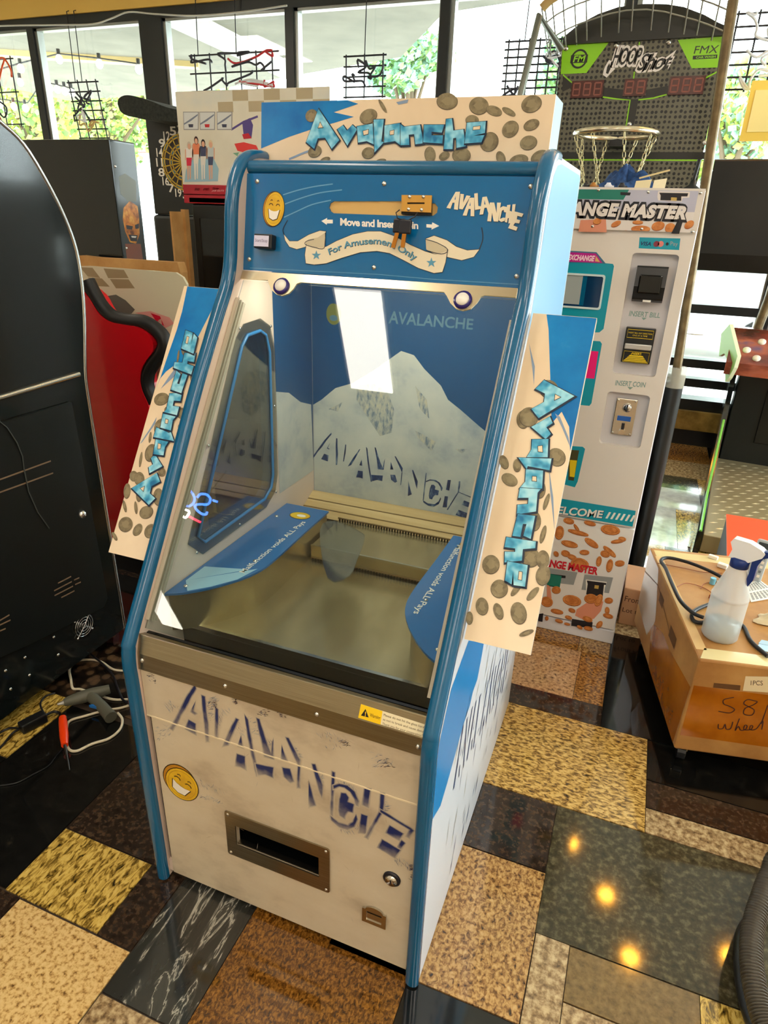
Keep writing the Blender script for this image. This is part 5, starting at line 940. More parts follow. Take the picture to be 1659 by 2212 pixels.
m = MB(); dp = X([(20, 905), (150, 868), (228, 1290), (220, 1310), (60, 1390), (-30, 1430), (-60, 930)]); m.plate(PX, dp, [], .012, satin_black, front=.010); dr2 = part('rear_door', m, bc, bevel=.002)
k9 = crop(0, 880, 3.0733)
m = MB()
for a, b in (((-60, 490), (320, 352)), ((-60, 575), (335, 432)), ((368, 1163), (455, 1118)), ((342, 1213), (460, 1152)), ((345, 1245), (468, 1182)), ((390, 1258), (478, 1213)), ((475, 1142), (510, 1126)), ((482, 1172), (520, 1155)), ((-20, 1410), (45, 1372)), ((-20, 1440), (52, 1406)), ((-20, 1480), (20, 1462))): m.line(PX, X(k9([a, b])), .0045, slot_tan, 1, base=.0105)
part('vent_slots', m, dr2)
p_ = PX.px(172, 1110); m = MB(); m.lathe([(.014, 0), (.013, .006), (.008, .012), (0, .013)], PX.P(*p_, .010), PX.n, chrome, 18); part('door_lock', m, dr2)
f_ = PX.px(178, 1350); m = MB()
for r in (.010, .020, .030, .039): m.tube([PX.P(f_[0] + r * math.cos(t * math.pi / 10), f_[1] + r * math.sin(t * math.pi / 10), .008) for t in range(20)], .0011, chrome, 5, True)
for t in range(4): a = math.pi / 4 + t * math.pi / 2; m.tube([PX.P(f_[0], f_[1], .010), PX.P(f_[0] + .048 * math.cos(a), f_[1] + .048 * math.sin(a), .006)], .0018, chrome, 5); m.ball(PX.P(f_[0] + .048 * math.cos(a), f_[1] + .048 * math.sin(a), .006), .004, chrome, 8)
part('fan_grille', m, bc)
for p in k9([(36, 1748), (70, 1870), (165, 1660), (195, 1778), (357, 1525), (386, 1642)]): screw(bc, PX.P(*PX.px(*p), 0), PX.n, .004)
m = MB(); m.tube([PX.P(*PX.px(*p), .012) for p in ((-20, 900), (8, 922), (30, 955), (42, 985), (45, 1010), (55, 1060), (75, 1105), (100, 1140))], .0016, M('thin_wire', (70, 74, 72), .4), 6); part('loose_wire', m, bc)
for yy in (.45, 1.2):
    m = MB(); m.cyl((XB - .10, yy, .026), (1, 0, 0), .025, .03, black_plastic, 14); m.box(XB - .105, XB - .065, yy - .012, yy + .012, .03, .055, black_plastic); part('caster', m, bc)
g = onZ(252, 1372); m = MB(); m.cyl((g.x - .05, g.y + .01, .035), (.9, .4, 0), .034, .026, M('caster_red', (150, 34, 52), .4), 20); m.box(g.x - .07, g.x - .01, g.y - .005, g.y + .02, .055, .085, steel_b); part('red_caster', m, bc)
# ------------------------------------------------------------------ black cabinet with monster art on its side
YZ = 2.55
a = onY(235, 300, YZ); d = onX(290, 308, a.x); zc = thing('arcade_cabinet', (a.x - .3, YZ + .3, 0), 'square black arcade cabinet with orange monster face art on its side', 'arcade machine')
m = MB(); m.box(a.x - .62, a.x, YZ, d.y, 0, a.z, gloss_black); part('cabinet_body', m, zc, bevel=.004)
PZs = Plane((a.x + .0006, 0, 0), (0, 1, 0), (0, 0, 1)); Z = lambda *p: PZs.pxs(crop(0, 0, 2.9625)(p)); m = MB(); y0, y1 = YZ + .004, d.y - .004
m.flat(PZs, [(y0, 0.02), (y1, .02), (y1, a.z - .01), (y0, a.z - .01)], M('side_grey_print', (78, 84, 86), .25), 1)
cl = lambda q: [(max(y0, min(y1, u)), v) for u, v in q]
mon = NM('monster_skin', [(0.3, (90, 44, 12)), (0.5, (200, 120, 30)), (0.7, (232, 176, 70))], 26, 5, rough=.4); mon_d = M('monster_dark', (30, 18, 12), .5)
m.flat(PZs, cl(Z((790, 1330), (830, 1285), (880, 1320), (890, 1400), (893, 1500), (870, 1560), (830, 1550), (800, 1480), (785, 1400))), mon, 2)
m.flat(PZs, cl(Z((760, 1130), (800, 1110), (870, 1160), (872, 1290), (820, 1290), (770, 1240))), M('monster_hair', (120, 122, 112), .5), 2)
for q_ in (((806, 1440), (850, 1448), (845, 1470), (810, 1465)), ((862, 1440), (888, 1430), (888, 1462), (866, 1465)), ((820, 1500), (880, 1505), (875, 1545), (835, 1542))): m.flat(PZs, cl(Z(*q_)), mon_d, 3)
m.flat(PZs, cl(Z((838, 1510), (872, 1512), (868, 1522), (842, 1520))), white_print, 4); m.flat(PZs, cl(Z((800, 1560), (900, 1560), (920, 1700), (815, 1690))), M('monster_cloth', (130, 74, 50), .5), 2)
part('side_art', m, zc)
for p in ((737 / 2.9625, 1065 / 2.9625), (808 / 2.9625, 1588 / 2.9625)): screw(zc, PZs.P(*[max(y0 + .01, PZs.px(*p)[0]), PZs.px(*p)[1]]), PZs.n, .005)
# ------------------------------------------------------------------ red racing ride, wrapped
k6 = crop(0, 550, 2.95); YR = 2.02; PRd = Plane((0, YR, 0), (1, 0, 0), (0, 0, 1)); R6 = lambda *p: PRd.pxs(k6(p))
rr = thing('racing_ride', (-1.9, 2.2, 0), 'glossy red plastic racing ride seat body wrapped in clear film', 'arcade machine')
red = M('ride_red', (206, 16, 30), .2, coat=.5)
ol = smooth(R6((470, 200), (560, 270), (620, 370), (690, 425), (780, 445), (870, 462), (940, 505), (972, 560), (970, 620), (930, 675), (900, 730), (890, 790), (905, 870), (945, 960), (960, 1060), (940, 1200)), 3)
x0_, z0_ = ol[0]; m = MB(); m.prism([PRd.P(u, v) for u, v in ol + [(ol[-1][0], .12), (x0_ - .15, .12), (x0_ - .15, z0_)]], (0, .10, 0), red, smooth=False); part('body_shell', m, rr, bevel=.03)
m = MB(); tr = smooth([PRd.P(*PRd.px(*p), -.03) for p in k6([(520, 170), (560, 250), (620, 345), (690, 405), (790, 432), (880, 438), (950, 475), (1000, 525), (1018, 580), (1000, 630), (950, 690), (912, 760), (905, 850), (950, 960)])], 4); m.tube(tr, .028, M('rubber_black', (20, 20, 20), .5), 10); part('rubber_edge', m, rr)
m = MB(); m.box(PRd.P(*ol[-1]).x - .75, PRd.P(*ol[-1]).x, YR + .005, YR + .30, 0, .14, M('ride_base_black', (16, 16, 18), .4)); part('base', m, rr)
PW2 = Plane((0, 2.20, 0), (1, 0, 0), (0, 0, 1)); W6 = lambda *p: PW2.pxs(k6(p))
m = MB(); m.plate(PW2, W6((470, 75), (560, 72), (1120, 115), (1165, 145), (1190, 190), (1180, 420), (1000, 900), (520, 500)), [], .012, M('ride_panel_ivory', (206, 200, 172), .3)); o = part('back_panel', m, rr)
m = MB(); chk = M('checker_tan', (150, 134, 100), .4)
for q_ in (((510, 80), (590, 84), (640, 150), (560, 140)), ((660, 88), (790, 98), (820, 150), (690, 150)), ((560, 145), (650, 152), (700, 205), (600, 200)), ((700, 155), (820, 158), (860, 215), (740, 215))): m.flat(PW2, W6(*q_), chk, 1)
m.flat(PW2, W6((640, 270), (740, 255), (800, 290), (860, 350), (840, 375), (740, 400), (680, 380), (620, 330)), M('car_print_grey', (96, 98, 88), .4), 2); m.flat(PW2, W6((860, 370), (960, 360), (1080, 400), (1110, 440), (1050, 470), (1000, 420)), M('car_print_pink', (214, 150, 140), .4), 2); m.flat(PW2, W6((960, 372), (1020, 392), (1048, 455), (1000, 430)), M('car_print_red', (196, 20, 50), .4), 3); part('panel_print', m, o)
film = pane_mat('clear_film', (240, 236, 230), .12, .12)
random.seed(5); m = MB(); pts = []
for i in range(9):
    for j in range(7):
        px_ = 1010 + i * 18 - j * 12 + random.uniform(-14, 14); py_ = 390 + j * 78 + random.uniform(-16, 16); pts.append(PW2.P(*PW2.px(*k6([(px_, py_)])[0]), .10 + random.uniform(-.05, .05)))
m.add(pts, [(i * 7 + j, i * 7 + j + 1, (i + 1) * 7 + j + 1, (i + 1) * 7 + j) for i in range(8) for j in range(6)], film); part('plastic_wrap', m, rr)
cb = NM('cardboard', [(0.3, (170, 122, 66)), (0.7, (198, 152, 92))], 9, 4, rough=.75)
pb2 = Plane((0, 2.46, 0), (1, 0, 0), (0, 0, 1)); m = MB(); c0 = pb2.pxs(k6([(495, 5), (600, 18), (1130, 50), (1150, 115), (1150, 160)])); m.plate(pb2, c0 + [(c0[-1][0], .02), (c0[0][0], .02)], [], .05, cb); tag(part('cardboard_sheet', m, loc=(-2.0, 2.54, 0), bevel=.004), 'brown cardboard sheet standing behind the red racing ride', 'cardboard')
# ------------------------------------------------------------------ electronic dart machine
YD = 3.5; PD = Plane((0, YD, 0), (1, 0, 0), (0, 0, 1)); kd = crop(0, 0, 2.9625); Dq = lambda *p: PD.pxs(kd(p))
dm = thing('dart_machine', (-2.3, 3.6, 0), 'black electronic dart machine with padded hood beside the bright window', 'dart machine')
u = Dq((918, 760), (1150, 760), (1000, 1370)); xd0 = (u[0][0] + u[2][0]) / 2; xd1 = xd0 + .62; zt_ = u[0][1]; zl_ = u[2][1]
m = MB(); m.box(PD.P(xd0, 0).x, PD.P(xd1, 0).x, YD, YD + .18, zl_, zt_ + .03, satin_black); part('dart_head', m, dm, bevel=.006)
PDh = Plane((0, YD - .2, 0), (1, 0, 0), (0, 0, 1)); Dh = lambda *p: PDh.pxs(kd(p))
hd_ = smooth(Dh((752, 665), (760, 630), (800, 610), (860, 615), (960, 645), (1080, 690), (1240, 720)), 4) + smooth(Dh((1240, 800), (1100, 775), (960, 770), (880, 755), (800, 735), (765, 705)), 4)
m = MB(); m.plate(PDh, hd_, [], .30, NM('hood_foam', [(0.3, (24, 28, 26)), (0.7, (52, 56, 50))], 60, 4, rough=.9), front=0); part('hood', m, dm, bevel=.03)
m = MB(); c_ = PD.px(*kd([(1172, 1040)])[0]); rx = abs(PD.px(*kd([(1042, 1040)])[0])[0] - c_[0]); ylm = M('dart_wire_gold', (196, 164, 60), .35, .5)
m.flat(PD, ell(c_, rx, rx, 0, 36), M('dart_dark', (34, 24, 20), .5), 1)
for k in range(20):
    a0 = (k * 18 - 9) * math.pi / 180; a1 = a0 + math.pi / 10; col = M('dart_red' if k % 2 else 'dart_blue', (60, 28, 24) if k % 2 else (64, 104, 120), .5)
    for r0, r1 in ((.55, .62), (.92, 1.0)): m.flat(PD, [(c_[0] + rx * r * math.cos(t), c_[1] + rx * r * math.sin(t)) for r, t in ((r0, a0), (r1, a0), (r1, a1), (r0, a1))], col, 2)
    m.line(PD, [(c_[0] + rx * .12 * math.cos(a0), c_[1] + rx * .12 * math.sin(a0)), (c_[0] + rx * math.cos(a0), c_[1] + rx * math.sin(a0))], .006, ylm, 3)
for r in (.12, .52, .64, .9, 1.0): m.line(PD, ell(c_, rx * r, rx * r, 0, 36), .007, ylm, 3, closed=True)
part('dart_target', m, dm)
m = MB()
for k, num in enumerate((20, 1, 18, 4, 13, 6, 10, 15, 2, 17, 3, 19, 7, 16, 8, 11, 14, 9, 12, 5)):
    t = math.pi / 2 - k * math.pi / 10; x_, z_ = c_[0] + rx * 1.17 * math.cos(t), c_[1] + rx * 1.17 * math.sin(t); m.text(PD, str(num), quad((x_ - .022, z_ - .022), (x_ + .022, z_ - .022), (x_ + .022, z_ + .022), (x_ - .022, z_ + .022)), white_print, 2, bold=.02)
part('dart_numbers', m, dm)
m = MB(); m.box(PD.P(xd0, 0).x - .02, PD.P(xd1, 0).x, YD + .0, YD + .35, 0, zl_ - .002, satin_black); part('dart_base', m, dm, bevel=.02)
# ------------------------------------------------------------------ racing game head with poster art
YM = 2.75; PM = Plane((0, YM, 0), (1, 0, 0), (0, 0, 1)); Mq = lambda *p: PM.pxs(kd(p))
rg = thing('racing_game', (-1.6, 2.9, 0), 'racing arcade game with white poster head and red name strip', 'arcade machine')
u = Mq((1122, 588), (1170, 1180)); x0 = (u[0][0] + u[1][0]) / 2; x1 = PM.px(712, 195)[0]; z1 = u[0][1]; z0 = u[1][1]
pm_ = NM('poster_white', [(0.3, (212, 208, 188)), (0.6, (228, 224, 206)), (0.8, (206, 214, 210))], 3, 4, rough=.35)
m = MB(); m.plate(PM, [(x0, z0), (x1, z0), (x1, z1), (x0, z1)], [], .07, pm_); hd2 = part('poster_head', m, rg, bevel=.004)
m = MB(); cl = lambda q: [(max(x0 + .002, a), min(z1 - .002, b)) for a, b in q]; tanc = M('checker_pale', (186, 172, 140), .5)
xs_ = PM.px(*kd([(1390, 600)])[0])[0]; cw = (x1 - xs_) / 7
for i in range(7):
    for j in range(2):
        if (i + j) % 2: m.flat(PM, [(xs_ + i * cw, z1 - .04 * (j + 1)), (xs_ + (i + 1) * cw, z1 - .04 * (j + 1)), (xs_ + (i + 1) * cw, z1 - .04 * j - .002), (xs_ + i * cw, z1 - .04 * j - .002)], tanc, 1)
blu = M('poster_blue', (70, 130, 170), .5); m.flat(PM, Mq((1190, 1090), (1230, 1000), (1290, 980), (1360, 1000), (1400, 1080), (1395, 1160), (1180, 1165)), M('poster_pale_blue', (150, 190, 206), .5), 1)
for xc, top, suit, leg, hair in ((1210, 915, (236, 232, 226), (214, 40, 70), (200, 190, 170)), (1255, 880, (226, 130, 90), (232, 226, 214), (60, 30, 26)), (1300, 900, (60, 66, 96), (226, 222, 212), (40, 26, 24)), (1348, 905, (190, 200, 200), (70, 80, 110), (220, 200, 160))):
    sk = M('poster_skin', (220, 168, 140), .5); H = 1150 - top; f = lambda *p: Mq(*[(xc + a, top + b * H) for a, b in p]); k = M('p%d%d' % (xc, 1), suit, .5); l = M('p%d%d' % (xc, 2), leg, .5)
    m.flat(PM, f((-20, .14), (20, .14), (18, .42), (-16, .42)), k, 2); m.flat(PM, f((-17, .40), (18, .40), (14, .62), (-14, .62)), l, 2.5); m.flat(PM, f((-13, .6), (-1, .6), (-2, 1.0), (-9, 1.0)), sk if leg[0] == 214 or leg[0] == 70 else l, 2.2); m.flat(PM, f((2, .6), (13, .6), (12, .98), (5, .98)), sk if leg[0] == 214 or leg[0] == 70 else l, 2.2)
    hc = Mq((xc + 1, top + .07 * H))[0]; m.flat(PM, ell(hc, .011, .016, 0, 14), M('ph%d' % xc, hair, .5), 3); m.flat(PM, ell((hc[0], hc[1] - .003), .008, .011, 0, 12), sk, 3.5); m.flat(PM, f((-26, .18), (-19, .16), (-19, .45), (-25, .48)), sk, 1.8); m.flat(PM, f((20, .16), (27, .18), (26, .48), (20, .45)), sk, 1.8)
for xx in (1172, 1276, 1386):
    m.flat(PM, Mq((xx, 715), (xx + 102, 715), (xx + 100, 832), (xx + 4, 832)), M('thumb_frame', (150, 150, 150), .5), 2); m.flat(PM, Mq((xx + 4, 720), (xx + 96, 720), (xx + 95, 826), (xx + 8, 826)), M('thumb_pale', (214, 218, 216), .5), 3); m.flat(PM, Mq((xx + 34, 795), (xx + 66, 795), (xx + 64, 815), (xx + 38, 815)), M('thumb_car%d' % xx, (60, 64, 84) if xx != 1276 else (200, 40, 50), .5), 4); m.flat(PM, Mq((xx + 6, 790), (xx + 50, 760), (xx + 94, 730), (xx + 94, 740), (xx + 50, 775), (xx + 6, 800)), M('thumb_road', (120, 130, 150), .5), 3.5)
m.flat(PM, Mq((1500, 920), (1560, 910), (1640, 930), (1655, 960), (1600, 985), (1520, 965)), M('racer_red', (226, 60, 56), .45), 2); m.flat(PM, Mq((1550, 780), (1600, 755), (1620, 800), (1610, 880), (1560, 870)), M('racer_violet', (84, 70, 140), .45), 2); m.flat(PM, Mq((1550, 860), (1590, 852), (1612, 885), (1560, 890)), M('racer_crimson', (196, 30, 50), .45), 3); m.line(PM, Mq((1480, 830), (1560, 780), (1650, 745)), .008, M('racer_violet'), 1.5); m.flat(PM, Mq((1490, 980), (1530, 975), (1520, 1000)), M('racer_green', (120, 170, 140), .5), 2)
part('poster_print', m, hd2)
u = Mq((1165, 1182), (1180, 1300)); zr1, zr0 = u[0][1], u[1][1]; m = MB(); m.box(PM.P(x0, 0).x + .02, PM.P(x1, 0).x - .02, YM - .03, YM + .07, zr0, zr1, M('strip_red', (170, 30, 48), .3)); o = part('name_strip', m, rg, bevel=.003)
PS2 = Plane((PM.P(x0, 0).x + .02, YM - .0305, 0), (1, 0, 0), (0, 0, 1)); m = MB(); zz = lambda t: zr0 + (zr1 - zr0) * t
kz = crop(390, 380, 7.933); spx = lambda *p: quad(*PS2.pxs(kz(p))); pk = M('strip_pink', (236, 170, 176), .5)
for tx, qd in (('END', ((240, 248), (325, 248), (330, 208), (245, 208))), ('END', ((385, 248), (490, 248), (495, 210), (392, 210))), ('Time', ((540, 232), (655, 232), (660, 198), (545, 198))), ('JAR GUTS', ((530, 275), (745, 275), (750, 240), (535, 240)))): m.text(PS2, tx, spx(*qd), pk, 1, bold=.01, shear=.3); m.line(PS2, [(.0, zz(.48)), (.6, zz(.48))], .003, M('strip_pink'), 1); m.flat(PS2, [(.03, zz(.06)), (.6, zz(.06)), (.6, zz(.30)), (.03, zz(.30))], ink_black, 1); part('strip_print', m, o)
m = MB(); m.box(PM.P(x0, 0).x + .05, PM.P(x1, 0).x - .05, YM - .02, YM + .45, 0, zr0 - .001, satin_black); part('game_body', m, rg, bevel=.01)
m = MB(); m.box(PM.P(x0, 0).x + .09, PM.P(x1, 0).x - .09, YM - .024, YM - .02, .55, zr0 - .06, M('screen_black', (8, 14, 18), .08)); part('game_screen', m, rg)
a = onY(390, 452, 2.70); b = onY(412, 600, 2.70); m = MB(); m.box(a.x, a.x + .022, 2.70, 2.73, .0, a.z, cb); m.box(a.x, a.x + .008, 2.62, 2.70, .0, a.z - .01, cb); tag(part('cardboard_strip', m, loc=(a.x, 2.70, 0)), 'narrow cardboard corner strip standing beside the racing game', 'cardboard')
# ------------------------------------------------------------------ arcade machine with diamond plate platform at the right
kg = crop(1380, 900, 5.53)
pf = thing('platform_game', (.43, 3.36, 0), 'black arcade machine with lime side plates, overhead monitor box and diamond plate platform', 'arcade machine')
px0, px1, pyF, pyB, pz = .43, 1.45, 3.36, 4.72, .10
plate_d = M('diamond_plate', (160, 144, 108), .4, .35)
m = MB(); m.box(px0 + .03, px1, pyF, pyB, .005, pz, plate_d); pl_ = part('platform', m, pf, bevel=.004)
for k, (ix, iy) in enumerate([(ix, iy) for iy in range(19) for ix in range(15)]):
    x = px0 + .07 + ix * .066 + (iy % 2) * .033; y = pyF + .05 + iy * .068
    if x > px1 - .04: continue
    if k == 0:
        m = MB(); vs = [Vector((x, y, pz)) + Vector(v) for v in ((-.022, -.012, 0), (.004, -.006, 0), (.022, .012, 0), (-.004, .006, 0), (0, 0, .004))]; m.add(vs, [(0, 1, 4), (1, 2, 4), (2, 3, 4), (3, 0, 4)], M('tread_bright', (206, 194, 160), .3, .5)); proto = part('tread', m, pl_); px_0, py_0 = x, y
    else:
        o = proto.copy(); C.objects.link(o); o.parent = pl_; o.location = (x - px_0, y - py_0, 0); ROOT[o] = ROOT[proto]
m = MB(); m.prism([(px0, pyF - .02, 0), (px0, pyF - .02, pz + .02), (px0, 3.9, .14), (px0, 4.5, .62), (px0, 4.62, .9), (px0, 4.85, .9), (px0, 5.15, .5), (px0, 5.15, 0)], (.028, 0, 0), gloss_black); part('side_panel', m, pf)
m = MB(); m.tube([(px0 + .014, pyF - .02, pz + .022), (px0 + .014, 3.9, .142), (px0 + .014, 4.3, .46)], .007, M('lime_edge', (120, 190, 70), .35), 8); part('lime_trim', m, pf)
m = MB(); m.box(px0 + .05, px1 + .3, pyB, 5.15, .0, .86, satin_black); bd2 = part('body', m, pf, bevel=.006)
m = MB(); fq_ = onY(1640, 900, pyB) - Vector((.14, 0, 0)); m.box(fq_.x, fq_.x + .4, pyB - .012, pyB, .24, .74, M('door_black', (10, 14, 14), .3)); part('coin_door', m, bd2, bevel=.004)
m = MB(); m.box(fq_.x + .07, fq_.x + .12, pyB - .016, pyB - .012, .46, .52, white_print); part('door_label', m, bd2)
# control panel with green cheeks
YK = 4.52; PK = Plane((0, YK, 0), (1, 0, 0), (0, 0, 1)); kk = crop(1400, 330, 3.3); K = lambda *p: PK.pxs(kk(p))
xk = PK.px(*kk([(590, 1260)])[0])[0] - .122; zk1 = PK.px(*kk([(590, 1250)])[0])[1]; zk0 = PK.px(*kk([(670, 1500)])[0])[1]
gr = [(-.02, .02), (.17, -.13), (.165, -.20), (.13, -.27), (.10, -.30), (.075, -.26), (.07, -.20), (.045, -.17), (.0, -.15), (-.06, -.18), (-.10, -.05)]
lime_s = M('lime_side', (170, 222, 130), .35)
for xx in (xk - .005, px1 + .1):
    m = MB(); m.prism([(xx + a * .42, YK - a, zk1 + b) for a, b in gr], (.02, .008, 0), lime_s, M('lime_side_edge', (226, 232, 196), .4)); part('control_cheek', m, pf)
m = MB(); pc = [(YK + .09, zk1 - .005), (YK - .13, zk0 + .02), (YK - .13, zk0 - .05), (YK + .16, zk0 - .05), (YK + .16, zk1 - .005)]
m.prism([(xk + .016, y, z) for y, z in pc], (px1 + .08 - xk, 0, 0), NM('panel_flame_print', [(0.3, (40, 14, 12)), (0.48, (120, 46, 30)), (0.6, (166, 84, 60)), (0.75, (46, 60, 110))], 5, 4, (.6, 1, 2), rough=.15, coat=.5)); cpn = part('control_panel', m, pf)
dn_ = Vector((0, -.22, zk0 + .02 - zk1 + .005)); nn_ = Vector((0, -(zk1 - .025 - zk0), .22)).normalized()
if nn_.z < 0: nn_ = -nn_
btn = M('button_white', (236, 228, 214), .3)
for a, t in ((.09, .62), (.16, .35), (.15, .82), (.24, .55), (.30, .8), (.36, .4), (.5, .6), (.58, .35)):
    c = Vector((xk + .02 + a, YK + .09, zk1 - .005)) + dn_ * t; m = MB(); m.lathe([(.022, 0), (.022, .006), (.016, .012), (0, .014)], c, nn_, btn, 18); part('button', m, cpn)
m = MB(); m.box(xk + .03, px1 + .05, YK + .0, YK + .2, .80, zk0 - .045, satin_black); part('panel_neck', m, pf)
# overhead monitor box on a post
YQ = 4.66; PQ = Plane((0, YQ, 0), (1, 0, 0), (0, 0, 1)); a = PQ.px(1545, 342); a = (a[0] - .137, a[1]); b = PQ.px(1512, 585); b2 = PQ.px(1640, 600)
m = MB(); m.prism([(a[0], YQ, b[1]), (a[0], YQ - .02, b[1] + .1), (a[0], YQ, a[1]), (a[0], YQ + .45, a[1] - .03), (a[0], YQ + .45, b[1] + .05)], (1.35, 0, 0), NM('monitor_back_black', [(0.3, (13, 13, 13)), (0.7, (24, 23, 20))], 4, 3, rough=.4)); part('monitor_box', m, pf, bevel=.012)
pp = PQ.px(1638, 660)[0] - .137; m = MB(); m.tube([(pp + .02, YQ + .1, zk1 - .1), (pp + .05, YQ + .1, zk1 + .15), (pp + .06, YQ + .1, b[1] + .05)], .028, bz, 12); part('monitor_post', m, pf); m = MB(); m.tube([(pp + .75, YQ + .1, zk1 - .1), (pp + .75, YQ + .1, b[1] + .05)], .028, bz, 12); part('monitor_post', m, pf)
pf.rotation_euler.z = math.radians(-6)
# ------------------------------------------------------------------ large cardboard box on a dolly
F0 = Vector((.306, 1.737, 0)); dv = Vector((-.135, .665, 0)).normalized(); rv = Vector((dv.y, -dv.x, 0)); ZT, ZB, DL, WR = .40, .072, .70, .80
card = NM('cardboard_box', [(0.3, (156, 106, 52)), (0.55, (180, 130, 70)), (0.8, (196, 150, 90))], 6, 5, rough=.55)
tape = NM('packing_tape', [(0.35, (150, 80, 10)), (0.65, (182, 108, 22))], 6, 4, rough=.12, coat=.5); tape_p = M('tape_clear', (226, 206, 150), .1, coat=.6)
bx = thing('cardboard_box', F0 + dv * .35 + rv * .4, 'large brown cardboard box sealed with amber tape standing on a wheeled dolly', 'box')
m = MB(); c = F0 + dv * DL / 2 + rv * WR / 2; m.obox((c.x, c.y, (ZT + ZB) / 2), rv, dv, (0, 0, 1), WR / 2, DL / 2, (ZT - ZB) / 2, card); part('carton', m, bx, bevel=.006)
PBL = Plane(F0 + dv * DL, -dv, (0, 0, 1)); PBF = Plane(F0, rv, (0, 0, 1)); PBT = Plane((F0.x, F0.y, ZT), rv, dv)
m = MB(); m.flat(PBL, [(.30, ZB + .004), (DL - .02, ZB + .004), (DL - .004, ZT - .10), (DL - .25, ZT - .14), (.36, ZT - .14), (.22, ZT - .19)], tape, 1); m.flat(PBL, [(.004, ZT - .004), (.16, ZT - .004), (.26, ZT - .16), (.20, ZT - .26), (.004, ZT - .24)], M('tape_greyish', (190, 164, 140), .15, coat=.5), 1.5); m.line(PBL, [(.004, ZT - .10), (.2, ZT - .05), (.45, ZT - .10)], .004, M('carton_dark', (96, 62, 30), .6), 2)
m.flat(PBL, [(.24, ZT - .05), (.30, ZT - .05), (.30, ZT - .085), (.24, ZT - .085)], M('carton_dark'), 2); m.flat(PBL, [(.42, ZT - .07), (.50, ZT - .07), (.50, ZT - .11), (.42, ZT - .11)], M('carton_dark'), 2)
m.flat(PBF, [(.006, ZB + .055), (WR - .004, ZB + .055), (WR - .004, ZT - .09), (.006, ZT - .09)], tape, 1); part('tape', m, bx)
m = MB(); mk = M('marker_ink', (66, 30, 16), .6); kx = crop(1360, 1130, 4.174); fx_ = lambda p: PBF.pxs(kx(p))
for st_ in ([(940, 1570), (850, 1590), (850, 1630), (900, 1650), (945, 1680), (900, 1710), (800, 1695)], [(1120, 1600), (1060, 1590), (1030, 1630), (1120, 1680), (1100, 1730), (1030, 1720), (1040, 1670), (1110, 1640), (1150, 1610), (1120, 1600)], [(1245, 1640), (1185, 1810)], [(800, 1810), (800, 1850), (840, 1850), (860, 1810), (870, 1855), (910, 1850), (930, 1790)], [(990, 1760), (950, 1870), (980, 1830), (1000, 1865), (1040, 1860), (1060, 1830), (1040, 1820), (1030, 1860), (1090, 1860), (1110, 1830), (1090, 1825), (1085, 1860), (1140, 1855), (1200, 1780), (1190, 1860)]): m.line(PBF, smooth(fx_(st_), 4), .0032, mk, 3)
part('handwriting', m, bx)
m = MB(); m.flat(PBF, fx_([(1045, 1380), (1300, 1385), (1300, 1530), (1020, 1510)]), M('label_paper', (226, 206, 164), .5), 2); m.text(PBF, '1PCS', quad(*fx_([(1090, 1460), (1200, 1462), (1200, 1420), (1092, 1418)])), mk, 3); m.flat(PBF, fx_([(760, 1440), (1000, 1462), (995, 1508), (752, 1482)]), M('carton_dark'), 2); part('paper_label', m, bx)
m = MB(); m.flat(PBT, [(.006, .006), (WR - .01, .006), (WR - .01, .05), (.03, .06)], tape_p, 1); m.flat(PBT, [(.01, DL - .07), (WR - .01, DL - .09), (WR - .01, DL - .03), (.01, DL - .02)], tape_p, 1); m.flat(PBT, [(.005, .05), (.035, .05), (.03, DL - .07), (.005, DL - .07)], M('carton_pale', (214, 176, 116), .5), 1); part('top_tape', m, bx)
for a, b in ((.04, .05), (WR - .05, .05), (.04, DL - .06), (WR - .05, DL - .06)):
    p = F0 + rv * a + dv * b; m = MB(); m.cyl((p.x - .012, p.y, .027), (1, 0, 0), .026, .024, black_plastic, 16); m.box(p.x - .016, p.x + .016, p.y - .014, p.y + .014, .04, .0715, steel); part('dolly_caster', m, bx)
# on the box
def on_top(px, py, z=ZT): return onZ(px, py, z)
sp = on_top(1554, 1385); sp = Vector((sp.x, sp.y + .028, ZT + .002)); sb = thing('spray_bottle', sp, 'white translucent spray bottle with blue trigger standing on the cardboard box', 'bottle')
bot = M('bottle_plastic', (226, 230, 228), .3, alpha=.5); m = MB()
m.lathe([(0, 0), (0.0452, 0), (0.04972, 0.00678), (0.04972, 0.1299), (0.04915, 0.1356), (0.05085, 0.1379), (0.04859, 0.1424), (0.04294, 0.165), (0.0339, 0.1944), (0.02486, 0.2237), (0.02034, 0.2328), (0.02034, 0.2509), (0, 0.2509)], sp, (0, 0, 1), bot, 30); part('bottle_body', m, sb)
m = MB(); m.lathe([(0, 0.00452), (0.04577, 0.00678), (0.04577, 0.04746), (0, 0.04746)], sp, (0, 0, 1), M('bottle_liquid', (150, 166, 172), .1, alpha=.9), 28); part('liquid', m, sb)
m = MB(); m.lathe([(0.02147, 0.2328), (0.02486, 0.2339), (0.02486, 0.2576), (0.01921, 0.261), (0, 0.261)], sp, (0, 0, 1), M('cap_blue', (12, 44, 110), .35), 24); part('collar', m, sb)
hx = Vector((.90, -.35, 0)).normalized(); hy = Vector((-hx.y, hx.x, 0)); m = MB()
hd_p = [(-0.02938, 0.2576), (0.0226, 0.2576), (0.05198, 0.2825), (0.0565, 0.2961), (0.0452, 0.3051), (0.01356, 0.3153), (-0.02712, 0.3153), (-0.0339, 0.3028), (-0.02486, 0.2825)]
m.prism([sp + hx * a + hy * .013 + Vector((0, 0, z)) for a, z in hd_p], hy * -.026, M('spray_head_white', (236, 232, 226), .35)); part('spray_head', m, sb, bevel=.004)
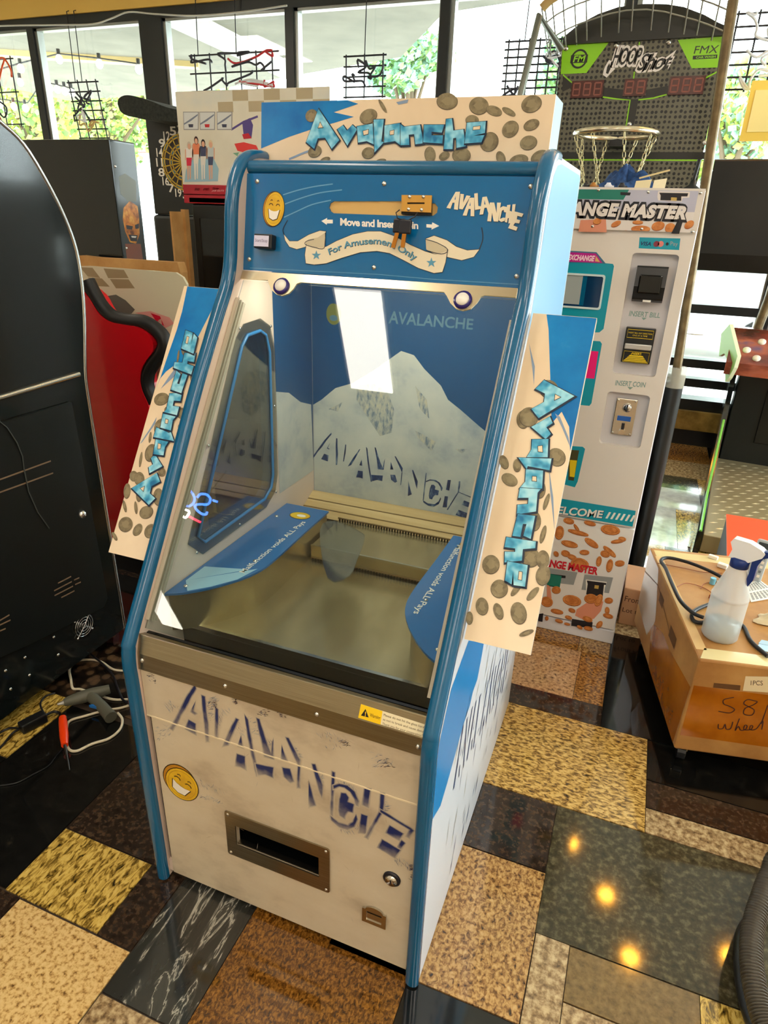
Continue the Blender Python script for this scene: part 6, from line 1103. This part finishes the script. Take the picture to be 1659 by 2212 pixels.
m = MB(); tg = [(0.02486, 0.2961), (0.06328, 0.3028), (0.07006, 0.2893), (0.05424, 0.2802), (0.0452, 0.2542), (0.0452, 0.209), (0.03729, 0.1865), (0.02712, 0.1921), (0.03051, 0.226), (0.02938, 0.2655)]
m.prism([sp + hx * a + hy * .008 + Vector((0, 0, z)) for a, z in tg], hy * -.016, M('cap_blue')); part('trigger', m, sb, bevel=.003)
cab_m = M('cable_black', (20, 20, 24), .4)
def cable(name, pts, r, mat, label, cat='cable', n=6, z0=None, loc=None):
    m = MB(); m.tube(smooth(pts, n), r, mat, 8); return tag(part(name, m, loc=loc or pts[0]), label, cat)
cpx = [(1659, 1418), (1590, 1370), (1540, 1350), (1500, 1320), (1492, 1330), (1508, 1340), (1530, 1348), (1475, 1300), (1450, 1255), (1437, 1225), (1428, 1210), (1440, 1204), (1480, 1212), (1530, 1230), (1570, 1252), (1600, 1262)]
cpx = [(1659, 1418), (1622, 1385), (1602, 1350), (1555, 1336), (1515, 1345), (1496, 1338), (1499, 1321), (1530, 1306), (1560, 1300)]
cable('power_cable', [on_top(*p, ZT + .007) for p in cpx], .0062, cab_m, 'thick black cable looping under the spray bottle on the cardboard box')
cable('power_cable', [on_top(*p, ZT + .0195) for p in [(1520, 1334), (1497, 1324), (1470, 1298), (1452, 1262), (1438, 1228), (1428, 1213), (1434, 1206), (1452, 1206), (1490, 1216), (1530, 1232), (1565, 1250)]], .0062, cab_m, 'thick black cable bent along the left edge of the cardboard box')
cw_ = M('wire_copper', (150, 74, 34), .4)
for k, pts in enumerate(([(1463, 1268), (1480, 1260), (1505, 1264), (1530, 1275), (1545, 1290)], [(1420, 1216), (1450, 1222), (1490, 1230), (1520, 1236), (1560, 1238)], [(1514, 1272), (1520, 1262), (1535, 1258), (1550, 1262)])):
    cable('thin_wire', [on_top(*p, ZT + .003) for p in pts], .0012, cw_, ('thin copper wire ring near the middle of the cardboard box', 'long thin reddish wire across the back of the cardboard box', 'short curled copper wire beside the spray bottle')[k], 'wire')
for k, (px_, py_, s, lb) in enumerate(((1540, 1207, (.016, .007, .006), 'small white plastic block at the back edge of the cardboard box'), (1560, 1226, (.016, .010, .007), 'small white connector behind the spray bottle'))):
    p = on_top(px_, py_); m = MB(); m.obox((p.x, p.y, ZT + s[2] + .001), (.9, -.4, 0), (.4, .9, 0), (0, 0, 1), s[0], s[1], s[2], btn); m.obox((p.x + .004, p.y, ZT + s[2] * 1.6 + .001), (.9, -.4, 0), (.4, .9, 0), (0, 0, 1), s[0] * .6, s[1] * .6, s[2] * .5, btn); tag(part('plastic_block', m, loc=(p.x, p.y, ZT), bevel=.001), lb, 'plastic part')
p = on_top(1538, 1262); m = MB(); m.cyl((p.x, p.y, ZT + .002), (0, 0, 1), .009, .022, M('cap_pale_blue', (120, 190, 216), .35), 14); m.tube([(p.x + .01, p.y, ZT + .014), (p.x + .04, p.y + .004, ZT + .010)], .004, M('slot_silver'), 8); tag(part('valve_fitting', m, loc=(p.x, p.y, ZT)), 'small fitting with a pale blue cap left of the spray bottle', 'fitting')
p = on_top(1545, 1290); m = MB(); random.seed(4)
for k in range(7): m.obox((p.x + random.uniform(-.02, .025), p.y + random.uniform(-.02, .02), ZT + .009), (random.uniform(-1, 1), random.uniform(-1, 1), 0.01), (0, 0, 1), (1, 0, .1), random.uniform(.006, .014), .007, .004, random.choice([cab_m, M('slot_silver'), cw_]))
tag(part('wire_harness', m, loc=(p.x, p.y, ZT)), 'small tangle of black connectors left of the spray bottle', 'wiring')
# multimeter-like remote standing behind the bottle, printed sheet, crumpled paper
p = on_top(1628, 1252); rm = thing('remote_control', (p.x, p.y, ZT), 'silver grey remote control with rows of buttons leaning behind the spray bottle', 'remote'); sv = M('remote_silver', (170, 176, 178), .35)
ux, uy, uz = Vector((.95, -.3, 0)), Vector((.1, .3, .95)).normalized(), None; ux.normalize(); uz = ux.cross(uy).normalized(); c = Vector((p.x, p.y, ZT + .075))
m = MB(); m.obox(c, ux, uy, uz, .024, .072, .009, sv); part('remote_shell', m, rm, bevel=.006)
m = MB(); m.obox(c + uy * .052 + uz * .0095, ux, uy, uz, .017, .010, .0008, M('remote_screen', (50, 54, 54), .2)); part('remote_screen', m, rm)
for i in range(6):
    for j in range(3): m = MB(); q_ = c + uy * (.028 - i * .016) + ux * (-.012 + j * .012) + uz * .009; m.obox(q_, ux, uy, uz, .0042, .0045, .003, btn if (i + j) % 3 else M('remote_grey', (110, 116, 118), .4)); part('button', m, rm, bevel=.001)
m = MB(); q4 = [on_top(*p_) for p_ in ((1608, 1262), (1640, 1254), (1690, 1290), (1622, 1302))]; m.prism([(v.x, v.y, ZT + .002) for v in q4], (0, 0, .0012), white_print); sh = thing('printed_sheet', q4[0], 'white sheet printed with grey table columns on the cardboard box', 'paper'); part('sheet', m, sh)
PZt = Plane((0, 0, ZT + .0034), (1, 0, 0), (0, 1, 0)); m = MB(); fs_ = quad(*[(v.x, v.y) for v in (q4[3], q4[2], q4[1], q4[0])])
for i in range(7):
    for j in range(2):
        for r in range(7): a0 = .06 + i * .13; b0 = .08 + j * .46 + r * .054; m.flat(PZt, [fs_(a0, b0), fs_(a0 + .08, b0), fs_(a0 + .08, b0 + .03), fs_(a0, b0 + .03)], M('sheet_ink', (80, 80, 84), .6), 1)
part('sheet_print', m, sh)
p = on_top(1668, 1345); cloth_blob('crumpled_paper', (p.x, p.y, ZT + .001), .05, .04, .03, M('paper_crumple', (220, 204, 168), .8), 'crumpled cream paper at the right side of the cardboard box', 'paper', 9)
p = on_top(1655, 1400); m = MB(); m.prism([(p.x - .03, p.y - .02, ZT + .002), (p.x + .05, p.y - .03, ZT + .002), (p.x + .05, p.y + .03, ZT + .002), (p.x - .01, p.y + .03, ZT + .002)], (0, 0, .0015), M('blue_tint_paper', (176, 206, 226), .3)); m.prism([(p.x - .02, p.y + .01, ZT + .0036), (p.x + .04, p.y + .012, ZT + .0036), (p.x + .04, p.y + .03, ZT + .006), (p.x - .01, p.y + .03, ZT + .006)], (0, 0, .001), M('blue_tint_paper')); tag(part('plastic_bag', m, loc=(p.x, p.y, ZT)), 'pale blue plastic scrap at the front right of the cardboard box', 'plastic')
# small box behind, with printed warning
q0 = Vector((.228, 2.48, 0)); sbx = thing('cardboard_box', (q0.x - .05, q0.y + .12, 0), 'small cardboard box with printed handling words behind the change machine corner', 'box')
m = MB(); m.obox((q0.x - .06, q0.y + .13, .085), (1, 0, 0), (0, 1, 0), (0, 0, 1), .055, .11, .085, M('carton_brown', (176, 132, 96), .6)); part('carton', m, sbx, bevel=.004)
PQ2 = Plane((q0.x - .115, q0.y + .019, 0), (1, 0, 0), (0, 0, 1)); m = MB(); m.text(PQ2, 'From A', quad((.008, .11), (.10, .11), (.10, .135), (.008, .135)), mk, 1); m.text(PQ2, 'Lot to', quad((.008, .06), (.08, .06), (.08, .08), (.008, .08)), mk, 1); part('carton_print', m, sbx)
# orange folding sign lying behind the box
ov = [onZ(1560, 1160, .36), onZ(1665, 1172, .36), onZ(1680, 1265, .30), onZ(1625, 1255, .30)]
og = thing('orange_case', (ov[0].x + .1, ov[0].y, 0), 'bright orange-red topped black case behind the cardboard box', 'case')
x0, y0 = onY(1556, 1166, 3.10).x, 2.78; m = MB(); m.prism([(x0, 2.74, .0), (x0, 2.74, .20), (x0, 3.10, .31), (x0, 3.10, 0)], (.42, 0, 0), M('case_black', (14, 14, 14), .5)); part('case_body', m, og)
m = MB(); m.prism([(x0 - .002, 2.70, .192), (x0 - .002, 3.11, .315), (x0 + .43, 3.11, .315), (x0 + .43, 2.70, .192)], (0, -.002, .006), M('orange_red', (250, 84, 40), .4)); part('case_lid', m, og)
# ------------------------------------------------------------------ corrugated hose at the lower right
hz = [(1700, 1840, .13), (1664, 1893, .12), (1645, 1942, .11), (1630, 1992, .10), (1623, 2045, .095), (1626, 2105, .09), (1639, 2170, .085), (1660, 2230, .08), (1700, 2300, .075)]
hpth = smooth([Vector((1.35, 1.95, .03)), Vector((1.0, 1.82, .04)), Vector((.76, 1.60, .09))] + [onZ(a, b, z) for a, b, z in hz] + [Vector((.58, .70, .045)), Vector((.86, .60, .03)), Vector((1.3, .68, .03))], 26); m = MB(); rs = [(.030 if (i // 2) % 2 else .0262) for i in range(len(hpth))]; 
dense = []
for i in range(len(hpth) - 1): a, b = Vector(hpth[i]), Vector(hpth[i + 1]); dense += [a, a + (b - a) * .5]
rr_ = [(.0235 if k % 6 in (0, 1, 2) else .0185) for k in range(len(dense))]; m.tube(dense, rr_, M('hose_black', (66, 60, 48), .36), 18); hs = thing('vacuum_hose', dense[0], 'thick ribbed black vacuum hose curving at the lower right edge', 'hose'); part('ribbed_tube', m, hs)
m = MB(); m.tube(smooth([Vector((1.2, 1.62, .024)), Vector((.85, 1.50, .024))] + [onZ(a, b, .024) for a, b in ((1700, 1900), (1650, 1960), (1612, 2015), (1605, 2065), (1611, 2135), (1632, 2210), (1680, 2290))] + [Vector((.75, .85, .024)), Vector((1.2, .92, .024))], 8), .020, M('hose_smooth', (14, 13, 12), .3), 14); part('smooth_tube', m, hs)
# ------------------------------------------------------------------ tools and cables on the floor at the left
kl = crop(0, 1250, 2.3); G = lambda x, y, z=0: onZ(*kl([(x, y)])[0], z)
gg = thing('glue_gun', G(480, 620), 'grey hot glue gun with blue trigger lying on the floor', 'tool'); gm = M('gun_grey', (92, 92, 78), .5)
A_, B_ = G(318, 615, .026), G(545, 548, .03); H_e = G(552, 690, .022); mid = A_ * .35 + B_ * .65
m = MB(); m.tube([A_, A_ * .85 + B_ * .15, A_ * .6 + B_ * .4, mid, B_], [.012, .017, .021, .021, .015], gm, 14); part('barrel', m, gg)
m = MB(); m.tube([A_ * .45 + B_ * .55, (A_ * .4 + B_ * .6) * .5 + H_e * .5, H_e], [.019, .017, .020], gm, 14); part('grip', m, gg)
t0 = G(460, 640, .025); m = MB(); m.prism([t0 + Vector((-.014, 0, -.004)), t0 + Vector((.022, .002, -.004)), t0 + Vector((.012, .022, -.004))], (0, 0, .010), M('trigger_blue', (34, 112, 190), .4)); part('trigger', m, gg)
m = MB(); m.tube([A_, A_ + (A_ - B_).normalized() * .02], [.008, .003], M('slot_silver'), 10); part('nozzle', m, gg)
wc = M('cable_white', (216, 204, 176), .5)
cable('white_cord', [G(x, y, .004) for x, y in ((700, 600), (640, 600), (560, 600), (480, 575), (400, 550), (362, 545), (352, 500), (345, 450), (370, 412), (440, 402), (500, 412), (560, 450), (625, 460), (700, 470))], .0042, wc, 'white power cord looping above the glue gun on the floor', 'cord')
m = MB(); m.tube(smooth([G(x, y, .0045) for x, y in ((700, 610), (640, 630), (590, 645), (520, 655), (430, 680), (350, 705), (332, 740), (330, 810), (345, 850), (385, 855), (460, 820), (540, 795), (595, 750), (608, 700), (585, 668))], 6), .0042, wc, 8); part('power_cord', m, gg)
cable('black_cord', [G(x, y, .013) for x, y in ((430, 350), (455, 380), (500, 415), (560, 480), (590, 560), (620, 610), (700, 640))], .004, cab_m, 'black cord running from the fan grille past the white cord', 'cord')
ad = thing('power_adapter', G(160, 715), 'black inline power adapter lying on the yellow tile', 'adapter'); a0, a1 = G(100, 745, .018), G(225, 680, .018); m = MB(); m.obox((a0 + a1) / 2, a1 - a0, (a1 - a0).cross(Vector((0, 0, 1))), (0, 0, 1), (a1 - a0).length / 2, .017, .016, black_plastic); part('adapter_body', m, ad, bevel=.004)
for pts, r_l in (([a0, G(60, 770, .006), G(0, 840, .004), G(-60, 870, .004)], .0035), ([a0, G(40, 745, .006), G(-40, 790, .004)], .0035), ([a1, G(262, 662, .012), G(288, 664, .009), G(298, 672, .008)], .0045), ([a1, G(200, 625, .006), G(225, 585, .004), G(275, 568, .004)], .003)):
    m = MB(); m.tube(smooth(pts, 5), r_l, cab_m, 8); part('lead', m, ad)
sd = thing('soldering_tool', G(315, 760), 'orange-red handled tool with dark tip lying beside the white cord', 'tool'); s0, s1, s2 = G(311, 690, .024), G(322, 828, .022), G(345, 950, .004); m = MB(); m.tube([s0, s0 * .8 + s1 * .2, s0 * .3 + s1 * .7, s1], [.011, .013, .013, .010], M('tool_orange', (244, 66, 10), .35), 14); part('tool_handle', m, sd)
m = MB(); m.tube([s1, s1 * .5 + s2 * .5, s2], [.005, .003, .002], M('tool_tip_dark', (40, 36, 30), .4), 8); part('tool_tip', m, sd)
cable('thin_black_wire', [G(x, y, .003) for x, y in ((-20, 1030), (80, 1015), (160, 975), (240, 930), (280, 880), (310, 845))], .0018, cab_m, 'thin black wire trailing across the black tile to the left', 'wire')
# ------------------------------------------------------------------ outside the windows
m = MB(); m.box(-40, 30, YB + .2, 60, -.2, -.06, M('pavement_pale', (206, 204, 196), .8)); tag(part('floor_outside', m), kind='structure')
m = MB(); cz = 3.22; cpoly = [(XW0 - 3, YB + .2), (XW1 + 2, YB + .2), (XW1 + 2, 6.4), (-1.0, 6.7), (-2.2, 7.0), (-3.2, 8.6), (-7.0, 10.2), (XW0 - 3, 10.6)]
m.prism([(x, y, cz) for x, y in cpoly], (0, 0, .2), NM('canopy_underside', [(0.3, (112, 110, 100)), (0.7, (134, 130, 118))], 2, 4, rough=.8)); cnp = tag(part('canopy', m, loc=(-3, 7, cz)), 'grey canopy underside jutting out above the shop windows', 'canopy')
a, b = onY(352, 62, 6.0), onY(600, 132, 8.4); m = MB(); m.obox(((a.x + b.x) / 2, 7.2, cz - .07), (b.x - a.x, 2.4, 0), (-2.4, b.x - a.x, 0), (0, 0, 1), 1.6, .10, .07, M('beam_white', (214, 212, 204), .6)); part('beam', m, cnp)
m = MB(); m.obox((-6.9, 7.8, cz - .03), (1, .55, 0), (-.55, 1, 0), (0, 0, 1), 1.2, .09, .03, M('beam_yellow', (216, 190, 130), .6)); part('beam', m, cnp)
leafA = M('leaf_yellow_green', (186, 200, 98), .6); leafB = M('leaf_green', (128, 164, 96), .6); leafC = M('leaf_blue_green', (144, 186, 160), .6); bark = M('bark', (96, 80, 60), .8)
def tree(x, y, z, r, n, mats, label, seed):
    random.seed(seed); t = thing('tree', (x, y, -.06), label, 'tree', 'trees outside the windows')
    m = MB(); m.tube([(x, y, -.06), (x + .1, y, z * .5), (x, y, z)], [.16, .12, .07], bark, 8)
    for k in range(5): a = k * 1.26; m.tube([(x, y, z * .7), (x + r * .5 * math.cos(a), y + r * .5 * math.sin(a), z + r * .25 * (k % 3 - .5))], [.06, .02], bark, 6)
    part('trunk', m, t); m = MB(); cl = [(Vector((random.gauss(0, .45), random.gauss(0, .45), random.gauss(0, .4))) * r, random.uniform(.3, .5) * r) for _ in range(16)]
    for k in range(n):
        c, cr = random.choice(cl); d = Vector((random.gauss(0, 1), random.gauss(0, 1), random.gauss(0, 1))).normalized(); p = Vector((x, y, z)) + c + d * cr * random.uniform(.5, 1)
        u = Vector((random.gauss(0, 1), random.gauss(0, 1), random.gauss(0, 1))).normalized() * random.uniform(.05, .10); v = u.orthogonal().normalized() * random.uniform(.04, .08)
        m.add([p - u, p + v, p + u, p - v], [(0, 1, 2, 3)], random.choice(mats))
    part('foliage', m, t, kind='stuff')
for k, (px, py, Y, r, n, mt, lb) in enumerate(((60, 225, 12.4, 1.7, 7000, [leafA, leafA, leafB], 'yellow-green tree outside the leftmost window'), (235, 215, 16.0, 2.2, 8000, [leafA, leafB], 'green tree outside the second window from the left'), (400, 165, 18.5, 1.8, 5000, [leafB, leafC, leafA], 'small green tree outside beside the thick window post'), (885, 135, 14, .75, 2600, [leafC, leafB], 'blue-green tree outside above the coin pusher sign'), (1600, 265, 12, .7, 2200, [leafC, leafA], 'pale green tree outside behind the basketball machine post'), (1240, 170, 16, .8, 1500, [leafB, leafC], 'green tree outside behind the basketball backboard'))):
    p = onY(px, py, Y); tree(p.x, Y, p.z, r, n, mt, lb, k + 20)
# white house far behind
a, b = onY(250, 330, 24), onY(345, 560, 24); hs_ = thing('house', ((a.x + b.x) / 2, 26, -.06), 'white house with red roof edge outside beyond the trees', 'building')
hw = M('house_white', (206, 208, 206), .7); m = MB(); m.box(a.x - 1.5, b.x + 2.0, 24, 28, -.06, a.z, hw); part('house_wall', m, hs_)
m = MB(); m.prism([(a.x - 1.9, 23.6, a.z), (a.x - 1.9, 26, a.z + .9), (a.x - 1.9, 28.4, a.z)], (b.x - a.x + 4.3, 0, 0), M('roof_red', (150, 90, 84), .7)); part('house_roof', m, hs_)
for (x, z) in ((300, 415), (318, 415), (310, 500), (330, 420)):
    p = onY(x, z, 24); m = MB(); m.box(p.x - .12, p.x + .12, 23.97, 24.0, p.z - .22, p.z + .22, M('house_pane', (150, 176, 190), .15)); part('house_window', m, hs_)
# parked white van
p = onY(1530, 645, 9.5); vn = thing('parked_car', (p.x, 10.2, -.06), 'white rounded parked car outside the lower right window', 'car'); cwt = M('car_white', (226, 228, 230), .25, coat=.5)
prof_ = smooth([(-1.0, .25), (-1.0, .8), (-.75, 1.0), (-.42, 1.48), (.3, 1.5), (.62, 1.1), (1.1, .92), (1.15, .4), (1.1, .25)], 4)
m = MB(); m.prism([(p.x + a_, 9.6, b_) for a_, b_ in prof_], (0, 1.5, 0), cwt); part('car_body', m, vn, bevel=.06)
m = MB(); m.prism([(p.x + a_, 9.56, b_) for a_, b_ in ((-.66, 1.0), (-.40, 1.38), (.2, 1.40), (.5, 1.05))], (0, .06, 0), M('car_glass', (90, 130, 110), .08)); part('car_window', m, vn)
for a_ in (-.6, .7):
    m = MB(); m.cyl((p.x + a_, 9.55, .22), (0, 1, 0), .27, .2, black_plastic, 20); part('wheel', m, vn)
# string of bulbs under the canopy
sl = thing('string_lights', onY(120, 120, 7.0), 'string of round white bulbs outside the left windows', 'string lights'); glow = M('bulb_white', (255, 255, 250), .3, emit=(255, 250, 235), estr=2.5)
bl = [(-20, 168), (45, 148), (128, 128), (215, 138), (300, 150)]; bl2 = [(0, 225), (30, 230), (55, 234), (92, 186), (108, 190), (124, 193), (140, 197), (155, 200), (44, 178)]
m = MB(); m.tube([onY(x, y - 12, 7.0) for x, y in bl], .008, cab_m, 5); m.tube([onY(x, y - 8, 7.6) for x, y in ((0, 222), (60, 230), (92, 184), (160, 200))], .008, cab_m, 5); part('string_cable', m, sl)
for (x, y), Y in [(q_, 7.0) for q_ in bl] + [(q_, 7.6) for q_ in bl2]:
    c = onY(x, y, Y); m = MB(); m.ball(c, .04, glow, 12, (1, 1, 1.2)); m.cyl((c.x, c.y, c.z + .05), (0, 0, 1), .02, .05, cab_m, 8); part('bulb', m, sl)
# ------------------------------------------------------------------ neon sign frames hanging in the windows
YN = 5.275; wire_b = M('sign_wire_black', (34, 34, 40), .5)
def sign(x0, x1, y0, y1, nx, ny, tubes, label, cord, seed, tilt=0):
    random.seed(seed); a, b = onY(x0, y0, YN), onY(x1, y1, YN); w_, h_ = b.x - a.x, a.z - b.z
    t = thing('neon_sign', (a.x + w_ / 2, YN, b.z), label, 'neon sign', 'neon signs hanging in the windows'); m = MB()
    P = lambda u, v, d=0: Vector((a.x + u * w_ + tilt * v * h_, YN + d, b.z + v * h_))
    for i in range(nx): u = i / max(nx - 1, 1); m.tube([P(u, -.04), P(u, 1.04)], .006, wire_b, 5)
    for j in range(ny): v = j / max(ny - 1, 1); m.tube([P(-.08, v, .006), P(1.08, v, .006)], .006, wire_b, 5)
    part('wire_frame', m, t)
    for k, c in enumerate(tubes):
        u, v = random.uniform(.1, .8), random.uniform(.1, .85); pts = [P(u, v, -.02)]
        for s in range(7): u = min(1.02, max(-.02, u + random.uniform(-.3, .3))); v = min(1.0, max(0, v + random.uniform(-.22, .22))); pts.append(P(u, v, -.02))
        m = MB(); m.tube(smooth(pts, 4), .008, c, 7); part('glass_tube', m, t)
    for u in cord: m = MB(); m.tube([P(u, 1.0), (P(u, 1).x + .01, YN, 2.99), (P(u, 1).x + .01, 5.301, 3.0)], .004, wire_b, 5); part('hanging_cord', m, t)
td, tr_, to_, tw, ty = M('tube_dark', (46, 48, 60), .4), M('tube_red', (190, 40, 50), .4), M('tube_orange', (226, 90, 40), .4), M('tube_white', (214, 216, 222), .3), M('tube_yellow', (196, 170, 110), .4)
sign(158, 232, 178, 298, 4, 7, [td, td, ty, td, tw], 'tall black wire neon sign frame in the second window', (.25, .5), 1, -.12)
sign(420, 590, 120, 192, 6, 3, [td, td, tr_, td, tr_, tw, td], 'wide black wire neon sign frame with reddish tubes in the third window', (.05, .55), 2)
sign(748, 826, 122, 208, 3, 5, [td, td, td], 'small black wire neon sign frame above the coin pusher sign', (.5,), 3)
sign(1100, 1200, 90, 205, 6, 8, [td, td, tw], 'black wire neon sign frame beside the grey basketball post', (.3,), 4)
sign(-40, 46, 130, 268, 3, 3, [to_, tr_, to_, td, to_], 'orange and red tube neon sign at the left edge', (.6,), 5)
sign(1596, 1700, 30, 190, 4, 7, [tw, tw, tw, tw], 'pale white tube neon sign at the right edge', (.5,), 6)
a, b = onY(1625, 175, 5.2), onY(1700, 305, 5.2); m = MB(); m.box(a.x, b.x, 5.19, 5.2, b.z, a.z, M('poster_yellow', (240, 206, 90), .5)); m.box(a.x + .03, b.x - .03, 5.186, 5.19, b.z + .05, a.z - .05, M('poster_yellow_light', (246, 226, 150), .5)); tag(part('window_poster', m, loc=(a.x, 5.2, b.z)), 'yellow poster fixed in the window at the right edge', 'poster')
m = MB(); m.tube(smooth([onY(x, y, 5.24) for x, y in ((-60, 62), (0, 56), (120, 54), (200, 52), (240, 40), (278, 26), (330, 30), (420, 34), (520, 26), (620, 12))], 5), .006, M('cable_pale', (196, 196, 190), .5), 6); tag(part('hanging_cable', m, loc=onY(278, 26, 5.24)), 'pale cable strung along the top of the window frames', 'cable')
# lit neon sign hung from the ceiling behind the photographer; the pusher glass mirrors it
n_ = PG.n
def mirror(px, py, t):
    d = ray(px, py); q_ = CAM + d * (PG.n.dot(PG.o - CAM) / PG.n.dot(d)); r_ = (d - n_ * (2 * d.dot(n_))).normalized(); return q_ + r_ * t
kn = crop(220, 600, 3.456); ns = thing('neon_sign', mirror(430, 1090, 3.6), 'small lit neon sign with blue, white and red tubes hung from the ceiling', 'neon sign')
for nm, c, pts in (('blue_tube', (60, 120, 255), [(625, 1565), (660, 1590), (690, 1640), (680, 1685), (640, 1705), (600, 1690), (595, 1670)]), ('blue_tube', (60, 120, 255), [(710, 1640), (735, 1615), (780, 1618), (808, 1650), (790, 1690), (730, 1690), (695, 1700), (705, 1730), (740, 1760), (775, 1765), (785, 1745)]), ('white_tube', (255, 250, 240), [(570, 1785), (590, 1730), (650, 1745), (625, 1790), (600, 1775), (585, 1740)]), ('red_tube', (255, 40, 70), [(645, 1780), (735, 1825)]), ('blue_tube', (60, 120, 255), [(825, 1660), (862, 1672)])):
    m = MB(); m.tube(smooth([mirror(*p_, 3.6) for p_ in kn(pts)], 4), .009, M('neon_' + nm, (255, 255, 255), .4, emit=c, estr=26), 8); part(nm, m, ns)
m = MB()
for p_ in kn([(640, 1600), (790, 1620)]): q_ = mirror(*p_, 3.62); m.tube([q_, (q_.x, q_.y, ZC)], .004, wire_b, 5)
part('hanging_cord', m, ns)
